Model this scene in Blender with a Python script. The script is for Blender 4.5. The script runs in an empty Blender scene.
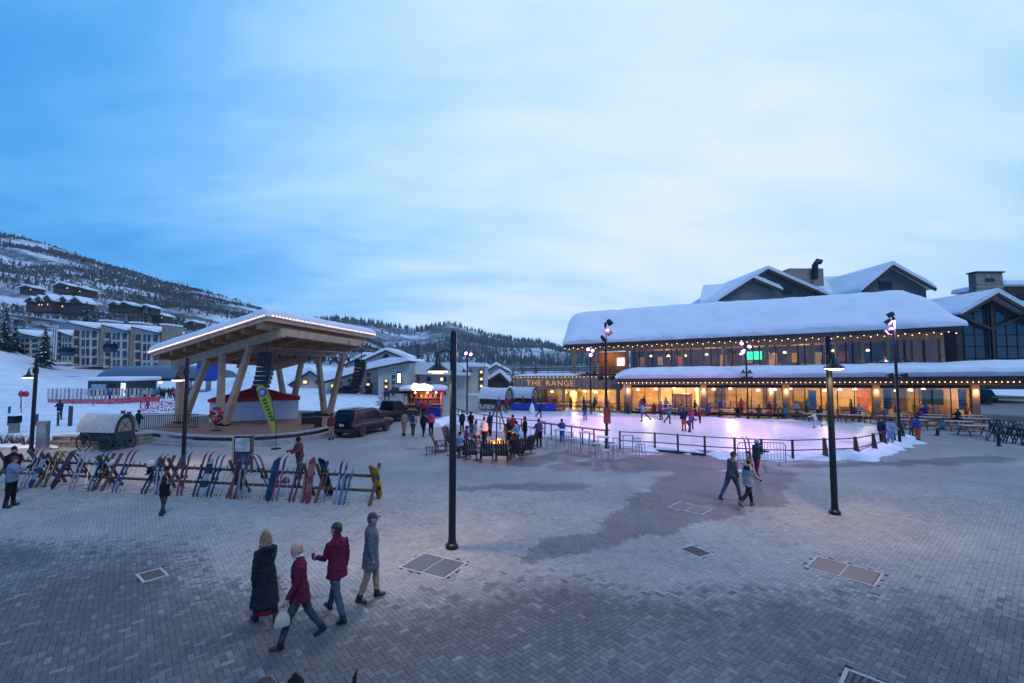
import bpy, bmesh, math, random
import numpy as np
from mathutils import Vector, Matrix, noise
from mathutils.bvhtree import BVHTree
R = math.radians
rng = random.Random(7)
S = bpy.context.scene
COL = S.collection
# ---------------------------------------------------------------- camera, sky, sun, exposure
CAM_H, FPX, TILT = 4.75, 455.0, math.atan(27.5/455.0)
cd = bpy.data.cameras.new('camera'); cam = bpy.data.objects.new('camera', cd); COL.objects.link(cam)
cd.sensor_width = 36; cd.lens = 36*FPX/1024; cd.clip_end = 9000; cd.clip_start = 0.1
cam.location = (0, 0, CAM_H); cam.rotation_euler = (math.pi/2 + TILT, 0, 0)
S.camera = cam
S.view_settings.view_transform = 'Standard'; S.view_settings.look = 'None'
S.view_settings.exposure = 0.93; S.view_settings.gamma = 1.0; S.view_settings.use_curve_mapping = False
S.cycles.use_denoising = True
S.cycles.max_bounces = 6; S.cycles.diffuse_bounces = 3; S.cycles.glossy_bounces = 3
S.cycles.transparent_max_bounces = 12; S.cycles.sample_clamp_indirect = 3.0
S.cycles.caustics_reflective = False; S.cycles.caustics_refractive = False
SUN_EL, SUN_AZ = R(52), R(150)      # soft skylight of an overcast dusk
wd = bpy.data.worlds.new('World'); S.world = wd; wd.use_nodes = True
nt = wd.node_tree; nt.nodes.clear()
def N(t, typ, **kw):
    n = t.nodes.new(typ)
    for k, v in kw.items():
        if k == 'inp':
            for a, b in v.items(): n.inputs[a].default_value = b
        else: setattr(n, k, v)
    return n
def ramp(t, fac, stops, interp='LINEAR'):
    n = t.nodes.new('ShaderNodeValToRGB'); cr = n.color_ramp; cr.interpolation = interp
    while len(cr.elements) < len(stops): cr.elements.new(0.5)
    for e, (p, c) in zip(cr.elements, stops):
        e.position = p; e.color = c if len(c) == 4 else (*c, 1)
    t.links.new(fac, n.inputs[0]); return n
def mathn(t, op, a, b=None, c=None, clamp=False):
    n = t.nodes.new('ShaderNodeMath'); n.operation = op; n.use_clamp = clamp
    for i, v in enumerate((a, b, c)):
        if v is None: continue
        if isinstance(v, (int, float)): n.inputs[i].default_value = v
        else: t.links.new(v, n.inputs[i])
    return n.outputs[0]
def mixc(t, fac, a, b, mode='MIX'):
    n = t.nodes.new('ShaderNodeMix'); n.data_type = 'RGBA'; n.blend_type = mode
    for i, v in ((0, fac), (6, a), (7, b)):
        if isinstance(v, (int, float)): n.inputs[i].default_value = v
        elif isinstance(v, tuple): n.inputs[i].default_value = v if len(v) == 4 else (*v, 1)
        else: t.links.new(v, n.inputs[i])
    return n.outputs[2]
sky = N(nt, 'ShaderNodeTexSky', sky_type='NISHITA', sun_disc=False, sun_elevation=R(5), sun_rotation=SUN_AZ,
        altitude=2000, air_density=1.0, dust_density=0.6, ozone_density=3.0)
bg_sky = N(nt, 'ShaderNodeBackground'); bg_sky.inputs[1].default_value = 0.10
nt.links.new(sky.outputs[0], bg_sky.inputs[0])
tc = N(nt, 'ShaderNodeTexCoord')
sep = N(nt, 'ShaderNodeSeparateXYZ'); nt.links.new(tc.outputs['Generated'], sep.inputs[0])
# cloud layer: the direction projected on a flat cloud deck, so bands flatten towards the horizon
zc = mathn(nt, 'MAXIMUM', sep.outputs[2], 0.0)
den = mathn(nt, 'ADD', zc, 0.22)
u = mathn(nt, 'DIVIDE', sep.outputs[0], den); v = mathn(nt, 'DIVIDE', sep.outputs[1], den)
cmb = N(nt, 'ShaderNodeCombineXYZ'); nt.links.new(u, cmb.inputs[0]); nt.links.new(v, cmb.inputs[1])
mp = N(nt, 'ShaderNodeMapping'); mp.inputs['Rotation'].default_value = (0, 0, R(28)); mp.inputs['Scale'].default_value = (0.55, 1.25, 1)
mp.inputs['Location'].default_value = (0.35, 0.1, 0)
nt.links.new(cmb.outputs[0], mp.inputs[0])
n1 = N(nt, 'ShaderNodeTexNoise', inp={'Scale': 0.75, 'Detail': 7.0, 'Roughness': 0.52, 'Distortion': 0.5}); nt.links.new(mp.outputs[0], n1.inputs['Vector'])
n2 = N(nt, 'ShaderNodeTexNoise', inp={'Scale': 2.6, 'Detail': 6.0, 'Roughness': 0.58, 'Distortion': 0.35}); nt.links.new(mp.outputs[0], n2.inputs['Vector'])
# a brighter, thicker bank of cloud lies ahead and a little to the right; clearer air to the left
vm = N(nt, 'ShaderNodeVectorMath', operation='DOT_PRODUCT'); nt.links.new(tc.outputs['Generated'], vm.inputs[0])
vm.inputs[1].default_value = Vector((0.28, 0.90, 0.38)).normalized()
bank = mathn(nt, 'MULTIPLY_ADD', vm.outputs['Value'], 0.98, -0.63)
fac = mathn(nt, 'ADD', mathn(nt, 'MULTIPLY', n1.outputs[0], 0.85), mathn(nt, 'MULTIPLY', n2.outputs[0], 0.34))
fac = mathn(nt, 'ADD', fac, bank)
cloud = ramp(nt, fac, [(0.26, (0.008, 0.135, 0.42)), (0.42, (0.050, 0.225, 0.51)), (0.60, (0.120, 0.31, 0.585)), (0.73, (0.225, 0.40, 0.64)), (0.86, (0.345, 0.48, 0.67)), (1.0, (0.46, 0.535, 0.665))])
bg_c = N(nt, 'ShaderNodeBackground'); bg_c.inputs[1].default_value = 1.0
nt.links.new(cloud.outputs[0], bg_c.inputs[0])
mx = N(nt, 'ShaderNodeMixShader'); mx.inputs[0].default_value = 0.90
nt.links.new(bg_sky.outputs[0], mx.inputs[1]); nt.links.new(bg_c.outputs[0], mx.inputs[2])
wo = N(nt, 'ShaderNodeOutputWorld'); nt.links.new(mx.outputs[0], wo.inputs[0])
sl = bpy.data.lights.new('sun', 'SUN'); sl.energy = 0.5; sl.angle = R(24); sl.color = (1.0, 0.95, 0.84)
so = bpy.data.objects.new('sun', sl); COL.objects.link(so)
so.rotation_euler = Vector((-math.sin(SUN_AZ)*math.cos(SUN_EL), -math.cos(SUN_AZ)*math.cos(SUN_EL), -math.sin(SUN_EL))).to_track_quat('-Z', 'Y').to_euler()

# ---------------------------------------------------------------- helpers
def ray(px, py):
    xc, yc = (px-512)/FPX, -(py-341.5)/FPX
    c, s = math.cos(TILT), math.sin(TILT)
    return Vector((xc, c - yc*s, s + yc*c))
def G(px, py, z=0.0):                    # where a sight line meets height z
    d = ray(px, py); k = (z-CAM_H)/d.z
    return Vector((d.x*k, d.y*k, z))
def W(px, py, Y):                        # where a sight line reaches distance Y
    d = ray(px, py); k = Y/d.y
    return Vector((d.x*k, Y, CAM_H + d.z*k))
def sm(a, b, x):
    t = min(1.0, max(0.0, (x-a)/(b-a))); return t*t*(3-2*t)
def interp(x, pts):
    if x <= pts[0][0]: return pts[0][1]
    for (a, b), (c, d) in zip(pts, pts[1:]):
        if x <= c: return b + (d-b)*(x-a)/(c-a)
    return pts[-1][1]
def thing(name, label, cat, loc=(0, 0, 0), rz=0.0, group=None, world=False):
    o = bpy.data.objects.new(name, None); COL.objects.link(o); o.empty_display_size = 0.2
    o.location = loc; o.rotation_euler = (0, 0, rz)
    o['label'] = label; o['category'] = cat
    if group: o['group'] = group
    if world: WORLD_ROOTS.add(o.name)
    return o
WORLD_ROOTS = set()
def tag(o, label, cat, group=None):
    o['label'] = label; o['category'] = cat
    if group: o['group'] = group
    return o
def copy_tree(o, parent=None, **kw):
    c = o.copy(); COL.objects.link(c); c.parent = parent
    for ch in o.children: copy_tree(ch, c)
    for k, v_ in kw.items():
        if k == 'loc': c.location = v_
        elif k == 'rz': c.rotation_euler = (0, 0, v_)
        else: c[k] = v_
    return c
class MB:
    def __init__(s, M=None): s.v = []; s.f = []; s.m = []; s.M = M; s.mi = 0
    def add(s, vs, fs, mi=None):
        b = len(s.v)
        s.v += [tuple(s.M @ Vector(p)) for p in vs] if s.M else [tuple(p) for p in vs]
        s.f += [tuple(i+b for i in f) for f in fs]; s.m += [s.mi if mi is None else mi]*len(fs); return s
    def box(s, c, size, rz=0.0, mi=None):
        hx, hy, hz = size[0]/2, size[1]/2, size[2]/2; ca, sa = math.cos(rz), math.sin(rz)
        vs = [(c[0]+x*ca-y*sa, c[1]+x*sa+y*ca, c[2]+z) for z in (-hz, hz) for x, y in ((-hx, -hy), (hx, -hy), (hx, hy), (-hx, hy))]
        return s.add(vs, [(3, 2, 1, 0), (4, 5, 6, 7), (0, 1, 5, 4), (1, 2, 6, 5), (2, 3, 7, 6), (3, 0, 4, 7)], mi)
    def beam(s, a, b, w, h, up=(0, 0, 1), w2=None, h2=None, mi=None):
        a, b = Vector(a), Vector(b); d = (b-a).normalized(); up = Vector(up)
        if abs(d.dot(up)) > 0.98: up = Vector((0, 1, 0))
        x = d.cross(up).normalized(); y = x.cross(d).normalized()
        w2 = w if w2 is None else w2; h2 = h if h2 is None else h2
        vs = [p + x*(sx*ww/2) + y*(sy*hh/2) for p, ww, hh in ((a, w, h), (b, w2, h2)) for sx, sy in ((-1, -1), (1, -1), (1, 1), (-1, 1))]
        return s.add(vs, [(0, 1, 2, 3), (7, 6, 5, 4), (1, 0, 4, 5), (2, 1, 5, 6), (3, 2, 6, 7), (0, 3, 7, 4)], mi)
    def tube(s, pts, r, n=8, mi=None, cap=True):
        pts = [Vector(p) for p in pts]; rs = r if isinstance(r, (list, tuple)) else [r]*len(pts)
        vs = []; px = None
        for i, p in enumerate(pts):
            d = (pts[min(i+1, len(pts)-1)] - pts[max(i-1, 0)]).normalized()
            ref = px if px is not None else (Vector((1, 0, 0)) if abs(d.x) < 0.9 else Vector((0, 1, 0)))
            x = (ref - d*ref.dot(d)).normalized(); y = d.cross(x); px = x
            vs += [p + (x*math.cos(2*math.pi*k/n) + y*math.sin(2*math.pi*k/n))*rs[i] for k in range(n)]
        fs = [(i*n+k, i*n+(k+1) % n, (i+1)*n+(k+1) % n, (i+1)*n+k) for i in range(len(pts)-1) for k in range(n)]
        if cap: fs += [tuple(range(n))[::-1], tuple(range((len(pts)-1)*n, len(pts)*n))]
        return s.add(vs, fs, mi)
    def lathe(s, prof, c=(0, 0, 0), n=14, mi=None, sx=1.0, sy=1.0):
        vs = [(c[0]+r_*math.cos(2*math.pi*k/n)*sx, c[1]+r_*math.sin(2*math.pi*k/n)*sy, c[2]+z) for r_, z in prof for k in range(n)]
        fs = [(i*n+k, i*n+(k+1) % n, (i+1)*n+(k+1) % n, (i+1)*n+k) for i in range(len(prof)-1) for k in range(n)]
        fs += [tuple(range(n))[::-1], tuple(range((len(prof)-1)*n, len(prof)*n))]
        return s.add(vs, fs, mi)
    def prism(s, poly, z0, z1, mi=None):
        n = len(poly); vs = [(x, y, z0) for x, y in poly] + [(x, y, z1) for x, y in poly]
        fs = [tuple(range(n))[::-1], tuple(range(n, 2*n))] + [(i, (i+1) % n, n+(i+1) % n, n+i) for i in range(n)]
        return s.add(vs, fs, mi)
    def hull(s, bottom, top, mi=None):       # two matching rings of points
        n = len(bottom)
        return s.add(list(bottom)+list(top), [tuple(range(n))[::-1], tuple(range(n, 2*n))] + [(i, (i+1) % n, n+(i+1) % n, n+i) for i in range(n)], mi)
    def ball(s, c, r, n=8, m=5, mi=None, sz=1.0):
        prof = [(max(1e-4, r*math.sin(math.pi*i/m)), -r*sz*math.cos(math.pi*i/m)) for i in range(m+1)]
        return s.lathe(prof, c, n, mi)
    def build(s, name, mats, parent=None, smooth=False, bevel=0.0):
        me = bpy.data.meshes.new(name); me.from_pydata(s.v, [], s.f)
        mats = mats if isinstance(mats, (list, tuple)) else [mats]
        for m_ in mats: me.materials.append(m_)
        if len(mats) > 1: me.polygons.foreach_set('material_index', s.m)
        me.update()
        bm = bmesh.new(); bm.from_mesh(me); bmesh.ops.recalc_face_normals(bm, faces=bm.faces)
        if bevel: bmesh.ops.bevel(bm, geom=list(bm.edges), offset=bevel, segments=1, affect='EDGES')
        bm.to_mesh(me); bm.free()
        if smooth:
            me.polygons.foreach_set('use_smooth', [True]*len(me.polygons))
            try: me.set_sharp_from_angle(angle=R(42))
            except Exception: pass
        return link(name, me, parent)
def link(name, me, parent=None):
    o = bpy.data.objects.new(name, me); COL.objects.link(o)
    if parent is not None:
        o.parent = parent
        if parent.name in WORLD_ROOTS: o.location = -Vector(parent.location)
    return o
def struct(o): o['kind'] = 'structure'; return o
def stuff(o): o['kind'] = 'stuff'; return o
# ---------------------------------------------------------------- materials
MATS = {}
def mat(name, col, rough=0.7, metal=0.0, var=0.25, vscale=3.0, bump=0.0, bscale=30.0, stretch=None, col2=None, spec=0.5, emit=None, estr=0.0, sheen=0.0, coat=0.0, bdist=0.02):
    if name in MATS: return MATS[name]
    m = bpy.data.materials.new(name); m.use_nodes = True; t = m.node_tree
    b = t.nodes['Principled BSDF']; MATS[name] = m
    b.inputs['Roughness'].default_value = rough; b.inputs['Metallic'].default_value = metal
    b.inputs['Specular IOR Level'].default_value = spec; b.inputs['Sheen Weight'].default_value = sheen; b.inputs['Coat Weight'].default_value = coat
    c = N(t, 'ShaderNodeTexCoord'); src = c.outputs['Object']
    if stretch:
        mp_ = N(t, 'ShaderNodeMapping'); mp_.inputs['Scale'].default_value = stretch; t.links.new(src, mp_.inputs[0]); src = mp_.outputs[0]
    if var > 0 or col2:
        nz = N(t, 'ShaderNodeTexNoise', inp={'Scale': vscale, 'Detail': 5.0, 'Roughness': 0.6}); t.links.new(src, nz.inputs['Vector'])
        lo = tuple(x*(1-var) for x in col); hi = col2 if col2 else tuple(min(1, x*(1+var)) for x in col)
        rp = ramp(t, nz.outputs[0], [(0.32, lo), (0.68, hi)]); t.links.new(rp.outputs[0], b.inputs['Base Color'])
        rr = mathn(t, 'MULTIPLY_ADD', nz.outputs[0], 0.25, rough-0.12, clamp=True); t.links.new(rr, b.inputs['Roughness'])
    else: b.inputs['Base Color'].default_value = (*col, 1)
    if bump:
        nb = N(t, 'ShaderNodeTexNoise', inp={'Scale': bscale, 'Detail': 4.0}); t.links.new(src, nb.inputs['Vector'])
        bp = N(t, 'ShaderNodeBump'); bp.inputs['Strength'].default_value = bump; bp.inputs['Distance'].default_value = bdist
        t.links.new(nb.outputs[0], bp.inputs['Height']); t.links.new(bp.outputs[0], b.inputs['Normal'])
    if emit:
        b.inputs['Emission Color'].default_value = (*emit, 1); b.inputs['Emission Strength'].default_value = estr
        if estr > 0 and estr < 40: m.cycles.emission_sampling = 'NONE'
    return m
def cloth(c, key=None):
    k = 'fabric_%.3f_%.3f_%.3f' % c
    return mat(k, c, rough=0.92, var=0.18, vscale=9, bump=0.5, bscale=14, sheen=0.0, spec=0.18, bdist=0.03)
def glass(name, tint=(0.9, 0.95, 1.0), refl=0.08):
    if name in MATS: return MATS[name]
    m = bpy.data.materials.new(name); m.use_nodes = True; t = m.node_tree; t.nodes.clear(); MATS[name] = m
    tr = N(t, 'ShaderNodeBsdfTransparent'); tr.inputs[0].default_value = (*tint, 1)
    gl = N(t, 'ShaderNodeBsdfGlossy'); gl.inputs['Roughness'].default_value = 0.03
    fr = N(t, 'ShaderNodeFresnel'); fr.inputs[0].default_value = 1.5
    f = mathn(t, 'ADD', mathn(t, 'MULTIPLY', fr.outputs[0], 0.9), refl*0.5, clamp=True)
    ms = N(t, 'ShaderNodeMixShader'); t.links.new(f, ms.inputs[0]); t.links.new(tr.outputs[0], ms.inputs[1]); t.links.new(gl.outputs[0], ms.inputs[2])
    o = N(t, 'ShaderNodeOutputMaterial'); t.links.new(ms.outputs[0], o.inputs[0]); return m
def snow_mat():
    return mat('snow', (0.80, 0.83, 0.88), rough=0.85, var=0.05, vscale=0.6, bump=0.5, bscale=1.6, spec=0.3, bdist=0.15)
SNOW = snow_mat()
SNOWF = mat('trodden_snow', (0.76, 0.79, 0.84), rough=0.9, var=0.10, vscale=0.35, bump=0.7, bscale=0.8, spec=0.25, bdist=0.4)
WOOD = mat('glulam_wood', (0.42, 0.27, 0.155), rough=0.6, var=0.22, vscale=2.0, stretch=(1, 1, 6), bump=0.15, bscale=12)
WOODD = mat('dark_wood', (0.13, 0.075, 0.045), rough=0.65, var=0.35, vscale=3, bump=0.3, bscale=20)
CEDAR = mat('cedar_soffit', (0.38, 0.215, 0.12), rough=0.6, var=0.3, vscale=2.5, bump=0.2, bscale=14)
DARKM = mat('dark_bronze_metal', (0.016, 0.017, 0.019), rough=0.42, var=0.2, metal=0.3)
BLACK = mat('black_plastic', (0.012, 0.012, 0.014), rough=0.5, var=0.2)
STONE = mat('ledge_stone', (0.22, 0.21, 0.20), rough=0.9, var=0.35, vscale=4, bump=0.6, bscale=9)
STONE2 = mat('ledge_stone_warm', (0.27, 0.23, 0.19), rough=0.9, var=0.35, vscale=4, bump=0.6, bscale=9)
STEEL = mat('galvanised_steel', (0.42, 0.44, 0.46), rough=0.4, metal=0.8, var=0.15)
WHITEP = mat('white_paint', (0.72, 0.73, 0.74), rough=0.5, var=0.08)
RUBBER = mat('tyre_rubber', (0.02, 0.02, 0.02), rough=0.85, var=0.2)
GLASS = glass('window_glass')
GLASSD = mat('dark_window_glass', (0.012, 0.018, 0.026), rough=0.08, var=0.0, spec=0.45)
BULB = mat('warm_bulb', (1, 0.75, 0.4), var=0, emit=(1.0, 0.50, 0.18), estr=5.0)
LAMPG = mat('lamp_glow', (1, 0.8, 0.5), var=0, emit=(1.0, 0.66, 0.34), estr=4.5)
WARMW = mat('lit_window', (0.9, 0.6, 0.3), var=0, emit=(1.0, 0.58, 0.22), estr=0.8)
PURPLE = mat('purple_lamp_glow', (0.8, 0.4, 1), var=0, emit=(0.72, 0.28, 1.0), estr=6.0)
def lamp(name, kind, loc, energy, color, parent=None, size=0.1, spot=None, blend=0.6, target=None):
    l = bpy.data.lights.new(name, kind); l.energy = energy; l.color = color
    if kind == 'AREA': l.size = size
    else: l.shadow_soft_size = size
    if spot: l.spot_size = spot; l.spot_blend = blend
    o = bpy.data.objects.new(name, l); COL.objects.link(o); o.location = loc
    if target is not None: o.rotation_euler = (Vector(target)-Vector(loc)).to_track_quat('-Z', 'Y').to_euler()
    if parent is not None:
        o.parent = parent
        if parent.name in WORLD_ROOTS: o.location = Vector(loc)-Vector(parent.location)
    return o
# ================================================================ ground, plaza, snow and hills
def fbm(x, y, s=1.0, o=4, seed=0.0):
    return noise.fractal(Vector((x*s+seed, y*s-seed, seed*0.37)), 1.0, 2.0, o)
RIDGE = [(-420, 196), (-200, 206), (-60, 219), (0, 231), (40, 241), (75, 252), (100, 262), (150, 276), (200, 288), (250, 302), (300, 315), (350, 330), (420, 362), (480, 368.5), (1500, 368.5)]
FRAC = [(78, 0.0), (105, 0.006), (150, 0.034), (230, 0.085), (350, 0.19), (520, 0.42), (700, 0.76), (850, 1.0), (1000, 1.0), (1300, 0.6)]
def hill_z(px, Y):
    zr = (369-interp(px, RIDGE))/455*850
    z = zr*interp(Y, FRAC)
    X = (px-512)/455*Y
    z += 6.5*sm(70, -30, px)*sm(66, 100, Y)*sm(420, 160, Y)
    if zr > 4: z += sm(200, 500, Y)*min(1, zr/60)*(fbm(X, Y, 0.006, 4, 3.1)*9) * (1-0.55*sm(600, 850, Y))
    # ploughed snow bank between the stage and the apartments
    z += 4.0*math.exp(-((px-256)/40.0)**2)*math.exp(-((Y-66)/13.0)**2)
    return z
def ground_z(px, Y):
    X = (px-512)/455*Y
    left = sm(150, 128, px)*sm(29.0, 30.5, Y)*0.34
    mid = sm(42, 58, Y)*sm(420, 330, px)*0.30
    base = -0.35 + 0.35*max(sm(150, 128, px)*sm(28.8, 30.5, Y), sm(44, 56, Y)*sm(430, 340, px), sm(70, 110, Y)) + max(left, mid)
    return base + hill_z(px, Y) + (0.10*fbm(X, Y, 0.22, 3) if base > -0.1 else 0)
def polar(name, pxs, ys, zf, m):
    vs, fs = [], []
    for Y in ys:
        for p in pxs: vs.append(((p-512)/455*Y, Y, zf(p, Y)))
    n = len(pxs)
    for j in range(len(ys)-1):
        for i in range(n-1): fs.append((j*n+i, j*n+i+1, (j+1)*n+i+1, (j+1)*n+i))
    me = bpy.data.meshes.new(name); me.from_pydata(vs, [], fs); me.materials.append(m)
    me.polygons.foreach_set('use_smooth', [True]*len(fs)); return link(name, me)
def hill_material(name, sc, dark, lo, hi):
    m = bpy.data.materials.new(name); m.use_nodes = True; t = m.node_tree; b = t.nodes['Principled BSDF']
    b.inputs['Roughness'].default_value = 0.95; b.inputs['Specular IOR Level'].default_value = 0.15
    c = N(t, 'ShaderNodeTexCoord')
    mp_ = N(t, 'ShaderNodeMapping'); mp_.inputs['Rotation'].default_value = (0, 0, R(-35)); mp_.inputs['Scale'].default_value = (0.45, 1.0, 1.0); t.links.new(c.outputs['Object'], mp_.inputs[0])
    a = N(t, 'ShaderNodeTexNoise', inp={'Scale': sc, 'Detail': 8.0, 'Roughness': 0.62, 'Distortion': 0.6}); t.links.new(mp_.outputs[0], a.inputs['Vector'])
    f = N(t, 'ShaderNodeTexNoise', inp={'Scale': sc*11, 'Detail': 4.0, 'Roughness': 0.7}); t.links.new(c.outputs['Object'], f.inputs['Vector'])
    s_ = mathn(t, 'ADD', a.outputs[0], mathn(t, 'MULTIPLY_ADD', f.outputs[0], 0.45, -0.225))
    rp = ramp(t, s_, [(lo, dark), ((lo+hi)/2, (0.24, 0.26, 0.30)), (hi, (0.72, 0.76, 0.82))])
    t.links.new(rp.outputs[0], b.inputs['Base Color']); return m
HILLM = hill_material('snowy_brush_hillside', 0.012, (0.085, 0.08, 0.08), 0.40, 0.58)
FARM = hill_material('far_wooded_hillside', 0.006, (0.09, 0.095, 0.105), 0.42, 0.60)
pxs = [-420+i*9 for i in range(110)]
ysn = [26+i*1.5 for i in range(40)] + [88+i*6 for i in range(20)]
ysf = [202+i*13 for i in range(60)] + [1000, 1150, 1300]
struct(polar('snow_field', pxs, ysn + [202], ground_z, SNOWF))
struct(polar('hillside', [-420+i*5 for i in range(200)], ysf, ground_z, HILLM))
FAR = [(-420, 330), (200, 330), (300, 318), (345, 319), (375, 321), (395, 325), (412, 327), (430, 326), (448, 323), (462, 325), (480, 331), (500, 337), (520, 340), (545, 341), (570, 346), (640, 350), (800, 352), (1100, 340), (1500, 330)]
def far_z(px, Y):
    zr = (369-interp(px, FAR))/455*1500 + fbm(px*0.02, 0, 1.0, 3, 5)*5
    X = (px-512)/455*Y
    return -1 + zr*interp(Y, [(560, 0), (800, 0.09), (1100, 0.40), (1300, 0.72), (1500, 1.0), (1650, 1.0), (2200, 0.6)]) + fbm(X, Y, 0.004, 4, 8)*14*sm(600, 900, Y)*sm(1600, 1250, Y)
struct(polar('far_hills', [-420+i*8 for i in range(240)], [560+i*26 for i in range(42)]+[1700, 1900, 2200], far_z, FARM))
gm = MB(); gm.add([(-4000, -600, -1.2), (4000, -600, -1.2), (4000, 4000, -1.2), (-4000, 4000, -1.2)], [(0, 1, 2, 3)])
struct(gm.build('ground', SNOWF))
# --- woods on the hills: masses nobody could count
def wood(name, n, zf, pxr, yr, hr, mats, conf_share, dens, seed, label):
    r_ = random.Random(seed); v = []; f = []; mi = []
    k = 0; tries = 0
    while k < n and tries < n*12:
        tries += 1
        p = r_.uniform(*pxr); Y = math.sqrt(r_.uniform(yr[0]**2, yr[1]**2)); X = (p-512)/455*Y
        d = fbm(X*0.45*0.82+Y*0.26, Y*0.82-X*0.57, dens, 5, seed)
        con = r_.random() < conf_share
        if d < (0.02 if con else -0.02)+r_.uniform(-.25, .25): continue
        z = zf(p, Y)-0.5; h = r_.uniform(*hr)*(1.2 if con else 0.62)*(0.62+0.38*sm(200, 600, Y)); k += 1; b = len(v)
        if con:
            w = h*r_.uniform(0.15, 0.23); a0 = r_.random()*6
            for lev, (z0, z1, ww) in enumerate(((0.08, 0.62, 1.0), (0.38, 1.0, 0.66))):
                b = len(v)
                for q in range(5): v.append((X+math.cos(a0+q*1.2566)*w*ww*r_.uniform(.7, 1.2), Y+math.sin(a0+q*1.2566)*w*ww, z+h*z0))
                v.append((X, Y, z+h*z1))
                for q in range(5): f.append((b+q, b+(q+1) % 5, b+5)); mi.append(0)
        else:
            for q in range(5):
                a = r_.random()*6.28; sp = h*r_.uniform(0.08, 0.32); b = len(v); e = 0.035*h
                tx, ty = X+math.cos(a)*sp, Y+math.sin(a)*sp
                v += [(X-e, Y, z), (X+e, Y, z), (tx+e*2.4, ty, z+h*r_.uniform(.55, 1)), (tx-e*2.4, ty, z+h*r_.uniform(.6, .95))]
                f.append((b, b+1, b+2, b+3)); mi.append(1)
    me = bpy.data.meshes.new(name); me.from_pydata(v, [], f)
    for m_ in mats: me.materials.append(m_)
    me.polygons.foreach_set('material_index', mi); o = link(name, me)
    return tag(stuff(o), label, 'woods')
CONI = mat('dark_conifer', (0.05, 0.062, 0.064), rough=0.9, var=0.4, vscale=0.05, col2=(0.17, 0.19, 0.21))
BARE = mat('bare_aspen_twigs', (0.10, 0.095, 0.095), rough=0.95, var=0.35, vscale=0.05)
wood('hillside_woods', 9000, ground_z, (-60, 400), (215, 860), (5.5, 9.5), [CONI, BARE], 0.07, 0.011, 11, 'bare aspens and dark conifers covering the snowy mountainside')
wood('far_woods', 2300, far_z, (290, 600), (820, 1560), (10, 18), [CONI, BARE], 0.75, 0.006, 23, 'dark conifer woods on the far hills')

# --- the plaza of pavers
PAV_ROT = R(40)
def wet_f(x, y):          # damp meltwater stain running from the rink
    def cap(ax, ay, bx, by, r0, r1):
        dx, dy = bx-ax, by-ay; t = max(0, min(1, ((x-ax)*dx+(y-ay)*dy)/(dx*dx+dy*dy)))
        return (r0+(r1-r0)*t) - math.hypot(x-ax-dx*t, y-ay-dy*t)
    g = max(cap(0.5, 11.75, 4.2, 14.6, 0.42, 1.0), cap(4.2, 14.6, 8.2, 18.6, 1.3, 2.4), cap(8.2, 18.6, 10.5, 21.5, 2.6, 2.4), cap(2.5, 22.5, 9.5, 23.5, 0.9, 2.6), cap(-2.0, 18.5, 2.6, 18.9, 0.5, 0.8),
            cap(4.9, 12.6, 5.3, 12.5, 0.25, 0.3), cap(-17.5, 12.0, -14.5, 12.6, .5, .3), cap(0.5, 23.5, 4, 26.0, 1, 1.3), cap(-6.0, 27.5, -4.5, 27.2, .3, .3), cap(14, 22.5, 26, 24.5, 0.5, 0.9))
    return sm(-0.07, 0.07, g - .12 + 0.50*fbm(x, y, 0.9, 5, 4.4))
def dark_f(x, y):         # darker pavers in the foreground band, lens vignetting also put into their tone
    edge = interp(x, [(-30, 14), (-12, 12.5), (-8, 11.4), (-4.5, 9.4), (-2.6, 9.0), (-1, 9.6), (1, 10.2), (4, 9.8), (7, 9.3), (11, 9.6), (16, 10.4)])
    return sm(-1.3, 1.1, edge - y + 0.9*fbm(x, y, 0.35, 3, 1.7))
def light_f(x, y): return sm(0.05, 0.9, fbm(x, y, 0.5, 3, 9.2)+0.25)
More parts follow.
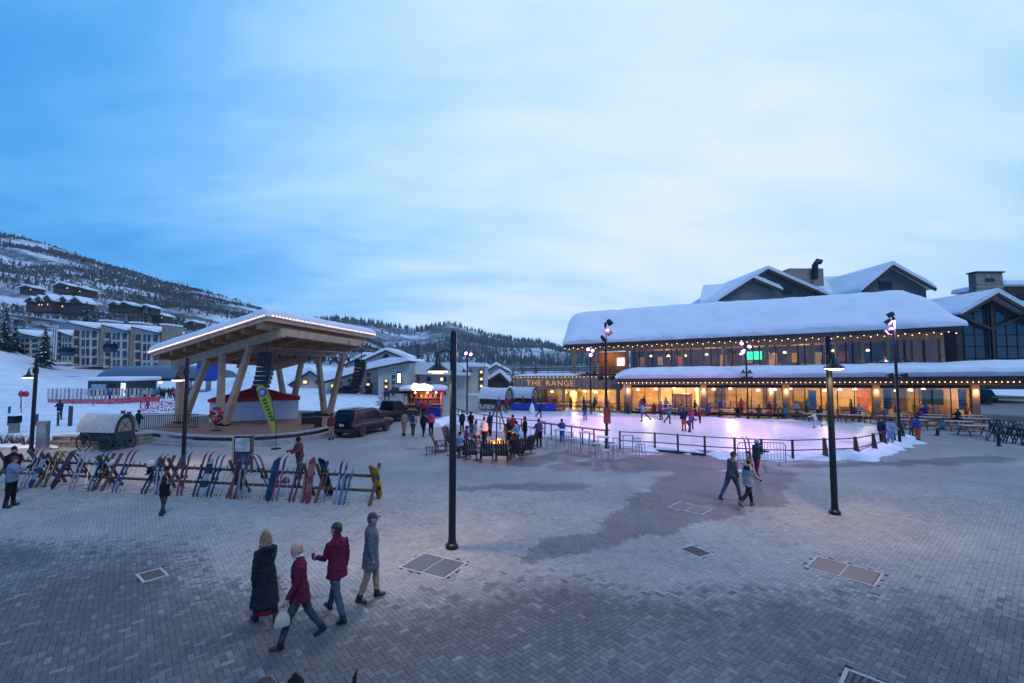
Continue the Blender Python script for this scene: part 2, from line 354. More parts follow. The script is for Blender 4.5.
def paver_mat(name, joints):
    m = bpy.data.materials.new(name); m.use_nodes = True; t = m.node_tree; b = t.nodes['Principled BSDF']
    a = N(t, 'ShaderNodeAttribute', attribute_name='tone'); a2 = N(t, 'ShaderNodeAttribute', attribute_name='damp')
    c = N(t, 'ShaderNodeTexCoord')
    nz = N(t, 'ShaderNodeTexNoise', inp={'Scale': 2.2, 'Detail': 8.0, 'Roughness': 0.7}); t.links.new(c.outputs['Object'], nz.inputs['Vector'])
    nl = N(t, 'ShaderNodeTexNoise', inp={'Scale': 0.22, 'Detail': 4.0, 'Roughness': 0.6}); t.links.new(c.outputs['Object'], nl.inputs['Vector'])
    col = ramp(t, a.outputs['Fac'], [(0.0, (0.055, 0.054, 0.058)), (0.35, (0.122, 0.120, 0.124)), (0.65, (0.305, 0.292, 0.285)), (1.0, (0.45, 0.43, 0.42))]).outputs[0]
    g = mathn(t, 'ADD', mathn(t, 'MULTIPLY_ADD', nz.outputs[0], 0.40, 0.80), mathn(t, 'MULTIPLY_ADD', nl.outputs[0], 0.55, -0.275))
    col = mixc(t, 1.0, col, N_rgb(t, g), 'MULTIPLY')
    bmp = N(t, 'ShaderNodeBump'); bmp.inputs['Strength'].default_value = 0.35; bmp.inputs['Distance'].default_value = 0.004
    h = nz.outputs[0]
    if joints:
        mp_ = N(t, 'ShaderNodeMapping'); mp_.inputs['Rotation'].default_value = (0, 0, -PAV_ROT); t.links.new(c.outputs['Object'], mp_.inputs[0])
        br = N(t, 'ShaderNodeTexBrick', inp={'Scale': 1.0, 'Mortar Size': 0.006, 'Brick Width': 0.2, 'Row Height': 0.1, 'Color1': (0.92, 0.92, 0.92, 1), 'Color2': (1.08, 1.08, 1.08, 1), 'Mortar': (0.62, 0.62, 0.62, 1)})
        t.links.new(mp_.outputs[0], br.inputs['Vector'])
        col = mixc(t, 1.0, col, br.outputs[0], 'MULTIPLY')
    damp = mixc(t, a2.outputs['Fac'], col, mixc(t, 1.0, col, (0.50, 0.50, 0.53), 'MULTIPLY'))
    t.links.new(damp, b.inputs['Base Color'])
    rg = mathn(t, 'SUBTRACT', mathn(t, 'MULTIPLY_ADD', nz.outputs[0], 0.3, 0.60), mathn(t, 'MULTIPLY', a2.outputs['Fac'], 0.10), clamp=True)
    t.links.new(rg, b.inputs['Roughness']); b.inputs['Specular IOR Level'].default_value = 0.35
    t.links.new(h, bmp.inputs['Height']); t.links.new(bmp.outputs[0], b.inputs['Normal']); return m
def N_rgb(t, val):
    n = t.nodes.new('ShaderNodeCombineColor')
    for i in range(3): t.links.new(val, n.inputs[i])
    return n.outputs[0]
PAVM = paver_mat('concrete_pavers', False); PAVF = paver_mat('far_pavers', True)
def attr(me, name, vals):
    a = me.attributes.new(name, 'FLOAT', 'POINT'); a.data.foreach_set('value', vals)
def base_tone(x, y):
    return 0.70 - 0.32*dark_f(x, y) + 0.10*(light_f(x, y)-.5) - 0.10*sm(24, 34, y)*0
PAVE_END = 19.0
gx = np.concatenate([np.arange(-62, -26, 1.5), np.arange(-26, 34, 0.3), np.arange(34, 90, 1.5)]); gy = np.concatenate([np.arange(PAVE_END-0.6, 40, 0.3), np.arange(40, 84, 1.5)])
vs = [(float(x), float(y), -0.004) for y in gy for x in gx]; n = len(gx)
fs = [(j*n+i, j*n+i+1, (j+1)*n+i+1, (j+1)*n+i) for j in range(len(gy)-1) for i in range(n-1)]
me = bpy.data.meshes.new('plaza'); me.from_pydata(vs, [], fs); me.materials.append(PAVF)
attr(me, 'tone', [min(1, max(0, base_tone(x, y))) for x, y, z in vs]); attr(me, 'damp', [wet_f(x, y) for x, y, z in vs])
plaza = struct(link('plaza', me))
bed = MB(); bed.add([(-62, 1, -0.02), (90, 1, -0.02), (90, PAVE_END+0.2, -0.02), (-62, PAVE_END+0.2, -0.02)], [(0, 1, 2, 3)])
bed.build('joint_sand', mat('joint_sand', (0.045, 0.042, 0.042), rough=0.95, var=0.3), plaza)
# utility covers set flush in the paving (world-space corner quads)
COVERS = []
def inside_cover(x, y):
    for (cx, cy, hx, hy, rz) in COVERS:
        dx, dy = x-cx, y-cy; a = dx*math.cos(rz)+dy*math.sin(rz); b_ = -dx*math.sin(rz)+dy*math.cos(rz)
        if abs(a) < hx and abs(b_) < hy: return True
    return False
CVD = [(7.85, 11.07, 0.62, 0.44, R(-48), 2, (0.13, 0.115, 0.115), 'double brown grating in the paving right of the couple'),
       (-1.91, 11.36, 0.62, 0.44, R(-27), 2, (0.10, 0.105, 0.125), 'double blue-grey cover plate in the paving by the central lamp post'),
       (-8.32, 10.83, 0.27, 0.19, R(-39), 1, (0.15, 0.10, 0.085), 'small brown drain grate left of the walking group'),
       (4.80, 12.2, 0.30, 0.22, R(-60), 1, (0.05, 0.05, 0.055), 'small dark drain grate in the damp patch'),
       (5.38, 6.98, 0.40, 0.30, R(-45), 1, (0.045, 0.045, 0.05), 'dark drain grate with pale rim at the bottom edge'),
       (6.1, 15.9, 0.55, 0.42, R(-45), 2, (0.10, 0.105, 0.12), 'double cover plate beside the wet stain')]
for c in CVD: COVERS.append((c[0], c[1], c[2]+0.06, c[3]+0.06, c[4]))
PW, PL, JT = 0.1, 0.2, 0.0045
cr, sr = math.cos(PAV_ROT), math.sin(PAV_ROT)
pv = []; pf = []; pt = []; pdm = []; big = []
lim = 300
r_ = random.Random(3)
for yy in range(-330, 330):
    for xx in range(-330, 330):
        k = (xx-yy) % 4
        if k == 0: cx, cy, hx, hy = xx+1.0, yy+0.5, 1.0, 0.5
        elif k == 3: cx, cy, hx, hy = xx+0.5, yy+1.0, 0.5, 1.0
        else: continue
        cx *= PW; cy *= PW; hx *= PW; hy *= PW
        X = cx*cr - cy*sr; Y = cx*sr + cy*cr + 12
        if Y < 5.2 or Y > PAVE_END or abs(X) > 1.22*Y+0.8 or inside_cover(X, Y): continue
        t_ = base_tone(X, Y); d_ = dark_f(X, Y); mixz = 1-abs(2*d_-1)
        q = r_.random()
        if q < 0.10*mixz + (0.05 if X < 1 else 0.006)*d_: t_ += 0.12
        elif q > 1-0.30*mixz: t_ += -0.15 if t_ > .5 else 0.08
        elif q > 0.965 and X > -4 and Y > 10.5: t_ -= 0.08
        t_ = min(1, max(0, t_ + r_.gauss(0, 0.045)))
        dz = r_.uniform(-0.0022, 0.0014); tx, ty = r_.gauss(0, .004), r_.gauss(0, .004)
        e = 0.005
        pts = []
        for ex, z0 in ((JT/2, -0.022), (JT/2, -0.004), (JT/2+e, 0.0)):
            for sx, sy in ((-1, -1), (1, -1), (1, 1), (-1, 1)):
                lx, ly = sx*(hx-ex), sy*(hy-ex)
                pts.append((lx*cr-ly*sr, lx*sr+ly*cr, z0+dz+tx*lx+ty*ly))
        rec = (X, Y, pts, t_, wet_f(X, Y))
        if 6.55 < Y < 7.4 and abs(X) < 1.10*Y: big.append(rec); continue
        b = len(pv)
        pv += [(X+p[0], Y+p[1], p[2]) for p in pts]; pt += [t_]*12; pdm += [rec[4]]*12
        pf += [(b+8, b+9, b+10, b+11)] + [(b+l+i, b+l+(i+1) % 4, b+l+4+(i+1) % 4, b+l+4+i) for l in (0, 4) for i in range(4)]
big.sort(key=lambda q: q[1])
FACES = [(8, 9, 10, 11)] + [(l+i, l+(i+1) % 4, l+4+(i+1) % 4, l+4+i) for l in (0, 4) for i in range(4)]
for i, (X, Y, pts, t_, w_) in enumerate(big):
    if i < lim:
        me = bpy.data.meshes.new('paver'); me.from_pydata(pts, [], FACES); me.materials.append(PAVM)
        attr(me, 'tone', [t_]*12); attr(me, 'damp', [w_]*12)
        o = link('paver', me, plaza); o.location = (X, Y, 0)
    else:
        b = len(pv); pv += [(X+p[0], Y+p[1], p[2]) for p in pts]; pt += [t_]*12; pdm += [w_]*12
        pf += [tuple(k+b for k in f) for f in FACES]
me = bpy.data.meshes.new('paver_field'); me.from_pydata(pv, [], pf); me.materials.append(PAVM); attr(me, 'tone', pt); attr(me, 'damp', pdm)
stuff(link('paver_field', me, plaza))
for (cx, cy, hx, hy, rz, npl, col, lab) in CVD:
    t = thing('utility_cover' if npl == 2 else 'drain_grate', lab, 'cover' if npl == 2 else 'grate', (cx, cy, 0), rz)
    MB().box((0, hy+.03, -0.006), (2*hx+.12, .055, .02)).box((0, -hy-.03, -0.006), (2*hx+.12, .055, .02)).box((hx+.03, 0, -0.006), (.055, 2*hy, .02)).box((-hx-.03, 0, -0.006), (.055, 2*hy, .02)).build('rim', mat('pale_concrete_rim', (.42, .41, .40), .8, var=.15), t)
    m_ = mat('cover_%.3f' % col[0], col, 0.55, var=0.2, vscale=8, bump=0.3, bscale=60)
    if npl == 2:
        for sgn in (-1, 1): MB().box((sgn*hx/2, 0, -0.008), (hx-.035, 2*hy-.01, .022)).build('plate', m_, t)
        MB().box((0, 0, -0.01), (.045, 2*hy-.01, .018)).build('divider', mat('pale_concrete_rim', (.42, .41, .40)), t)
    else:
        nb = 9
        for i in range(nb): MB().box((-hx+(i+.5)*2*hx/nb, 0, -0.008), (2*hx/nb*.6, 2*hy-.01, .02)).build('bar', m_, t)
        MB().box((0, 0, -0.017), (2*hx, 2*hy, .004)).build('pit', BLACK, t)
# ================================================================ restaurant building (facade frame: s along, t back, z up)
BO = Vector((12.1, 50.0, 0)); BD = Vector((0.961, -0.273, 0)).normalized(); BN = Vector((0.273, 0.961, 0)).normalized()
def B(s, t, z): 
    p = BO + BD*s + BN*t; return Vector((p.x, p.y, z*(1+0.0033*s)))
B_RZ = math.atan2(BD.y, BD.x)
def bbox(mb, s0, s1, t0, t1, z0, z1, mi=None):
    mb.hull([B(s0, t0, z0), B(s1, t0, z0), B(s1, t1, z0), B(s0, t1, z0)], [B(s0, t0, z1), B(s1, t0, z1), B(s1, t1, z1), B(s0, t1, z1)], mi); return mb
rest = thing('restaurant_building', 'two storey timber restaurant with deep snow on its long roofs and lit windows', 'building', B(15, 4, 0), world=True)
FACADE = mat('timber_cladding', (0.30, 0.20, 0.125), 0.65, var=0.3, vscale=2.5, bump=0.2, bscale=15)
BEAMW = mat('timber_header', (0.36, 0.22, 0.125), 0.65, var=0.3, vscale=2.5, bump=0.2, bscale=15)
INWALL = mat('warm_interior_plaster', (0.62, 0.42, 0.20), 0.8, var=0.35, vscale=0.5, col2=(0.75, 0.52, 0.22))
INDARK = mat('dark_interior', (0.22, 0.13, 0.08), 0.8, var=0.4, vscale=0.8)
FLOORI = mat('interior_floor', (0.16, 0.10, 0.07), 0.5, var=0.3)
tU = lambda s: 4.9 - 0.105*s               # upper eave line
def wobble_snow(name, profile, s0, s1, parent, tf=lambda s: 0.0, step=0.8, rnd=1.2, amp=0.05, seed=1, cut=None):
    # snow blanket: a (t,z) profile swept along s, its ends rounded down
    st = [s0 + (s1-s0)*i/max(2, int((s1-s0)/step)) for i in range(max(2, int((s1-s0)/step))+1)]
    vs = []; n = len(profile); zb = min(p[1] for p in profile)
    for s in st:
        e = min(s-s0, s1-s); k = math.sqrt(max(0.0, 1-(1-min(1, e/rnd))**2)) if rnd else 1
        for j, (t, z, top) in enumerate(profile):
            zz = z if not top else z - top*(1-max(0.12, k))
            w = amp*noise.noise(Vector((s*0.55+seed, t*0.7, seed))) + amp*.5*noise.noise(Vector((s*1.9, t*1.8, seed))) + amp*.9*noise.noise(Vector((s*.07, t*1.5, seed+5)))
            if cut and zz > cut: zz = cut+(zz-cut)*(1-.0045*s)
            vs.append(B(s, t+tf(s)+(w*1.4 if top else 0), zz + (w if top else 0)))
    fs = [(i*n+j, (i+1)*n+j, (i+1)*n+(j+1) % n, i*n+(j+1) % n) for i in range(len(st)-1) for j in range(n)]
    fs += [tuple(range(n)), tuple(range((len(st)-1)*n, len(st)*n))[::-1]]
    mb = MB(); mb.add(vs, fs); return mb.build(name, SNOW, parent, smooth=True)
# ---- lower storey: columns, storefront glass, header, canopy
COLS = [0.6, 8.2, 15.8, 23.4, 31.0]
for s in COLS:
    c = bbox(MB(), s-.28, s+.28, -.30, .26, 0, 3.0).build('column', WOOD, rest)
    bbox(MB(), s-.34, s+.34, -.36, .32, 0, .55).build('column_base', STONE2, c)
    bbox(MB(), s-.07, s+.07, -.42, -.31, 2.35, 2.62).build('sconce', LAMPG, c)
    lamp('sconce_light', 'POINT', B(s, -.62, 2.3), 9, (1, .62, .3), rest, .08)
for s in (35.2, 38.2, 42.0): 
    bbox(MB(), s-.24, s+.24, -.25, .23, 0, 3.0).build('column', mat('red_brown_post', (.22, .10, .06), .6, var=.2), rest)
bbox(MB(), 0.2, 46, -.34, .34, 3.002, 3.42).build('header_beam', BEAMW, rest)
bbox(MB(), 0.9, 31, .02, .2, 2.72, 2.998).build('shop_head', DARKM, rest)
bbox(MB(), 0.9, 31, .02, .2, 0.0, .22).build('plinth', DARKM, rest)
for a, b in zip(COLS, COLS[1:]):
    npan = 5
    for i in range(npan):
        x0 = a+.32+(b-a-.64)*i/npan; x1 = a+.32+(b-a-.64)*(i+1)/npan
        w_ = bbox(MB(), x0, x0+.07, .05, .17, .222, 2.718).build('mullion', DARKM, rest)
        bbox(MB(), x0+.072, x1-.002, .10, .12, .222, 2.718).build('pane', GLASS, rest)
# interior of the lower storey
bbox(MB(), 0.2, 31.4, 9.0, 9.2, 0, 3.4).build('back_wall', INWALL, rest)
bbox(MB(), 0.2, 31.4, .3, 9.0, -.03, .015).build('interior_floor', FLOORI, rest)
bbox(MB(), 0.2, 31.4, .36, 9.0, 2.95, 3.4).build('interior_ceiling', CEDAR, rest)
for s in (0.2, 8.2, 15.8, 31.2): bbox(MB(), s, s+.2, .36 if s in (.2, 31.2) else 4.0, 9.0, .016, 2.94).build('partition', INDARK if s != 8.2 else INWALL, rest)
r_ = random.Random(5)
PANC = [((.75, .45, .10), 3.0), ((.70, .55, .35), 2.6), ((.55, .16, .05), 2.4), ((.10, .09, .08), 2.0), ((.65, .38, .12), 3.2), ((.30, .22, .16), 2.2), ((.75, .60, .30), 1.8)]
s = 0.9; i = 0
while s < 30:
    c, w = PANC[i % 7]; w *= r_.uniform(.6, 1.1)
    if i % 3 != 2: bbox(MB(), s, min(30.8, s+w), 8.86, 8.98, r_.choice((.1, .6)), 2.7).build('wall_panel', mat('wall_panel_%d' % (i % 7), c, .7, var=.3, vscale=1.5), rest)
    s += w + r_.uniform(.2, .8); i += 1
for i in range(9):                       # counters, shelving, seats inside
    s = 2+i*3.3; t = r_.uniform(2.5, 6.5); m_ = mat('interior_furniture_%d' % (i % 3), [(.25, .13, .07), (.45, .28, .12), (.06, .05, .05)][i % 3], .6, var=.3)
    bbox(MB(), s, s+r_.uniform(1, 2.2), t, t+.7, .016, r_.choice((.78, 1.05, 1.9))).build('counter', m_, rest)
for i in range(15):                      # pendant lamps, they hang in view behind the glass
    s = 1.6+i*2.02; t = 1.6+(i % 3)*1.9; z = 2.45
    p = MB().lathe([(.03, .12), (.16, .06), (.19, -.06), (.14, -.12)], B(s, t, z)).build('pendant_lamp', mat('pendant_glow', (1, .8, .5), var=0, emit=(1, .60, .24), estr=3), rest)
    MB().tube([B(s, t, 2.5)+Vector((0, 0, .05)), B(s, t, 2.94)], .012, 5).build('cord', BLACK, p)
for i in range(7):
    lamp('pendant_light', 'POINT', B(2.6+i*4.4, 3.0+(i % 2)*2.5, 2.2), 420 if i < 4 else 280, (1, .66, .33), rest, .25)
BANN = mat('white_banner', (.75, .74, .72), .8, var=.1); YELB = mat('yellow_poster', (.75, .55, .15), .7, var=.15)
bbox(MB(), 24.2, 24.85, .3, .33, .9, 2.65).build('banner', BANN, rest); bbox(MB(), 30.0, 30.6, .3, .33, .9, 2.65).build('banner', BANN, rest)
bbox(MB(), 27.2, 28.9, .3, .33, 1.3, 2.6).build('poster', YELB, rest); bbox(MB(), 17.9, 18.6, .3, .33, .6, 2.5).build('banner', BANN, rest)
for (s0, t0) in ((24.24, .29), (30.04, .29)):   # dark block figures down the window banners
    for k in range(4):
        o_ = MB()
        for dx, dz, w, h in ((0, 0, .5, .07), (0, .27, .5, .07), (.0, .13, .5, .05), (.0 if k % 2 else .42, .13, .08, .2)):
            bbox(o_, s0+.03+dx, s0+.03+dx+w, t0-.01, t0, 1.0+k*.41+dz, 1.0+k*.41+dz+h)
        o_.build('banner_figure', BLACK, rest)
# ---- canopy roof with snow over the lower storey
bbox(MB(), -0.4, 50, -2.15, .9, 3.422, 3.60).build('canopy_deck', CEDAR, rest)
bbox(MB(), -0.45, 50, -2.28, -2.152, 3.36, 3.74).build('canopy_fascia', mat('dark_fascia', (.05, .045, .045), .6), rest)
for s in [i*1.9+.2 for i in range(25)]:
    if s > 46: break
    bbox(MB(), s, s+.12, -2.1, -.35, 3.2, 3.418).build('rafter', CEDAR, rest)
wobble_snow('canopy_snow', [(-2.30, 3.745, 0), (-2.52, 3.86, .1), (-2.62, 4.12, .3), (-2.48, 4.42, .5), (-2.0, 4.62, .6), (-.9, 4.80, .7), (0.6, 4.92, .7), (5.5, 4.78, .7), (5.5, 3.62, 0), (-.5, 3.62, 0)], -0.6, 50, rest, rnd=2.6, amp=.11)
def bulbs(p0f, s0, s1, step, parent, r=.036, droop=0.0):
    k = 0; s = s0
    while s <= s1:
        MBb = MB().ball(p0f(s) + Vector((0, 0, -droop*(k % 2))), r*(.85+.3*((k*7) % 5)/5), 6, 4); MBb.build('bulb', BULB, parent); s += step; k += 1
strand = thing('string_lights', 'warm string of bulbs along the edge of the lower canopy', 'string lights', B(0, -2.35, 3.3), world=True)
MB().tube([B(s, -2.33, 3.33) for s in (-.3, 10, 20, 30, 40, 48)], .012, 4).build('wire', BLACK, strand)
bulbs(lambda s: B(s, -2.33, 3.30), -.3, 44, .40, strand)
# ---- upper storey
def U(s, dt, z): return B(s, tU(s)+dt, z)
def ubox(mb, s0, s1, d0, d1, z0, z1, mi=None):
    return mb.hull([U(s0, d0, z0), U(s1, d0, z0), U(s1, d1, z0), U(s0, d1, z0)], [U(s0, d0, z1), U(s1, d0, z1), U(s1, d1, z1), U(s0, d1, z1)], mi)
UL, UR = 0.2, 30.6
ubox(MB(), UL, UR, 1.5, 1.8, 3.5, 4.78).build('upper_sill_wall', FACADE, rest)
ubox(MB(), UL-7, UR, 1.3, 1.62, 7.0, 7.62).build('upper_header', BEAMW, rest)
nb = 14
for i in range(nb+1):
    s = UL + (UR-UL-.3)*i/nb
    ubox(MB(), s, s+.30, 1.3, 1.72, 4.782, 6.998).build('upper_post', FACADE, rest)
    if i < nb:
        w = (UR-UL-.3)/nb
        for k in (1, 2): 
            sm_ = s+.30+(w-.30)*k/3
            if (i % 2 == 0) or k == 1: ubox(MB(), sm_, sm_+.09, 1.42, 1.55, 4.782, 6.998).build('mullion', DARKM, rest)
        ubox(MB(), s+.302, s+w-.002, 1.60, 1.62, 4.782, 6.998).build('pane', GLASS, rest)
ubox(MB(), UL+.4, UR, 1.9, 9, 4.2, 4.3).build('upper_floor', FLOORI, rest)
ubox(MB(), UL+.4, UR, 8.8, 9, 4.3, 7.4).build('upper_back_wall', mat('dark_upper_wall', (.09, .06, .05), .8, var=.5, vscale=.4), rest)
for i in range(11):
    s = 1.6+i*2.55; ubox(MB(), s, s+r_.uniform(.5, 1.3), 8.6, 8.78, 4.9+.3*(i % 2), 6.3).build('wall_picture', mat('wall_panel_%d' % (i % 7), (.4, .3, .2)), rest)
    ubox(MB(), s+.2, s+1.2, 3.2+(i % 3), 3.9+(i % 3), 4.302, 5.1).build('table', mat('interior_furniture_%d' % (i % 3), (.3, .2, .1)), rest)
ubox(MB(), UL+.4, UR, 1.9, 8.8, 7.05, 7.3).build('upper_ceiling', CEDAR, rest)
ubox(MB(), UR-.3, UR, 1.73, 9, 3.6, 7.6).build('end_wall', FACADE, rest)
ubox(MB(), UL, UL+.2, 1.83, 9, 4.3, 7.6).build('end_wall', FACADE, rest)
for i in range(13):
    s = 3.2+i*2.1; d = 3+(i % 3)*1.5
    if i in (8, 10, 12): continue
    MB().lathe([(.03, .12), (.15, .05), (.18, -.06), (.12, -.12)], U(s, d, 6.3)).build('pendant_lamp', mat('pendant_glow', (1, .8, .5), var=0), rest)
for i in range(4): lamp('upper_light', 'POINT', U(5+i*5.0, 4.5, 6.0), 130, (1, .64, .34), rest, .25)
tv = ubox(MB(), 13.6, 15.3, 3.0, 3.08, 5.5, 6.5).build('television', BLACK, rest)
ubox(MB(), 13.65, 15.25, 2.985, 2.998, 5.55, 6.45).build('television_screen', mat('green_screen', (.05, .5, .2), var=.0, emit=(.05, .75, .30), estr=1.2), tv)
# open terrace under the roof at the left end
ubox(MB(), -7.0, UL, 2.0, 8.0, 3.85, 4.15).build('terrace_floor', WOODD, rest)
ubox(MB(), -3.4, UL-.1, 4.5, 4.7, 4.152, 7.0).build('terrace_wall', mat('orange_wood_wall', (.42, .20, .08), .6, var=.3), rest)
ubox(MB(), -4.0, -3.45, 1.6, 2.2, 4.152, 7.0).build('terrace_post', WOOD, rest)
ubox(MB(), -6.6, -6.1, 1.5, 2.0, 4.152, 7.0).build('terrace_post', WOOD, rest)
ubox(MB(), -1.0, -.1, 4.3, 4.48, 5.2, 6.2).build('terrace_screen', mat('pale_screen', (.7, .7, .75), var=0, emit=(.75, .8, 1), estr=1.1), rest)
lamp('terrace_light', 'POINT', U(-2.2, 3.0, 6.6), 40, (1, .55, .22), rest, .2)
# main roof: deck, fascia, snow
RZ = [(-.05, 7.66), (9.0, 13.0), (17.5, 7.66)]
ubox(MB(), -7.3, UR+.7, -.05, 1.9, 7.625, 7.80).build('eave_soffit', CEDAR, rest)
ubox(MB(), -7.35, UR+.75, -.2, -.052, 7.58, 7.98).build('eave_fascia', mat('dark_fascia', (.05, .045, .045), .6), rest)
m = MB(); m.add([U(s, d, z) for s in (-7.3, UR+.7) for d, z in ((-.05, 7.82), (9.0, 11.7), (17.5, 7.8))], [(0, 1, 2), (5, 4, 3), (0, 3, 4, 1), (1, 4, 5, 2), (2, 5, 3, 0)])
m.build('roof_deck', DARKM, rest)
wobble_snow('roof_snow', [(-.22, 7.99, 0), (-.48, 8.12, .2), (-.55, 8.42, .4), (-.32, 8.80, .5), (.3, 9.12, .6), (1.8, 9.85, .6), (3.4, 10.85, .6), (5.2, 11.95, .6), (7.4, 12.75, .6), (8.6, 13.15, .6), (9.6, 13.18, .6), (11.5, 12.0, .6), (17.5, 8.7, .5), (17.6, 7.9, 0), (9, 11.75, 0)], -7.5, UR+.95, rest, tf=tU, rnd=1.6, amp=.17, seed=4, step=.7, cut=8.4)
strand2 = thing('string_lights', 'warm string of bulbs along the eave of the upper roof', 'string lights', U(0, -.28, 7.5), world=True)
MB().tube([U(s, -.24, 7.56) for s in (-7.2, 0, 10, 20, UR)], .012, 4).build('wire', BLACK, strand2)
bulbs(lambda s: U(s, -.26, 7.52), -7.2, UR+.6, .55, strand2, droop=.16)
# ---- the low wing with the wooden sign band
WT = 2.6
wing = thing('restaurant_wing', 'low flat-roofed wing with vertical wood band and bright yellow windows', 'building', B(-6, WT, 0), world=True)
nbd = 52
for i in range(nbd):
    s0 = -13.1+12.9*i/nbd
    bbox(MB(), s0+.012, s0+12.9/nbd-.012, WT-.30-(.03 if i % 2 else 0), WT-.1, 2.40, 4.0).build('board', [mat('band_board_a', (.34, .25, .17), .7, var=.3, vscale=3), mat('band_board_b', (.27, .19, .13), .7, var=.3, vscale=3)][(i*5) % 2 if i % 7 else 0], wing)
bbox(MB(), -13.1, -.2, WT-.098, WT+6.5, 2.42, 3.95).build('roof_box', FACADE, wing)
wobble_snow('roof_snow', [(WT-.25, 4.01, 0), (WT-.30, 4.1, .05), (WT-.1, 4.26, .2), (WT+.6, 4.3, .2), (WT+6.5, 4.3, .2), (WT+6.5, 4.0, 0)], -13.2, -5.5, wing, rnd=.7, amp=.04, seed=9)
bbox(MB(), -13.1, -.2, WT+6.3, WT+6.5, 0, 2.4).build('back_wall', INWALL, wing)
bbox(MB(), -13.1, -.2, WT, WT+6.3, -.03, .015).build('interior_floor', FLOORI, wing)
for s in (-12.8, -6.9, -.6): bbox(MB(), s-.22, s+.22, WT-.28, WT+.1, 0, 2.40).build('column', WOOD, wing)
for s in [-12.5+i*1.18 for i in range(11)]:
    if min(abs(s-q) for q in (-6.9, -.6)) < .3: continue
    bbox(MB(), s, s+.07, WT, WT+.1, .1, 2.40).build('mullion', DARKM, wing)
    bbox(MB(), s+.072, s+1.17, WT+.04, WT+.06, .1, 2.40).build('pane', GLASS, wing)
bbox(MB(), -12.6, -9.2, WT+2.0, WT+2.2, .02, 2.38).build('partition', INDARK, wing)
for i in range(6):
    MB().lathe([(.03, .12), (.16, .06), (.19, -.06), (.14, -.12)], B(-8.6+i*1.3, WT+1.4+(i % 2)*1.2, 2.05)).build('pendant_lamp', mat('pendant_glow', (1, .8, .5), var=0), wing)
lamp('wing_light', 'POINT', B(-6.2, WT+3, 1.9), 380, (1, .68, .30), wing, .25); lamp('wing_light', 'POINT', B(-2.6, WT+3, 1.9), 260, (1, .68, .30), wing, .25)
lamp('wing_light', 'POINT', B(-10.8, WT+1.2, 1.9), 14, (.8, .75, .5), wing, .25)
for i in range(5): bbox(MB(), -8.5+i*1.7, -7.6+i*1.7, WT+4.2, WT+4.8, .02, r_.choice((.8, 1.5, 1.9))).build('counter', mat('interior_furniture_%d' % (i % 3), (.3, .2, .1)), wing)
SGM = mat('lit_sign_letter', (.8, .42, .14), .5, var=0, emit=(1, .48, .12), estr=.22)
Msg = Matrix(((BD.x, 0, -BN.x, 0), (BD.y, 0, -BN.y, 0), (0, 1, 0, 0), (0, 0, 0, 1))); pS = B(-11.4, WT-.42, 2.85)
sgn = thing('wall_sign', 'glowing wooden letters on the board band of the low wing', 'sign', pS, world=True); adv = 0.0
for ch_ in 'THE RANGE':
    if ch_ == ' ': adv += .42; continue
    fc = bpy.data.curves.new('letter', 'FONT'); fc.body = ch_; fc.extrude = .03; fc.size = .92
    fo = bpy.data.objects.new('letter', fc); COL.objects.link(fo); bpy.context.view_layer.update(); dg = bpy.context.evaluated_depsgraph_get()
    sme = bpy.data.meshes.new_from_object(fo.evaluated_get(dg)); bpy.data.objects.remove(fo)
    bm_ = bmesh.new(); bm_.from_mesh(sme); bmesh.ops.remove_doubles(bm_, verts=bm_.verts, dist=1e-4); bm_.to_mesh(sme); bm_.free()
    x1_ = max(v_.co.x for v_ in sme.vertices); sme.materials.clear(); sme.materials.append(SGM)
    sme.transform(Matrix.Translation(pS) @ Msg @ Matrix.Translation((adv, 0, 0))); adv += x1_+.12; link('letter', sme, sgn)
st3 = thing('string_lights', 'icicle string lights along the top edge of the low wing', 'string lights', B(-6, WT-.4, 3.9), world=True)
bulbs(lambda s: B(s, WT-.37, 3.88), -13, -.4, .45, st3, r=.025)
# terrace rail and planters on the wing roof
tr = thing('terrace_railing', 'dark terrace railing above the wooden sign band', 'railing', B(-6, WT+.8, 4.0), world=True)
for i in range(14): MB().tube([B(-12.8+i*.94, WT+.9, 4.2), B(-12.8+i*.94, WT+.9, 5.0)], .03, 5).build('post', DARKM, tr)
for z in (4.45, 4.7, 5.0): MB().beam(B(-12.8, WT+.9, z), B(-.6, WT+.9, z), .04, .05).build('rail', DARKM, tr)
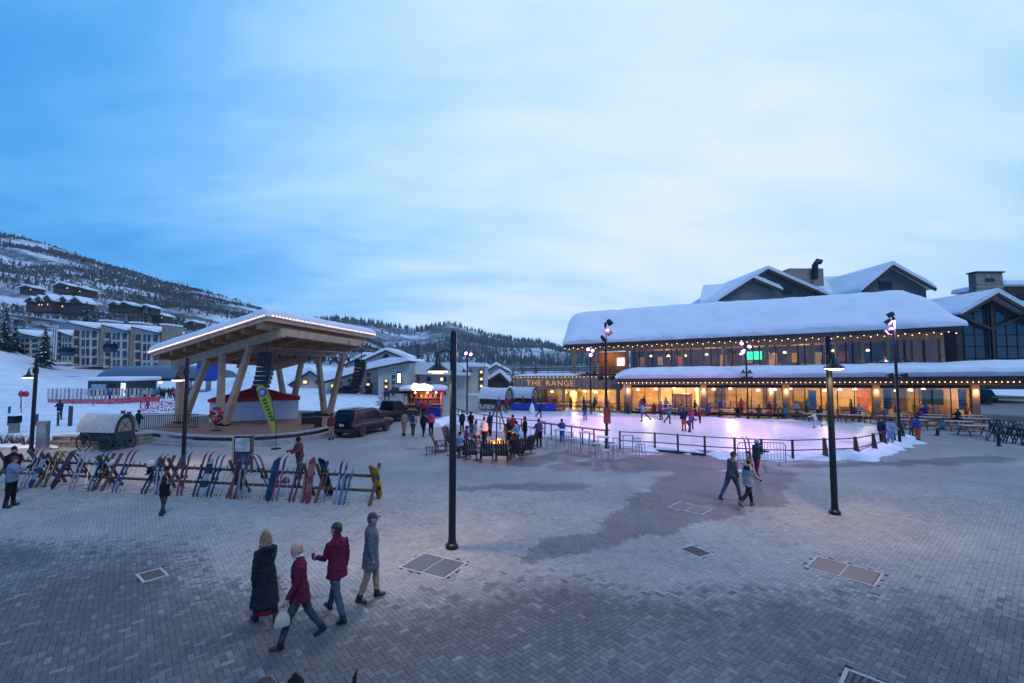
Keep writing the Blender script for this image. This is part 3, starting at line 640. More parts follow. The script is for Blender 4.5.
# ================================================================ lodge behind the roof
lodge = thing('mountain_lodge', 'green-grey lodge with snowy gables rising behind the restaurant roof', 'building', (36, 82, 0), world=True)
GREEN = mat('green_grey_siding', (.105, .125, .115), .8, var=.2, vscale=1.5); TRIMD = mat('dark_trim', (.055, .042, .035), .7, var=.2)
def gable(parent, pL, pA, pR, Y, depth, m_wall, over=1.0, zb=6.0, snow=.6):
    l, a, r = (W(*p, Y) for p in (pL, pA, pR)); nb_ = Vector((0, depth, 0))
    b = MB(); bl, br_ = Vector((l.x, Y, zb)), Vector((r.x, Y, zb))
    b.hull([bl, br_, r, a, l], [p+nb_ for p in (bl, br_, r, a, l)]); w_ = b.build('gable_wall', m_wall, parent)
    ov = Vector((0, -over, 0)); up = Vector((0, 0, snow))
    for q in (l, r):
        d = (q-a); q2 = q + d.normalized()*.9
        e = .28
        MB().beam(a+ov*.98+Vector((0, 0, .12)), q2+ov*.98+Vector((0, 0, .12)), .25, .45, up=(0, 0, 1)).build('barge_board', TRIMD, parent)
        vs = []; 
        nn = 8
        for i in range(nn+1):
            p = a + (q2-a)*(i/nn); k = snow*(1 if i < nn else .5)*(1+.2*noise.noise(Vector((i*.8, a.x, 1))))
            vs += [p+ov*1.1+Vector((0, 0, .34)), p+ov*1.15+Vector((0, 0, .34+k)), p+nb_+Vector((0, 0, .34+k)), p+nb_+Vector((0, 0, .34))]
        fs = [(i*4+j, (i+1)*4+j, (i+1)*4+(j+1) % 4, i*4+(j+1) % 4) for i in range(nn) for j in range(4)] + [(0, 1, 2, 3), (nn*4, nn*4+3, nn*4+2, nn*4+1)]
        MB().add(vs, fs).build('roof_snow', SNOW, parent, smooth=True)
    return l, a, r
gable(lodge, (718, 301), (765, 272), (822, 297), 80, 16, GREEN)
gable(lodge, (716, 303), (750, 281), (774, 291), 74, 6, STONE)
gable(lodge, (858, 293), (888, 268), (926, 289), 76, 18, GREEN)
# snowy main roof between the gables
def roofquad(parent, pts, name='roof_snow', th=.6):
    p = [W(*q) for q in pts]; MB().hull(p, [x+Vector((0, 0, th)) for x in p]).build(name, SNOW, parent, smooth=True)
roofquad(lodge, [(700, 303, 80), (720, 303, 80), (735, 286, 92), (703, 288, 92)]); roofquad(lodge, [(795, 297, 82), (862, 295, 82), (868, 278, 94), (800, 280, 94)])
roofquad(lodge, [(905, 291, 82), (932, 290, 82), (922, 281, 94), (900, 281, 94)])
for (x0, x1, y0, y1, Y) in ((757, 767, 286, 294, 79.9), (783, 792, 288, 294, 79.9), (880, 892, 281, 289, 75.9)):
    a, c = W(x0, y1, Y), W(x1, y0, Y); w_ = MB().box(((a.x+c.x)/2, Y, (a.z+c.z)/2), (c.x-a.x, .2, c.z-a.z)).build('window', TRIMD, lodge)
    MB().box(((a.x+c.x)/2, Y-.12, (a.z+c.z)/2), (c.x-a.x-.3, .04, c.z-a.z-.3)).build('pane', GLASSD, w_)
a, c = W(785, 283, 88), W(818, 270, 88)
ch = MB().box(((a.x+c.x)/2, 88, (a.z+c.z)/2-2), (c.x-a.x, 3, c.z-a.z+4)).build('chimney', STONE2, lodge)
v0, v1, v2 = W(815, 279, 86), W(815, 265, 86), W(821, 262, 86)
MB().tube([v0, v1, (v1+v2)/2+Vector((0, 0, .5)), v2], .55, 8).build('vent_pipe', DARKM, lodge, smooth=True)
# glass fronted hall on the right, stone chimney, brown house
hall = thing('glass_hall', 'dark blue glass-fronted gable hall beside the stone chimney', 'building', W(990, 369, 62), world=True)
l, a, r = gable(hall, (955, 315), (986, 297), (1062, 340), 62, 14, TRIMD, over=1.5, zb=2)
HG = mat('blue_hall_glass', (.03, .055, .09), .08, var=.3, vscale=.4, spec=.8)
nx = 9
for i in range(nx):
    x0 = l.x+1.0+(r.x-l.x-1.4)*i/nx; x1 = l.x+1.0+(r.x-l.x-1.4)*(i+1)/nx; xm = (x0+x1)/2
    top = min(l.z + (a.z-l.z)*(xm-l.x)/(a.x-l.x), a.z + (r.z-a.z)*(xm-a.x)/(r.x-a.x)) - .9
    z = 3.0
    while z < top-.3:
        z2 = min(z+1.6, top); MB().box((xm, 61.93, (z+z2)/2), (x1-x0-.14, .05, z2-z-.14)).build('pane', HG, hall); z = z2
    MB().box((x0, 61.90, (top+3)/2), (.14, .12, top-3)).build('mullion', TRIMD, hall)
MB().beam(a+Vector((0, -.5, -1)), Vector((a.x, 61.5, 3)), .35, .35).build('king_post', TRIMD, hall)
for sg in (-1, 1): MB().beam(Vector((a.x, 61.5, a.z-4.5)), Vector((a.x+sg*4.5, 61.5, a.z-2.6)), .3, .35).build('brace', TRIMD, hall)
def stone_block_wall(parent, x0, x1, Y, z0, z1, depth, seed, bw=.7, bh=.38):
    r2 = random.Random(seed); core = MB().box(((x0+x1)/2, Y+depth/2+.06, (z0+z1)/2), (x1-x0-.06, depth, z1-z0-.03)).build('core', mat('mortar', (.13, .125, .12), .95), parent)
    z = z0
    while z < z1-.05:
        h = min(r2.uniform(.7, 1.3)*bh, z1-z); x = x0
        while x < x1-.05:
            w = min(r2.uniform(.6, 1.7)*bw, x1-x)
            if x1-x-w < .12: w = x1-x
            MB().box((x+w/2, Y+.03+r2.uniform(-.04, .02), z+h/2), (w-.035, .18, h-.035)).build('stone', r2.choice((STONE, STONE2)), core); x += w
        z += h
chim = thing('stone_chimney', 'square stone chimney tower with a small dark vent behind the glass hall', 'chimney', W(990, 369, 68), world=True)
a, c = W(978, 312, 68), W(1002, 273, 68)
stone_block_wall(chim, a.x, c.x, 68, a.z-2, c.z, 1.1, 3, 1.0, .6); MB().box(((a.x+c.x)/2, 68.5, c.z+.12), (c.x-a.x+.4, 1.5, .22)).build('cap', TRIMD, chim)
MB().box(((a.x+c.x)/2, 67.86, c.z-1.1), (1.3, .1, .5)).build('vent', BLACK, chim)
bh = thing('brown_house', 'red-brown upper storeys with snow ledges at the right edge', 'building', W(1020, 369, 72), world=True)
BRN = mat('red_brown_siding', (.12, .05, .04), .75, var=.25)
a, c = W(1006, 325, 72), W(1090, 287, 72)
MB().box(((a.x+c.x)/2, 76, (2+c.z)/2), (c.x-a.x, 8, c.z-2)).build('wall', BRN, bh)
for zz, yy in ((c.z+.1, 0), (W(0, 307, 72).z, 0)):
    MB().hull([Vector((x, y, zz)) for x, y in ((a.x-1, 70.8), (c.x, 70.8), (c.x, 80), (a.x-1, 80))], [Vector((x, y, zz+.9)) for x, y in ((a.x-.6, 71.2), (c.x, 71.2), (c.x, 80), (a.x-.6, 80))]).build('snow_ledge', SNOW, bh, bevel=.2)
for i in range(2):
    w_ = MB().box((a.x+3+i*4, 71.95, W(0, 298, 72).z), (2, .14, 1.4)).build('window', TRIMD, bh); MB().box((a.x+3+i*4, 71.86, W(0, 298, 72).z), (1.7, .04, 1.1)).build('pane', GLASSD, w_)
# ================================================================ ice rink, its fence, snow banks
RNK = [(452, 424), (500, 431), (545, 436), (607, 445), (655, 449), (680, 451.5), (705, 454), (765, 458), (825, 457.5), (856, 456), (874, 452), (884, 448), (893, 444), (903, 437), (893, 429), (840, 422.5), (740, 420.5), (650, 416.5), (560, 412), (500, 411), (455, 415)]
RP = [G(*p) for p in RNK]
def offset(poly, d):
    c = sum(poly, Vector())/len(poly); return [p + (p-c).normalized()*d for p in poly]
inn = offset(RP, -0.7)
ice = MB().prism([(p.x, p.y) for p in inn], .012, .10)
ICE = mat('ice', (.64, .62, .67), .42, var=.14, vscale=1.1, bump=.25, bscale=5, spec=.22, stretch=(.35, 1.6, 1))
struct(ice.build('ice_rink', ICE))
def bank(name, pts, w0, w1, h, seed, label):
    # pts: centre line; rough heap of shovelled snow with a ragged foot
    r2 = random.Random(seed); dense = []
    for a, b in zip(pts, pts[1:]):
        n = max(2, int((b-a).length/.22)); dense += [a.lerp(b, i/n) for i in range(n)]
    dense.append(pts[-1]); vs = []; prof = [(-1, 0), (-.8, .42), (-.45, .78), (-.1, .95), (.25, 1.0), (.6, .72), (.85, .35), (1, 0)]
    for i, p in enumerate(dense):
        d = (dense[min(i+5, len(dense)-1)]-dense[max(i-5, 0)]).normalized(); nrm = Vector((d.y, -d.x, 0))
        e = min(1, i/3, (len(dense)-1-i)/3)
        kw = .75+.65*noise.noise(Vector((i*.13, seed, 0)))+.22*noise.noise(Vector((i*.31, seed, 3))); kh = max(.15, .75+.75*noise.noise(Vector((i*.11, seed, 7)))+.35*noise.noise(Vector((i*.6, seed, 9))))
        for (q, z) in prof:
            w = w0 if q < 0 else w1
            vs.append(p + nrm*(q*w*max(.2, kw)*max(.05, e)) + Vector((0, 0, .004+z*h*kh*e + (.05*noise.noise(Vector((i*.7, q*3, seed))) if z else 0)*e)))
    n = len(prof); fs = [(i*n+j, (i+1)*n+j, (i+1)*n+j+1, i*n+j+1) for i in range(len(dense)-1) for j in range(n-1)]
    fs += [tuple(i*n for i in range(len(dense))) + tuple(i*n+n-1 for i in reversed(range(len(dense))))]
    o = MB().add(vs, fs).build(name, SNOWF, smooth=True); return tag(o, label, 'snow bank')
near = RP[3:14]
bank('snow_bank', RP[3:6]+[RP[6]], .5, 1.1, .30, 2, 'shovelled snow bank at the rink edge beside the bar tables')
bank('snow_bank', RP[6:14], .5, 1.3, .38, 5, 'long ragged snow bank curving round the right end of the rink')
bank('snow_bank', [G(449, 418), RP[0], RP[1], RP[2], RP[3]], .6, .7, .28, 8, 'snow bank along the rink behind the fire pit')
bank('snow_bank', [G(425, 428), G(440, 423), G(452, 420), G(462, 416)], .8, 1.2, .6, 12, 'heap of snow behind the central lamp post')
bank('snow_bank', [RP[14], RP[15], RP[16], RP[17], RP[18]], .4, .5, .22, 15, 'thin snow ridge between the ice and the patio tables')
for q, lb in (((735, 471), 'patch of slush on the paving by the skier'), ((640, 454), 'flat snow remnant at the foot of the rink fence')):
    p = G(*q); bank('slush_patch', [p+Vector((-.9, -.05, 0)), p+Vector((-.3, .02, 0)), p+Vector((.4, -.03, 0)), p+Vector((.9, .05, 0))], .22, .25, .03, q[0], lb)
RAILM = mat('brown_rail', (.055, .032, .028), .55, var=.25)
fence = thing('rink_fence', 'low dark two-rail fence along the near side of the rink', 'fence', RP[6], world=True)
fp = [(620, 449), (655, 451), (678, 453), (705, 455.5), (735, 457.5), (762, 459), (793, 460), (825, 459), (856, 457.5), (874, 453), (884, 449), (893, 445), (902, 439)]
FP = [G(*p) for p in fp]
for i, p in enumerate(FP):
    if i < 7: MB().box((p.x, p.y, .53), (.09, .09, 1.06)).build('post', RAILM, fence)
    else:
        d = (FP[min(i+1, len(FP)-1)]-FP[i-1]).normalized(); nn = Vector((d.y, -d.x, 0))
        MB().hull([p+d*.05+nn*.22, p-d*.05+nn*.22, p-d*.05-nn*.1, p+d*.05-nn*.1], [p+d*.05+nn*.05+Vector((0, 0, 1.1)), p-d*.05+nn*.05+Vector((0, 0, 1.1)), p-d*.05-nn*.06+Vector((0, 0, 1.1)), p+d*.05-nn*.06+Vector((0, 0, 1.1))]).build('post', RAILM, fence)
for z in (.5, 1.02):
    for a, b in zip(FP, FP[1:]): MB().tube([a+Vector((0, 0, z)), b+Vector((0, 0, z))], .03, 6).build('rail', RAILM, fence)
for a, b in zip(FP[1:3], FP[2:4]): MB().beam(a+Vector((0, -.1, .06)), b+Vector((0, -.1, .06)), .12, .12).build('sill', RAILM, fence)
def fence_line(name, pts, z, label, mm, pr=.04, rails=(.5, 1.0), post_step=1.6):
    t = thing(name, label, 'fence', pts[0], world=True)
    for a, b in zip(pts, pts[1:]):
        n = max(1, int((b-a).length/post_step))
        for i in range(n): p = a.lerp(b, i/n); MB().box((p.x, p.y, p.z+z/2), (pr*2, pr*2, z)).build('post', mm, t)
        for h in rails: MB().beam(a+Vector((0, 0, h)), b+Vector((0, 0, h)), .04, .06).build('rail', mm, t)
    p = pts[-1]; MB().box((p.x, p.y, p.z+z/2), (pr*2, pr*2, z)).build('post', mm, t); return t
fence_line('rink_fence', [G(453, 418), G(470, 424), G(500, 430), G(545, 436)], 1.05, 'dark rail fence behind the fire pit chairs', RAILM)
fence_line('rink_fence', [G(660, 415), G(740, 418.5), G(838, 420.5), G(885, 426)], 1.0, 'dark railing between the ice and the patio', RAILM)
fence_line('rink_fence', [G(560, 410), G(610, 412.5), G(655, 415)], 1.0, 'dark railing on the far side of the ice below the wing', RAILM)
def bluewall(pts, label):
    t = thing('blue_padding', label, 'padding', pts[0], world=True)
    for a, b in zip(pts, pts[1:]):
        n = max(1, round((b-a).length/1.2))
        for i in range(n):
            p, q = a.lerp(b, i/n+.01), a.lerp(b, (i+1)/n-.01); MB().beam(p+Vector((0, 0, .45)), q+Vector((0, 0, .45)), .18, .86).build('pad', mat('blue_vinyl', (.02, .05, .42), .5, var=.2), t)
bluewall([G(512, 411), G(536, 411.5), G(556, 412)], 'blue padded boards at the far left of the ice')
bluewall([G(424, 415), G(441, 417)], 'short blue padded board beside the kiosk')
bp = G(532, 414, .1); o = MB().lathe([(.28, 0), (.32, .3), (.22, .7), (.15, .95), (.03, 1.15)], bp, 10).build('white_skating_aid', WHITEP, smooth=True); tag(o, 'small white skating aid figure in front of the blue pads', 'skating aid')
# crowd barrier
cb = thing('crowd_barrier', 'grey steel crowd barrier standing against the rink fence', 'barrier', G(762, 464.5), R(-4))
MB().tube([(-1.15, 0, .12), (-1.15, 0, .95), (-1.05, 0, 1.08), (1.05, 0, 1.08), (1.15, 0, .95), (1.15, 0, .12)], .022, 7).tube([(-1.15, 0, .2), (1.15, 0, .2)], .018, 6).build('frame', mat('barrier_steel', (.20, .17, .18), .45, metal=.5), cb)
for i in range(15): MB().tube([(-1.05+i*.15, 0, .2), (-1.05+i*.15, 0, 1.07)], .011, 5).build('bar', mat('barrier_steel', (.2, .17, .18)), cb)
for s in (-.85, .85): MB().beam((s, -.28, .02), (s, .28, .02), .05, .03).beam((s, 0, .02), (s, 0, .2), .04, .04).build('foot', STEEL, cb)
# ================================================================ bar counter, high tables, stools by the rink
bc = thing('bar_counter', 'long dark bar-height counter overlooking the rink', 'counter', G(575, 442), world=True)
A_, B_ = G(540, 438), G(608, 448.5)
MB().beam(A_+Vector((0, 0, 1.06)), B_+Vector((0, 0, 1.06)), .42, .06).build('top', RAILM, bc)
for i in range(7): p = A_.lerp(B_, .03+i*.157); MB().box((p.x, p.y, .515), (.08, .08, 1.03)).build('post', RAILM, bc)
FROST = mat('frosted_metal', (.34, .36, .40), .6, metal=.2, var=.3, vscale=8); 
st = thing('bar_stool', 'x', 'stool')
for x, y in ((-1, -1), (1, -1), (1, 1), (-1, 1)): MB().beam((x*.19, y*.19, 0), (x*.14, y*.14, .73), .025, .025).build('leg', FROST, st)
MB().box((0, 0, .75), (.36, .36, .035)).build('seat', FROST, st, bevel=.01)
[MB().beam((-.17, y, .25), (.17, y, .25), .02, .02).build('footrest', FROST, st) for y in (-.17, .17)]
ht = thing('high_table', 'x', 'table')
for x, y in ((-1, -1), (1, -1), (1, 1), (-1, 1)): MB().beam((x*.26, y*.26, 0), (x*.26, y*.26, 1.02), .035, .035).build('leg', FROST, ht)
MB().box((0, 0, 1.04), (.7, .7, .04)).build('top', mat('snowy_top', (.5, .52, .55), .7), ht, bevel=.012)
[MB().box((0, y, .3), (.5, .03, .03)).build('stretcher', FROST, ht) for y in (-.26, .26)]
ORD = ['first', 'second', 'third', 'fourth', 'fifth', 'sixth', 'seventh', 'eighth', 'ninth', 'tenth', 'eleventh', 'twelfth', 'thirteenth', 'fourteenth', 'fifteenth', 'sixteenth', 'seventeenth', 'eighteenth', 'nineteenth', 'twentieth']
tabs = [(560, 447), (585, 450), (603, 456), (628, 453)]
for i, p in enumerate(tabs):
    o = ht if i == 0 else copy_tree(ht); o.location = G(*p); o.rotation_euler = (0, 0, R(-12)); o['label'] = 'frosty high table by the rink, %s from the fire pit' % ORD[i]; o['group'] = 'high tables by the rink'
sts = [(541, 443), (550, 449), (570, 444), (573, 452), (592, 446), (596, 458), (613, 460), (616, 451), (637, 451), (641, 458), (606, 466), (533, 440)]
sts.sort()
for i, p in enumerate(sts):
    o = st if i == 0 else copy_tree(st); o.location = G(*p); o.rotation_euler = (0, 0, R((i*37) % 90)); o['label'] = 'frosty backless bar stool, %s from the fire pit along the rink' % ORD[i]; o['group'] = 'bar stools by the rink'
# ================================================================ fire pit and rocking chairs
FC = G(497, 450)
fpit = thing('fire_pit', 'round stone fire pit with a small flame and dark tripod', 'fire pit', FC)
n = 14
for j in range(2):
    for i in range(n):
        a = 2*math.pi*(i+.5*j)/n; MB().box((.62*math.cos(a), .62*math.sin(a), .13+j*.23), (.2, .27, .21), a).build('stone', [STONE, STONE2][i % 2], fpit, bevel=.015)
MB().lathe([(.5, 0), (.5, .3), (.02, .32)], n=12).build('ash_bed', BLACK, fpit)
for i in range(3):
    a = 2.1*i+.5; MB().tube([(1.0*math.cos(a), 1.0*math.sin(a), 0), (.03*math.cos(a), .03*math.sin(a), 2.75)], .04, 6).build('tripod_leg', DARKM, fpit)
MB().tube([(0, 0, 2.7), (0, 0, 1.7)], .012, 5).build('chain', DARKM, fpit)
FIRE = mat('flame', (1, .4, .1), var=0, emit=(1, .20, .045), estr=2.6)
r_ = random.Random(2)
for i in range(5):
    a = i*1.25; h = r_.uniform(.14, .36); x, y = .2*math.cos(a), .2*math.sin(a)
    MB().lathe([(.01, 0), (.10, .12*h), (.08, .45*h), (.035, .8*h), (.004, h)], (x, y, .32), 7).build('flame', FIRE, fpit, smooth=True)
lamp('fire_light', 'POINT', (0, 0, .85), 60, (1, .4, .12), fpit, .2)
CHW = mat('weathered_chair_wood', (.028, .026, .028), .7, var=.4)
rc = thing('rocking_chair', 'x', 'chair')
for x in (-.3, .3):
    MB().tube([(x, -.48, .10), (x, -.2, .045), (x, .1, .03), (x, .4, .07), (x, .62, .15)], .028, 6).build('rocker', CHW, rc)
    MB().beam((x, -.28, .05), (x, -.28, .62), .05, .06).build('leg', CHW, rc); MB().beam((x, .2, .04), (x, .33, .58), .05, .06).build('leg', CHW, rc)
    MB().beam((x, -.38, .64), (x, .36, .60), .10, .03).build('armrest', CHW, rc)
for i in range(5): MB().beam((-.3, -.26+i*.12, .40-i*.02), (.3, -.26+i*.12, .40-i*.02), .10, .022).build('seat_slat', CHW, rc)
for i in range(5): MB().beam((-.24+i*.12, .28, .33), (-.26+i*.13, .62, 1.18-abs(i-2)*.03), .095, .02, up=(0, 1, 0)).build('back_slat', CHW, rc)
MB().beam((-.3, .5, .88), (.3, .5, .88), .05, .03).build('back_rail', CHW, rc)
chs = [(441, 452, 'leftmost'), (452, 446, 'second from the left'), (459, 457, 'third from the left, at the front'), (473, 460, 'fourth from the left, at the front'), (487, 461.5, 'fifth from the left, at the front'), (502, 461, 'sixth from the left, at the front'), (515, 459, 'seventh from the left, at the front'), (524, 455, 'eighth from the left'), (528, 449, 'rightmost'), (478, 443.5, 'at the back left'), (512, 443, 'at the back right')]
for i, (px, py, lb) in enumerate(chs):
    o = rc if i == 0 else copy_tree(rc); p = G(px, py); o.location = p; d = FC-p
    o.rotation_euler = (0, 0, math.atan2(d.y, d.x)+math.pi/2 + R((i*29) % 24-12)); o['label'] = 'dark wooden rocking chair round the fire pit, %s' % lb; o['group'] = 'rocking chairs round the fire pit'
sb = thing('low_stand', 'small dark slatted side table left of the fire pit chairs', 'table', G(431, 455), R(10))
for i in range(4): MB().box((-.24+i*.16, 0, .43), (.13, .5, .03)).build('slat', CHW, sb)
for x in (-.24, .24):
    for y in (-.2, .2): MB().box((x, y, .205), (.04, .04, .41)).build('leg', CHW, sb)
# ================================================================ picnic tables on the patio
PT = mat('picnic_wood', (.16, .10, .075), .7, var=.3, vscale=4); PTS = mat('snow_dusted_wood', (.45, .40, .38), .75, var=.35, vscale=3)
pt = thing('picnic_table', 'x', 'picnic table')
for i in range(4): MB().box((0, -.30+i*.2, .74), (1.9, .185, .04)).build('table_board', PTS, pt)
for y in (-.72, .72): MB().box((0, y, .45), (1.9, .26, .045)).build('bench', PT, pt)
for x in (-.7, .7):
    for sg in (-1, 1): MB().beam((x, sg*.66, 0), (x, sg*.22, .72), .05, .09).build('leg', PT, pt)
    MB().box((x, 0, .41), (.06, 1.66, .05)).build('crossbar', DARKM, pt)
k = 0
plist = [(2.2, -1.6), (4.9, -1.7), (7.6, -1.6), (10.3, -1.7), (13.0, -1.6), (15.7, -1.8), (18.4, -1.7), (21.1, -1.8), (23.9, -2.0), (26.7, -2.0), (29.2, -2.1),
         (16.9, -4.1), (19.7, -4.2), (22.5, -4.4), (25.3, -4.6), (28.1, -4.8), (22.6, -7.3), (25.4, -7.6), (28.2, -7.8), (24.8, -10.6)]
for i, (s, t) in enumerate(plist):
    o = pt if i == 0 else copy_tree(pt); o.location = B(s, t-.4, 0); o.rotation_euler = (0, 0, B_RZ + R((i*17) % 9-4))
    row = 'row against the windows' if i < 11 else 'second row from the windows' if i < 16 else 'third row from the windows' if i < 19 else ''
    j = i if i < 11 else i-11 if i < 16 else i-16
    o['label'] = ('wooden picnic table in the %s, %s from the left' % (row, ORD[j])) if row else 'wooden picnic table nearest the tall mast at the rink end'; o['group'] = 'picnic tables on the patio'
for i in range(5):
    p = B(-11.5+i*2.4, WT-1.7, 0); o = copy_tree(pt); o.location = p; o.rotation_euler = (0, 0, B_RZ); o['label'] = 'wooden picnic table below the sign band, %s from the left' % ORD[i]; o['group'] = 'picnic tables on the patio'
# ================================================================ stage pavilion
P1 = Vector((-16.8, 31.0, 0)); SU = Vector((-0.939, 0.344, 0)).normalized(); SV = Vector((0.334, 0.943, 0)).normalized(); LU, LV = 11.6, 11.7
def Rf(u, v, dz=0.0):
    p = P1 + SU*u + SV*v; return Vector((p.x, p.y, 8.15 - 2.35*u/LU - 0.5*v/LV + dz))
DZ = 0.52
def Dk(u, v, z=DZ): p = P1 + SU*u + SV*v; return Vector((p.x, p.y, z))
pav = thing('stage_pavilion', 'timber stage pavilion with slanted columns and a thick snow-covered shed roof', 'pavilion', Dk(5.8, 5.8, 0), world=True)
def rbox(u0, u1, v0, v1, d0, d1): return MB().hull([Rf(u0, v0, d0), Rf(u1, v0, d0), Rf(u1, v1, d0), Rf(u0, v1, d0)], [Rf(u0, v0, d1), Rf(u1, v0, d1), Rf(u1, v1, d1), Rf(u0, v1, d1)])
rbox(0, LU, 0, LV, 0.0, .16).build('roof_deck', CEDAR, pav)
PALEW = mat('pale_glulam', (.46, .325, .21), .6, var=.2, vscale=2, bump=.15, bscale=10)
rbox(-.06, LU+.06, -.10, -.004, -.12, .34).build('fascia', PALEW, pav); rbox(-.10, -.004, -.004, LV+.06, -.12, .34).build('fascia', PALEW, pav)
rbox(LU+.004, LU+.1, -.004, LV+.06, -.12, .34).build('fascia', PALEW, pav)
for i in range(8): u = .8+i*1.45; rbox(u, u+.26, .12, LV-.12, -.42, -.004).build('rafter', PALEW if i < 1 else CEDAR, pav)
for v in (1.3, 9.9): rbox(-.0, LU-.2, v, v+.36, -1.05, -.424).build('main_beam', PALEW, pav)
for v in (4.2, 7.0): rbox(.1, LU-.3, v, v+.2, -.72, -.424).build('purlin', CEDAR, pav)
rbox(.0, .3, 1.67, 9.9, -.95, -.424).build('edge_beam', PALEW, pav)
for (bu, bv, tops, tv_) in ((5.8, 1.5, (3.2, 6.0), 1.48), (10.3, 1.5, (7.6, 10.5), 1.48), (3.6, 10.0, (1.84, 4.8), 10.08), (8.1, 10.0, (6.8, 9.55), 10.08)):
    for j, tu in enumerate(tops):
        a = Dk(bu-.28+.5*j, bv+(.0)); b_ = Rf(tu, tv_, -1.04)
        c = MB().beam(a, b_, .40, .44, up=tuple(SV), w2=.34, h2=.36).build('column', PALEW, pav)
        MB().beam(a, a.lerp(b_, .03), .46, .5, up=tuple(SV)).build('steel_shoe', DARKM, c)
# snow blanket
nu, nv = 20, 20; vs = []; top = lambda u, v: .62*min(1, math.sqrt(max(.0, min(u+.18, LU+.18-u, v+.18, LV+.18-v))/.5)) 
grid = {}
for i in range(nu+1):
    for j in range(nv+1):
        f = lambda k, n_, L: (-.2 + (L+.4)*(0.5-0.5*math.cos(math.pi*k/n_)))
        u_, v_ = f(i, nu, LU), f(j, nv, LV); e = max(0, min(u_+.2, LU+.2-u_, v_+.2, LV+.2-v_))
        h = .12 + .55*math.sqrt(1-(1-min(1, e/.75))**2) + .05*noise.noise(Vector((u_*.6, v_*.6, 3)))
        grid[i, j] = len(vs); vs.append(Rf(u_, v_, .26+h))
fs = [(grid[i, j], grid[i+1, j], grid[i+1, j+1], grid[i, j+1]) for i in range(nu) for j in range(nv)]
rim = [grid[i, 0] for i in range(nu)] + [grid[nu, j] for j in range(nv)] + [grid[i, nv] for i in range(nu, 0, -1)] + [grid[0, j] for j in range(nv, 0, -1)]
b0 = len(vs); vs += [vs[k]-Vector((0, 0, .22)) for k in rim]; n = len(rim)
fs += [(rim[k], rim[(k+1) % n], b0+(k+1) % n, b0+k) for k in range(n)] + [tuple(range(b0, b0+n))]
MB().add(vs, fs).build('roof_snow', SNOW, pav, smooth=True)
sp = thing('string_lights', 'warm string of bulbs round the stage pavilion roof edge', 'string lights', Rf(0, 0), world=True)
for i in range(49): MB().ball(Rf(i*LU/48, -.26, .22), .026, 6, 4).build('bulb', BULB, sp)
for i in range(1, 40): MB().ball(Rf(-.26, i*LV/39, .22), .026, 6, 4).build('bulb', BULB, sp)
MB().tube([Rf(LU, -.13, .33), Rf(-.13, -.13, .33), Rf(-.13, LV, .33)], .012, 4).build('wire', BLACK, sp)
# platform: curved stone kerb and steps, brick deck
DECKM = mat('brick_red_deck', (.25, .13, .09), .75, var=.25, vscale=2, bump=.2, bscale=25)
arc = [G(x, y, DZ) for x, y in ((150, 432), (178, 435), (205, 436.5), (235, 437), (265, 436), (295, 433.5), (318, 430), (334, 426))]
back = [Dk(1.0, 13.5), Dk(13.5, 13.0), Dk(14.2, 4.0)]
deck = thing('stage_platform', 'raised stage platform with brick-red deck and curved grey stone steps', 'platform', Dk(5.8, 5.8, 0), world=True)
poly = [(p.x, p.y) for p in arc+back]
MB().prism(poly, 0.0, DZ).build('deck', DECKM, deck)
KERB = mat('cut_stone_kerb', (.33, .33, .34), .8, var=.2, vscale=3, bump=.3, bscale=20)
cen = Dk(5, 8, 0)
for lev, (off0, off1, z0, z1) in enumerate(((-.35, .35, DZ+.002, DZ+.06), (.02, .75, 0, .30), )):
    for k, (a, b) in enumerate(zip(arc, arc[1:])):
        nseg = 3
        for q in range(nseg):
            p, r2 = a.lerp(b, q/nseg+.004), a.lerp(b, (q+1)/nseg-.004)
            pts = []
            for w_, o_ in ((p, off0), (r2, off0), (r2, off1), (p, off1)):
                d = (w_-cen); d.z = 0; d.normalize(); pts.append(Vector((w_.x+d.x*o_, w_.y+d.y*o_, 0)))
            MB().hull([x+Vector((0, 0, z0)) for x in pts], [x+Vector((0, 0, z1)) for x in pts]).build('step_stone', KERB, deck)
# left retaining wall of stones with a coping and steps down
rw = thing('stone_retaining_wall', 'low grey stone wall behind the covered wagon', 'wall', G(92, 446), world=True)
def stone_run(parent, a, b, h, seed, bw=.75, bh=.26):
    r2 = random.Random(seed); d = (b-a); L = d.length; d.normalize(); rz = math.atan2(d.y, d.x); m_ = (a+b)/2; nrm = Vector((d.y, -d.x, 0))
    core = MB().box((m_.x-nrm.x*.2, m_.y-nrm.y*.2, h/2), (L, .5, h-.02), rz).build('core', mat('mortar', (.13, .125, .12), .95), parent)
    z = 0
    while z < h-.04:
        hh = min(bh*r2.uniform(.85, 1.15), h-z); x = 0
        while x < L-.03:
            w = min(bw*r2.uniform(.6, 1.6), L-x); p = a+d*(x+w/2)+nrm*(.06+r2.uniform(-.02, .03))
            MB().box((p.x, p.y, z+hh/2), (w-.025, .16, hh-.025), rz).build('stone', r2.choice((STONE, STONE2, STONE)), core); x += w
        z += hh
    x = 0
    while x < L-.05:
        w = min(1.2, L-x); p = a+d*(x+w/2)-nrm*.12; MB().box((p.x, p.y, h+.05), (w-.02, .62, .09), rz).build('coping', KERB, core); x += w
stone_run(rw, G(54, 447), G(103, 447), .62, 4); stone_run(rw, G(103, 447), G(152, 443), .62, 6)
ss = thing('stone_steps', 'broad stone steps climbing between the wall and the stage', 'steps', G(165, 444), world=True)
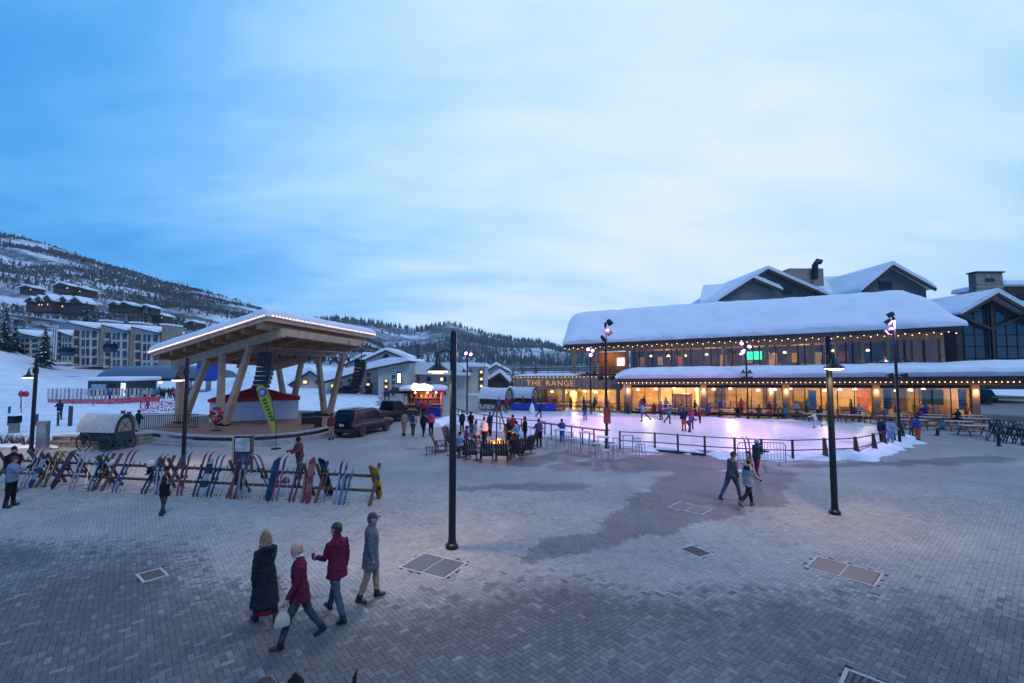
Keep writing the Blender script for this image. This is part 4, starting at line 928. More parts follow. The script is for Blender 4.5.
for k in range(3):
    a, b = G(150, 445), G(186, 446.5); d = Vector((0, .36*k, 0)); MB().beam(a+d+Vector((.1, .2, .09+.17*k)), b+d+Vector((0, .2, .09+.17*k)), .40, .168).build('step', KERB, ss, bevel=.01)
# black picket railing left of the stage
pr = thing('picket_railing', 'black metal picket railing at the left end of the stage', 'railing', G(170, 430, .3), world=True)
A_, B_ = Vector((-27.5, 33.6, .3)), Vector((-22.6, 33.0, .5))
for i in range(30): p = A_.lerp(B_, i/29); MB().box((p.x, p.y, p.z+.5), (.03, .03, 1.0)).build('picket', DARKM, pr)
for z in (.1, 1.0): MB().beam(A_+Vector((0, 0, z)), B_+Vector((0, 0, z)), .04, .04).build('rail', DARKM, pr)
# lattice lighting truss and hanging loudspeaker arrays
tr_ = thing('lighting_truss', 'silver lattice lighting truss spanning under the pavilion roof', 'truss', Rf(3.2, 2.2, -2), world=True)
ta, tb = W(252, 349, 33.2), W(360, 356, 39.5)
dd = (tb-ta).normalized(); up = Vector((0, 0, 1)); sd = dd.cross(up)
cor = [up*.2+sd*.2, up*.2-sd*.2, -up*.2+sd*.2, -up*.2-sd*.2]
for c in cor: MB().tube([ta+c, tb+c], .028, 6).build('chord', STEEL, tr_)
ns = 18
for i in range(ns):
    p, q = ta.lerp(tb, i/ns), ta.lerp(tb, (i+1)/ns)
    for a, b in ((0, 2), (1, 3), (0, 1)): MB().tube([p+cor[a], q+cor[b]], .014, 4).build('lacing', STEEL, tr_)
for k in (.12, .88):
    p = ta.lerp(tb, k); MB().tube([p+Vector((0, 0, .2)), p+Vector((0, 0, 1.3))], .03, 5).build('hanger', DARKM, tr_)
for i in range(7):
    p = ta.lerp(tb, .1+i*.13)+Vector((0, 0, -.42)); MB().lathe([(.07, .2), (.10, .0), (.12, -.16)], p, 8).build('stage_light', BLACK, tr_)
def speaker_array(px, y0, y1, Y, w, label, curve):
    t = W(px, y0, Y); b = W(px, y1, Y); o = thing('speaker_array', label, 'loudspeaker', b, world=True); nb_ = 8; h = (t.z-b.z)/nb_
    off = 0
    for i in range(nb_):
        f = i/(nb_-1); off = -curve*f*f
        M = Matrix.Translation((t.x+off, Y, t.z-h*(i+.5))) @ Matrix.Rotation(R(8)-f*curve*.6, 4, 'Y')
        MB(M).hull([(-w/2, -.30, -h*.48), (w/2, -.30, -h*.48), (w/2*.9, .30, -h*.40), (-w/2*.9, .30, -h*.40)], [(-w/2, -.30, h*.48), (w/2, -.30, h*.48), (w/2*.9, .30, h*.40), (-w/2*.9, .30, h*.40)]).build('cabinet', BLACK, o)
    MB().box((t.x, Y, t.z+.07), (w*.9, .5, .12)).build('fly_bar', DARKM, o)
    MB().tube([t+Vector((0, 0, .1)), t+Vector((.05, 0, 1.5))], .035, 5).build('chain', DARKM, o)
speaker_array(267, 354, 389, 33.0, 1.05, 'large black hanging loudspeaker array in front of the red tent', .35)
speaker_array(361, 361, 389, 40.5, .95, 'smaller black loudspeaker array hanging off the right roof corner', .45)
# tent with red top and white walls
tn = thing('event_tent', 'white-walled tent with a red peaked top on the stage', 'tent', Vector((-21, 38, DZ)), world=True)
c0, c1 = Vector((-23.9, 36.2, DZ)), Vector((-18.2, 39.0, DZ)); td = (c1-c0).normalized(); tn_ = Vector((-td.y, td.x, 0)); L = (c1-c0).length; dpt = 3.2
RED = mat('red_canvas', (.50, .025, .02), .75, var=.12, vscale=2, bump=.2, bscale=4); WHC = mat('white_canvas', (.62, .60, .60), .8, var=.08, vscale=1.5, bump=.35, bscale=2.5, bdist=.06)
zt = 2.35
def tp(x, y, z): p = c0+td*x+tn_*y; return Vector((p.x, p.y, z))
for k, (x0, x1, y0, y1) in enumerate(((0, L, 0, 0), (0, 0, 0, dpt), (L, L, 0, dpt), (0, L, dpt, dpt))):
    n = 14; m = MB(); vs = []
    for i in range(n+1):
        x, y = x0+(x1-x0)*i/n, y0+(y1-y0)*i/n; w = .05*math.sin(i*1.9)+.03*math.sin(i*4.1)
        for dz_ in (0, 1):
            vs += [tp(x+(w if y0 != y1 else 0), y+(w if x0 != x1 else 0)*(1-dz_), DZ+.02 if dz_ == 0 else zt), tp(x, y+.03, DZ+.02 if dz_ == 0 else zt)]
    fs = [(i*4, (i+1)*4, (i+1)*4+2, i*4+2) for i in range(n)]+[(i*4+1, i*4+3, (i+1)*4+3, (i+1)*4+1) for i in range(n)]
    m.add(vs, fs).build('wall', WHC, tn, smooth=True)
for (x0, x1) in ((-.12, L+.12),):
    pk = tp((x0+x1)/2, dpt/2, zt+1.0)
    base = [tp(x0, -.12, zt), tp(x1, -.12, zt), tp(x1, dpt+.12, zt), tp(x0, dpt+.12, zt)]
    vs = []; 
    for kk, f in ((0, 1.0), (1, .6), (2, .25)): vs += [pk.lerp(q, f)+Vector((0, 0, (-.10 if kk == 1 else -.08 if kk == 2 else 0))) for q in base]
    vs.append(pk); fs = [(l*4+i, l*4+(i+1) % 4, l*4+4+(i+1) % 4, l*4+4+i) for l in (0, 1) for i in range(4)] + [(8+i, 8+(i+1) % 4, 12) for i in range(4)]
    MB().add(vs, fs).build('roof', RED, tn)
    for a, b in zip(base, base[1:]+base[:1]): MB().hull([a-Vector((0, 0, .22)), b-Vector((0, 0, .22)), b+(a-pk).normalized()*.02-Vector((0, 0, .22)), a+(b-pk).normalized()*.02-Vector((0, 0, .22))], [a, b, b+(a-pk).normalized()*.02, a+(b-pk).normalized()*.02]).build('valance', RED, tn)
for k in range(5):    # small dark emblem on the left of the front wall
    pass
em = MB(); 
for i in range(10):
    a = i*.628; rr = .26 if i % 2 else .12; em.box(tuple(tp(1.3+rr*.6*math.cos(a), -.07, 1.35+rr*math.sin(a))), (.12, .02, .12), math.atan2(td.y, td.x))
em.build('emblem', mat('emblem_print', (.25, .10, .10), .8), tn)
# feather flag
ff = thing('feather_flag', 'yellow-green feather flag with a round blue emblem in front of the tent', 'flag', G(276, 449), world=True)
fb = G(276, 449); Yf = fb.y
MB().tube([fb, W(276, 425, Yf), W(272, 402, Yf), W(264, 386, Yf), W(259, 384.3, Yf)], .02, 6).build('pole', DARKM, ff)
outl = [(275.6, 434), (275.5, 425), (273.6, 408), (271, 398), (267, 388.5), (262.5, 384.5), (258.5, 384.6), (256.2, 388), (258, 395), (263, 409), (268.5, 423), (273, 434)]
wl = [W(x, y, Yf) for x, y in outl]; MB().hull([p+Vector((0, -.006, 0)) for p in wl], [p+Vector((0, .006, 0)) for p in wl]).build('banner', mat('lime_fabric', (.27, .36, .045), .75, var=.1), ff)
ec = W(262.3, 392.5, Yf-.012)
def disc(mb, c, r, n=16, dy=.006):
    pts = [(c.x+r*math.cos(2*math.pi*i/n), c.z+r*math.sin(2*math.pi*i/n)) for i in range(n)]
    return mb.hull([Vector((x, c.y-dy, z)) for x, z in pts], [Vector((x, c.y, z)) for x, z in pts])
disc(MB(), ec, .26).build('emblem', mat('blue_print', (.07, .07, .30), .7), ff)
disc(MB(), ec-Vector((0, .008, 0)), .15).build('emblem_centre', mat('pale_print', (.35, .36, .55), .7), ff)
for i in range(7):
    p = W(264.2+i*1.35, 400+i*3.3, Yf-.014); MB(Matrix.Translation(p) @ Matrix.Rotation(R(-20), 4, 'Y')).box((0, 0, 0), (.22, .008, .13)).build('print_mark', mat('dark_print', (.05, .06, .02), .8), ff)
MB().lathe([(.28, 0), (.28, .04), (.05, .07)], fb, 12).build('base', DARKM, ff)
# notice board on the near side of the stage
nbp = G(242, 473); nbd_ = thing('notice_board', 'dark framed notice board with a pale map poster behind the ski racks', 'sign board', nbp, R(4))
for x in (-.42, .42): MB().box((x, 0, .85), (.09, .09, 1.7)).build('post', PALEW if x < 0 else WOODD, nbd_)
MB().box((0, 0, 1.02), (.75, .06, 1.3)).build('panel', BLACK, nbd_)
MB().box((0, -.036, 1.28), (.66, .008, .62)).build('poster', mat('map_poster', (.35, .42, .48), .6, var=.4, vscale=5, col2=(.6, .64, .66)), nbd_)
MB().box((0, -.036, .66), (.66, .008, .5)).build('poster', mat('dark_poster', (.03, .05, .09), .6, var=.4, vscale=5), nbd_)
# dark red potted bouquet and dark wheeled speaker case etc. on the stage
bo = thing('red_flower_post', 'dark red heart-shaped bunch on a short post at the stage edge', 'decoration', G(216, 431, DZ))
r_ = random.Random(8); MB().tube([(0, 0, 0), (0, 0, .7)], .05, 6).build('post', WOODD, bo); MB().box((0, 0, .03), (.4, .4, .06)).build('base', DARKM, bo)
m = MB()
for i in range(60):
    a, b_ = r_.uniform(0, 6.28), r_.uniform(-1, 1); rr = math.sqrt(1-b_*b_); m.ball((.40*rr*math.cos(a)*(1-.35*max(0, -b_)), .34*rr*math.sin(a), 1.08+.5*b_), r_.uniform(.07, .12), 6, 4)
stuff(m.build('blossoms', mat('crimson_blossom', (.20, .01, .03), .8, var=.5, vscale=6, col2=(.45, .08, .14)), bo))
for (px, py, w, h, lb) in ((308, 424, .9, .8, 'black equipment case at the right end of the stage'), (318, 427, .5, 1.1, 'tall black case beside the right stage column')):
    p = G(px, py, DZ); o = thing('equipment_case', lb, 'case', p, .3); MB().box((0, 0, h/2+.06), (w, .5, h)).build('case', BLACK, o, bevel=.03)
    MB().box((0, 0, h*.7), (w+.02, .52, .03)).build('trim', STEEL, o)
    for x in (-1, 1):
        for y in (-1, 1): MB().lathe([(.04, 0), (.05, .03), (.04, .06)], (x*w*.4, y*.2, 0), 8).build('castor', RUBBER, o)
p = G(305, 418.5, DZ); o = thing('heater_lamp', 'small glowing lantern standing on the stage deck', 'lantern', p); MB().lathe([(.12, 0), (.12, .05), (.1, .06)]).build('base', DARKM, o); MB().lathe([(.09, .062), (.12, .25), (.07, .38)]).build('glow', LAMPG, o); MB().lathe([(.1, .381), (.03, .46)]).build('cap', DARKM, o)
# ================================================================ lamp posts and masts
POLEM = mat('black_pole_paint', (.013, .016, .018), .38, var=.2, metal=.2, vscale=2)
def street_lamp(px, py, ytop, side, label, lit=True, fy=0.0):
    p = G(px, py); H = W(px, ytop, p.y).z
    t = thing('street_lamp', label, 'street lamp', p, 0, 'plaza lamp posts')
    MB().lathe([(.17, 0), (.17, .10), (.15, .12), (.115, .14), (.10, .30)], n=16).build('base', POLEM, t, smooth=True)
    MB().lathe([(.098, .302), (.095, H*.55), (.085, H-.05), (.03, H)], n=14).build('pole', POLEM, t, smooth=True)
    hx, hy, hz = side*.42, fy, H-1.05
    if fy: hx = side
    MB().tube([(0, 0, hz+.42), (hx*.5, hy*.5, hz+.5), (hx, hy, hz+.42)], .022, 7).tube([(0, 0, hz+.12), (hx*.6, hy*.6, hz+.36)], .014, 6).build('arm', POLEM, t)
    MB().box((side*.02, -.0, H-.75), (.13, .24, .30)).build('bracket', POLEM, t)
    sh = MB().lathe([(.03, .42), (.035, .30), (.07, .26), (.085, .13), (.12, .09), (.25, .0), (.31, -.055), (.30, -.07), (.22, -.02)], (hx, hy, hz), 20).build('shade', POLEM, t, smooth=True)
    MB().lathe([(.27, -.074), (.25, -.10), (.12, -.125), (.01, -.13)], (hx, hy, hz), 16).build('diffuser', LAMPG, sh)
    lamp('lamp_light', 'SPOT', (hx, hy, hz-.17), 240 if lit else 60, (1, .70, .38), t, .14, spot=R(135), blend=.5, target=(hx, hy, hz-2.2))
    return t
street_lamp(452, 548, 330, -1, 'tall black lamp post standing alone in the middle of the plaza')
street_lamp(835, 514, 335, -.12, 'tall black lamp post in front of the rink, right of the couple', fy=-.42)
street_lamp(31, 452, 358, -1, 'black lamp post at the left edge behind the ski racks')
street_lamp(183, 468, 357, -1, 'black lamp post between the ski racks and the stage')
PSPOT = (0.88, 0.42, 0.92)
def mast(px, py, ytop, lights, arms, label, aim, power):
    p = G(px, py); H = W(px, ytop, p.y).z; t = thing('light_mast', label, 'light mast', p, 0, 'tall light masts by the rink')
    MB().lathe([(.14, 0), (.14, .1), (.10, .14)], n=12).build('base', POLEM, t); MB().lathe([(.085, .14), (.075, H), (.02, H+.03)], n=10).build('pole', POLEM, t)
    for k, (dx, dz, glow) in enumerate(lights):
        M = Matrix.Translation((dx, -.1, H+dz)) @ (Vector(aim)-Vector((p.x, p.y, H))).to_track_quat('-Z', 'Y').to_matrix().to_4x4()
        f = MB(M).lathe([(.09, .24), (.15, .18), (.17, -.02), (.19, -.12)], n=10).build('floodlight', BLACK, t, smooth=True)
        MB(M).lathe([(.165, -.121), (.16, -.128), (.01, -.13)], n=10).build('lens', PURPLE if glow else GLASSD, f)
        MB().tube([(0, 0, H+dz), (dx, -.1, H+dz+.1)], .03, 5).build('bracket', POLEM, f)
    for (z, w, kind) in arms:
        MB().beam((-w, 0, z), (w, 0, z), .05, .05).build('cross_arm', POLEM, t)
        for sg in (-1, 1):
            if kind == 's': MB().hull([(sg*w-.16, -.14, z-.16), (sg*w+.16, -.14, z-.10), (sg*w+.12, .14, z-.08), (sg*w-.12, .14, z-.12)], [(sg*w-.16, -.14, z+.10), (sg*w+.16, -.14, z+.16), (sg*w+.12, .14, z+.12), (sg*w-.12, .14, z+.08)]).build('speaker', BLACK, t)
            else: MB().lathe([(.03, .3), (.08, .22), (.12, .08), (.30, -.05), (.29, -.07)], (sg*w, 0, z-.1), 14).build('shade', POLEM, t, smooth=True)
    if power: lamp('flood_light', 'SPOT', (0, -.25, H-.35), power, PSPOT, t, .25, spot=R(115), blend=.6, target=Vector(aim)-Vector(p))
rc_ = sum(RP, Vector())/len(RP)
mast(607, 448, 323, ((.25, 0, 0), (.2, -.6, 0), (-.12, -.95, 0)), ((4.2, .34, 's'),), 'tallest black mast beside the bar tables with a red sign on it', RP[6]*.5+rc_*.5, 500)
mast(591, 414.5, 349, ((-.25, 0, 1), (.2, -.15, 1), (.0, -.6, 1)), ((4.3, .36, 's'),), 'slim mast with purple lights in front of the low wing', rc_+Vector((-6, -4, 0)), 1700)
mast(748, 419, 343, ((-.4, 0, 1), (.35, -.3, 1), (-.3, -.8, 1)), ((4.5, .32, 'l'), (3.9, .34, 's')), 'slim mast with purple lights in front of the lower canopy', rc_, 1500)
mast(900, 446, 317, ((-.3, .1, 0), (-.45, -.35, 0), (-.4, -.9, 1)), ((5.35, .7, 'l'), (4.35, .45, 's')), 'tall black mast at the right end of the rink', rc_+Vector((2, 0, 0)), 1700)
mast(467, 416, 353, ((-.2, 0, 1), (.3, -.1, 1)), ((4.6, .35, 'l'),), 'slim mast with a purple light in front of the grey apartments', rc_+Vector((-8, 0, 0)), 500)
pr_ = G(607, 448); o = MB().box((pr_.x, pr_.y-.14, 1.95), (.42, .02, .95)).build('notice_plate', mat('red_notice', (.45, .05, .06), .6, var=.35, vscale=6), None); tag(o, 'small red notice plate fixed to the tall mast', 'sign')
# ================================================================ ski racks
r_ = random.Random(17)
RA, RB = Vector((-20.4, 19.3, 0)), Vector((-4.75, 16.55, 0)); rd = (RB-RA).normalized(); RL = (RB-RA).length; rrz = math.atan2(rd.y, rd.x)
RWOOD = mat('rack_log_wood', (.095, .052, .034), .75, var=.35, vscale=5, bump=.4, bscale=30)
def rack_at(px):   # distance along the rack line for an image column
    k = (px-512)/455; # X = k*Y on the line
    a = RA; return (k*a.y - a.x)/(rd.x - k*rd.y)
spans = [(14, 56), (62, 112), (119, 172), (180, 240), (247, 312), (325, 377)]
for i, (x0, x1) in enumerate(spans):
    s0, s1 = rack_at(x0), rack_at(x1); t = thing('ski_rack', 'wooden ski rack with crossed legs, %s from the left' % ORD[i] if i < 5 else 'wooden ski rack with crossed legs, rightmost, nearest the central lamp post', 'ski rack', RA+rd*s0, rrz, 'ski racks in a row')
    Ls = s1-s0
    for x in (.0, Ls):
        for sg in (-1, 1): MB().tube([(x+sg*.05, -.45*sg, 0), (x+sg*.05, .27*sg, 1.32)], .06, 7).build('leg', RWOOD, t)
    for y, z in ((0, .92), (-.2, .46)): MB().tube([(-.15, y, z), (Ls+.15, y, z)], .055, 7).build('rail', RWOOD, t)
PALET = {'red': (.26, .03, .03), 'black': (.02, .02, .022), 'white': (.42, .43, .46), 'yellow': (.95, .75, .05), 'blue': (.09, .15, .30), 'teal': (.05, .15, .17), 'maroon': (.16, .02, .045), 'orange': (.38, .14, .06), 'grey': (.25, .27, .30), 'green': (.12, .30, .10), 'navy': (.02, .035, .10), 'pink': (.36, .13, .18), 'pale blue': (.24, .32, .46)}
def pm(n): return mat('ski_'+n.replace(' ', '_'), tuple(c_*.68 for c_ in PALET[n]), .35, var=.25, vscale=3, coat=.3)
def blade(L, w, nose=.16, th=.02, camber=.03, taper=.82):
    st_ = []
    for i in range(13):
        f = i/12; x = f*L; k = 1.0
        if f < .1: k = math.sqrt(max(.04, f/.1))*1.0
        if f > .9: k = math.sqrt(max(.04, (1-f)/.1))
        ww = w/2*k*(1-(1-taper)*math.sin(math.pi*f)); z = nose*max(0, (f-.86)/.14)**1.6 + nose*.35*max(0, (.1-f)/.1)**1.6 + camber*math.sin(math.pi*f)
        st_.append((x, ww, z))
    vs = []
    for x, ww, z in st_: vs += [(-ww, z, x), (ww, z, x), (ww, z+th, x), (-ww, z+th, x)]
    fs = [(i*4+j, i*4+(j+1) % 4, (i+1)*4+(j+1) % 4, (i+1)*4+j) for i in range(12) for j in range(4)] + [(0, 3, 2, 1), (48, 49, 50, 51)]
    return vs, fs
def split_mat(me_obj, L, cut, mi2):
    for pl in me_obj.data.polygons:
        if pl.center.z > L*cut: pl.material_index = 1
def skis(loc, rz, lean, roll, L, c1, c2, label, poles=True, back=False):
    t = thing('skis', label, 'skis', loc, rz, 'skis and boards on the racks')
    M = Matrix.Rotation(roll, 4, 'Y') @ Matrix.Rotation(lean, 4, 'X')
    for sg in (-1, 1):
        v, f = blade(L, .098, taper=.7); o = MB(Matrix.Translation((sg*.07, sg*.012, 0)) @ M @ Matrix.Rotation(sg*R(1.3), 4, 'Y')).add(v, f).build('ski', [pm(c1), pm(c2)], t)
        for i_, pl in enumerate(o.data.polygons): pl.material_index = 1 if (i_//4) % 12 > 7 else 0
        bb = MB(Matrix.Translation((sg*.07, sg*.012, 0)) @ M)
        bb.box((0, .06, L*.51), (.07, .035, L*.18+.12)).box((0, .0+.09, L*.42), (.075, .07, .12)).box((0, .09, L*.60), (.075, .08, .09)); bb.build('binding', BLACK, o)
    return t
def board(loc, rz, lean, roll, L, w, c1, c2, label):
    t = thing('snowboard', label, 'snowboard', loc, rz, 'skis and boards on the racks')
    M = Matrix.Rotation(roll, 4, 'Y') @ Matrix.Rotation(lean, 4, 'X'); v, f = blade(L, w, nose=.10, th=.014, camber=.0, taper=.86)
    o = MB(M).add(v, f).build('board', [pm(c1), pm(c2)], t)
    for i_, pl in enumerate(o.data.polygons): pl.material_index = 1 if ((i_//4) % 12) in (3, 4, 7, 8, 9) else 0
    for z in (.34, .64):
        MB(M).box((0, .045+.01, L*z), (w*.8, .06, .11)).box((0, .15, L*z-.04), (w*.45, .18, .03)).tube([(-w*.35, .08, L*z), (0, .17, L*z+.02), (w*.35, .08, L*z)], .02, 5).build('binding', BLACK, t)
    return t
def on_rack(px, dy=-.62): p = RA+rd*rack_at(px); n_ = Vector((-rd.y, rd.x, 0)); return p+n_*dy
LST = [  # kind, column, colours, length, roll, behind?
 ('b', 40, 'teal', 'green', 1.5, 8, 1), ('s', 47, 'white', 'pink', 1.7, 28, 0), ('b', 55, 'navy', 'white', 1.4, 20, 0), ('s', 70, 'orange', 'yellow', 1.7, 5, 1),
 ('b', 76, 'black', 'maroon', 1.62, 16, 0), ('s', 88, 'red', 'black', 1.6, -22, 1), ('s', 94, 'white', 'white', 1.75, 18, 0), ('b', 105, 'grey', 'white', 1.35, 6, 1), ('s', 112, 'teal', 'navy', 1.6, 14, 0),
 ('s', 135, 'blue', 'red', 1.75, 16, 0), ('b', 152, 'white', 'pink', 1.2, -5, 1), ('s', 163, 'black', 'grey', 1.6, 10, 0), ('s', 176, 'white', 'navy', 1.6, -8, 0),
 ('s', 198, 'red', 'navy', 1.75, -7, 0), ('s', 213, 'black', 'red', 1.75, 8, 0), ('b', 219, 'white', 'black', 1.5, -4, 0), ('s', 226, 'navy', 'teal', 1.7, -10, 0),
 ('s', 249, 'red', 'pink', 1.55, 3, 0), ('s', 256, 'grey', 'navy', 1.65, -6, 0), ('s', 268, 'white', 'grey', 1.8, -9, 1), ('b', 283, 'black', 'navy', 1.6, 3, 0), ('s', 289, 'pink', 'navy', 1.7, -12, 0), ('s', 305, 'maroon', 'black', 1.5, -4, 0),
 ('s', 317, 'orange', 'white', 1.75, 4, 0), ('b', 321, 'red', 'orange', 1.66, 3, 0), ('b', 327, 'navy', 'teal', 1.68, 6, 1),
 ('s', 348, 'pale blue', 'navy', 1.62, 6, 0), ('s', 353, 'blue', 'white', 1.66, 4, 0), ('b', 376, 'yellow', 'yellow', 1.45, 2, 1)]
for i, (k, px, c1, c2, L, roll, bh_) in enumerate(LST):
    lean = R(20+(i*7) % 6)
    loc = on_rack(px, -.62 if not bh_ else .52); rz = rrz if not bh_ else rrz+math.pi
    ang = -lean; roll = roll*.4-5+((i*37) % 17-8)*.9; rl = R(roll) if not bh_ else -R(roll)
    pos = '%s from the right' % (ORD+['twenty-first', 'twenty-second', 'twenty-third', 'twenty-fourth', 'twenty-fifth', 'twenty-sixth', 'twenty-seventh', 'twenty-eighth', 'twenty-ninth', 'thirtieth', 'thirty-first', 'thirty-second', 'thirty-third'])[len(LST)-1-i]
    cc = c1 if c1 == c2 else c1+' and '+c2
    if k == 's': skis(loc, rz, ang, rl, L, c1, c2, '%s skis leaning in the row of racks, %s' % (cc, pos))
    else: board(loc, rz, ang, rl, L, .29, c1, c2, '%s snowboard leaning in the row of racks, %s' % (cc, pos))
# rack of skis seen end-on at the right edge
p = G(1012, 443); t = thing('ski_rack', 'ski rack crowded with dark skis at the right edge of the plaza', 'ski rack', p, R(95))
for x in (-1.0, 1.0):
    for sg in (-1, 1): MB().tube([(x, -.55*sg, 0), (x, .35*sg, 1.35)], .06, 7).build('leg', RWOOD, t)
for y, z in ((0, .95), (0, .5)): MB().tube([(-1.2, y, z), (1.2, y, z)], .055, 7).build('rail', RWOOD, t)
cs = list(PALET)
for i in range(9):
    c1, c2 = [('black', 'grey'), ('navy', 'white'), ('black', 'teal'), ('grey', 'black'), ('navy', 'navy'), ('black', 'white'), ('teal', 'black'), ('black', 'black'), ('grey', 'navy')][i]
    q = p + Matrix.Rotation(R(95), 3, 'Z') @ Vector((-1+.25*i, -.6 if i % 2 else .6, 0))
    skis(q, R(95)+(0 if i % 2 else math.pi), R(-22), R((i*13) % 14-7), 1.65, c1, c2, '%s skis on the rack at the right edge, %s from the front' % (c1 if c1 == c2 else c1+' and '+c2, ORD[i]))
p = G(999, 446); o = thing('bollard', 'short black bollard before the rack at the right edge', 'bollard', p); MB().lathe([(.09, 0), (.09, .75), (.05, .82)], n=10).build('post', POLEM, o); MB().lathe([(.14, 0), (.14, .05), (.095, .06)], n=12).build('flange', POLEM, o)

# ski poles and helmets hung on the racks
for i, (px, roll) in enumerate(((36, 12), (66, -10), (92, 6), (107, -16), (141, 9), (170, -6), (186, 12), (210, -14), (233, 8), (262, -5), (275, 10), (301, -12), (333, 6), (357, -7))):
    t = thing('ski_poles', 'pair of thin ski poles propped in the racks, %s from the left' % ORD[i], 'ski poles', on_rack(px, -.50), rrz, 'ski poles on the racks')
    for sg in (-1, 1):
        M = Matrix.Translation((sg*.06, sg*.02, 0)) @ Matrix.Rotation(R(roll+sg*3), 4, 'Y') @ Matrix.Rotation(R(-21), 4, 'X')
        q = MB(M).tube([(0, 0, 0), (0, 0, 1.18)], .009, 5).build('pole', STEEL, t); MB(M).lathe([(.012, 1.06), (.018, 1.1), (.016, 1.2)], n=6).build('grip', BLACK, q); MB(M).lathe([(.01, .07), (.05, .08), (.05, .09), (.01, .10)], n=8).build('basket', BLACK, q)
for i, (px, z, c, lb) in enumerate(((157, 1.02, (.62, .50, .52), 'round pale pink helmet hung on the racks'), (50, 1.0, (.02, .02, .025), 'black helmet hung near the left end of the racks'), (244, .98, (.03, .03, .04), 'dark helmet hung below the notice board'), (291, .62, (.05, .05, .06), 'dark helmet hung low on the racks by the person'), (118, .98, (.4, .42, .46), 'pale grey helmet hung on the racks behind the wagon'))):
    p = on_rack(px, -.05); t = thing('helmet', lb, 'helmet', (p.x, p.y, z), rrz); HMt = mat('helmet_%d' % i, c, .3, var=.1, coat=.3)
    MB().lathe([(.125, -.08), (.135, 0), (.12, .08), (.07, .13), (.01, .145)], n=12, sx=.9, sy=1.1).build('shell', HMt, t, smooth=True); MB().tube([(-.1, 0, -.07), (-.05, -.02, -.2), (.05, -.02, -.2), (.1, 0, -.07)], .01, 4).build('strap', BLACK, t)
# ================================================================ background buildings, trees, vehicles
def gz(px, Y): return ground_z(px, Y)
CREAM = mat('cream_stucco', (.46, .42, .37), .85, var=.15, vscale=.6); TAN = mat('tan_stone_tower', (.27, .215, .165), .9, var=.25, vscale=1); GREYS = mat('grey_siding', (.48, .47, .45), .85, var=.15, vscale=.6)
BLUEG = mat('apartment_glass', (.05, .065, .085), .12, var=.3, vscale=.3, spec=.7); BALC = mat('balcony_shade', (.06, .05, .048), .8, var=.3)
def pxbox(mb, x0, x1, y0, y1, Y, d=.2, dy=0.0):
    a, c = W(x0, y1, Y), W(x1, y0, Y); return mb.box(((a.x+c.x)/2, Y+d/2+dy, (a.z+c.z)/2), (c.x-a.x, d, c.z-a.z))
# --- stepped apartment block on the snowy rise
YC = 128.0
apt = thing('apartment_block', 'pale stepped apartment block with stone towers below the mountainside', 'building', W(110, 369, YC), world=True)
def unit(x0, x1, ytop, ybot, Y, parent, tower=True):
    w = x1-x0
    l, r = W(x0, ytop, Y), W(x1, ytop+6, Y); zb = W(x0, ybot, Y).z
    MB().hull([(l.x, Y, zb), (r.x, Y, zb), (r.x, Y+9, zb), (l.x, Y+9, zb)], [(l.x, Y, l.z), (r.x, Y, r.z), (r.x, Y+9, r.z), (l.x, Y+9, l.z)]).build('wall', CREAM, parent)
    MB().hull([(l.x-.4, Y-1, l.z+.05), (r.x+.3, Y-1, r.z+.05), (r.x+.3, Y+9, r.z+.4), (l.x-.4, Y+9, l.z+.4)], [(l.x-.3, Y-.8, l.z+.6), (r.x+.2, Y-.8, r.z+.6), (r.x+.2, Y+9, r.z+1), (l.x-.3, Y+9, l.z+1)]).build('roof_snow', SNOW, parent)
    MB().hull([(l.x-.4, Y-1.02, l.z-.25), (r.x+.3, Y-1.02, r.z-.25), (r.x+.3, Y, r.z-.25), (l.x-.4, Y, l.z-.25)], [(l.x-.4, Y-1.02, l.z+.04), (r.x+.3, Y-1.02, r.z+.04), (r.x+.3, Y, r.z+.04), (l.x-.4, Y, l.z+.04)]).build('eave', TRIMD, parent)
    nfl = 4; fh = (ybot-ytop-7)/nfl
    for k in range(nfl):
        yt = ytop+7+k*fh
        for (f0, f1, kind) in ((.02, .22, 'b'), (.30, .66, 'g'), (.72, .96, 'g' if k else 'g')):
            if kind == 'b':
                b = pxbox(MB(), x0+w*f0, x0+w*f1, yt+.6, yt+fh-.4, Y, .3, -.28).build('balcony', BALC, parent); pxbox(MB(), x0+w*f0-.4, x0+w*f1+.4, yt+fh-2.4, yt+fh-.6, Y, .12, -.62).build('balcony_rail', CREAM, b)
            else:
                f = pxbox(MB(), x0+w*f0, x0+w*f1, yt+.2, yt+fh-1.0, Y, .14, -.13).build('window', WHITEP, parent)
                nn = 2 if f0 < .5 else 1
                for q in range(nn): pxbox(MB(), x0+w*f0+.4+(w*(f1-f0)-.4)/nn*q, x0+w*f0+(w*(f1-f0)-.4)/nn*(q+1), yt+.6, yt+fh-1.4, Y, .05, -.19).build('pane', BLUEG, f)
    if tower:
        t_ = pxbox(MB(), x1, x1+6.5, ytop-2, ybot, Y-1.4, 6).build('tower', TAN, parent); pxbox(MB(), x1-.3, x1+6.8, ytop-3.6, ytop-2.1, Y-1.4, 6).build('tower_snow', SNOW, t_)
unit(74, 99, 323, 366, YC, apt); unit(105.5, 129, 325, 368, YC-3, apt); unit(135.5, 160, 327, 371, YC-6, apt)
apt2 = thing('apartment_block', 'narrow blue-grey end block left of the stone towers', 'building', W(62, 369, YC), world=True)
unit(58, 73, 330, 362, YC+4, apt2, False); pxbox(MB(), 50, 58, 323, 362, YC+3, 8).build('stair_tower', mat('blue_grey_metal', (.16, .21, .28), .5), apt2)
for i in range(3): pxbox(MB(), 51+i*2.4, 52+i*2.4, 325, 360, YC+2.95, .1).build('rib', WHITEP, apt2)
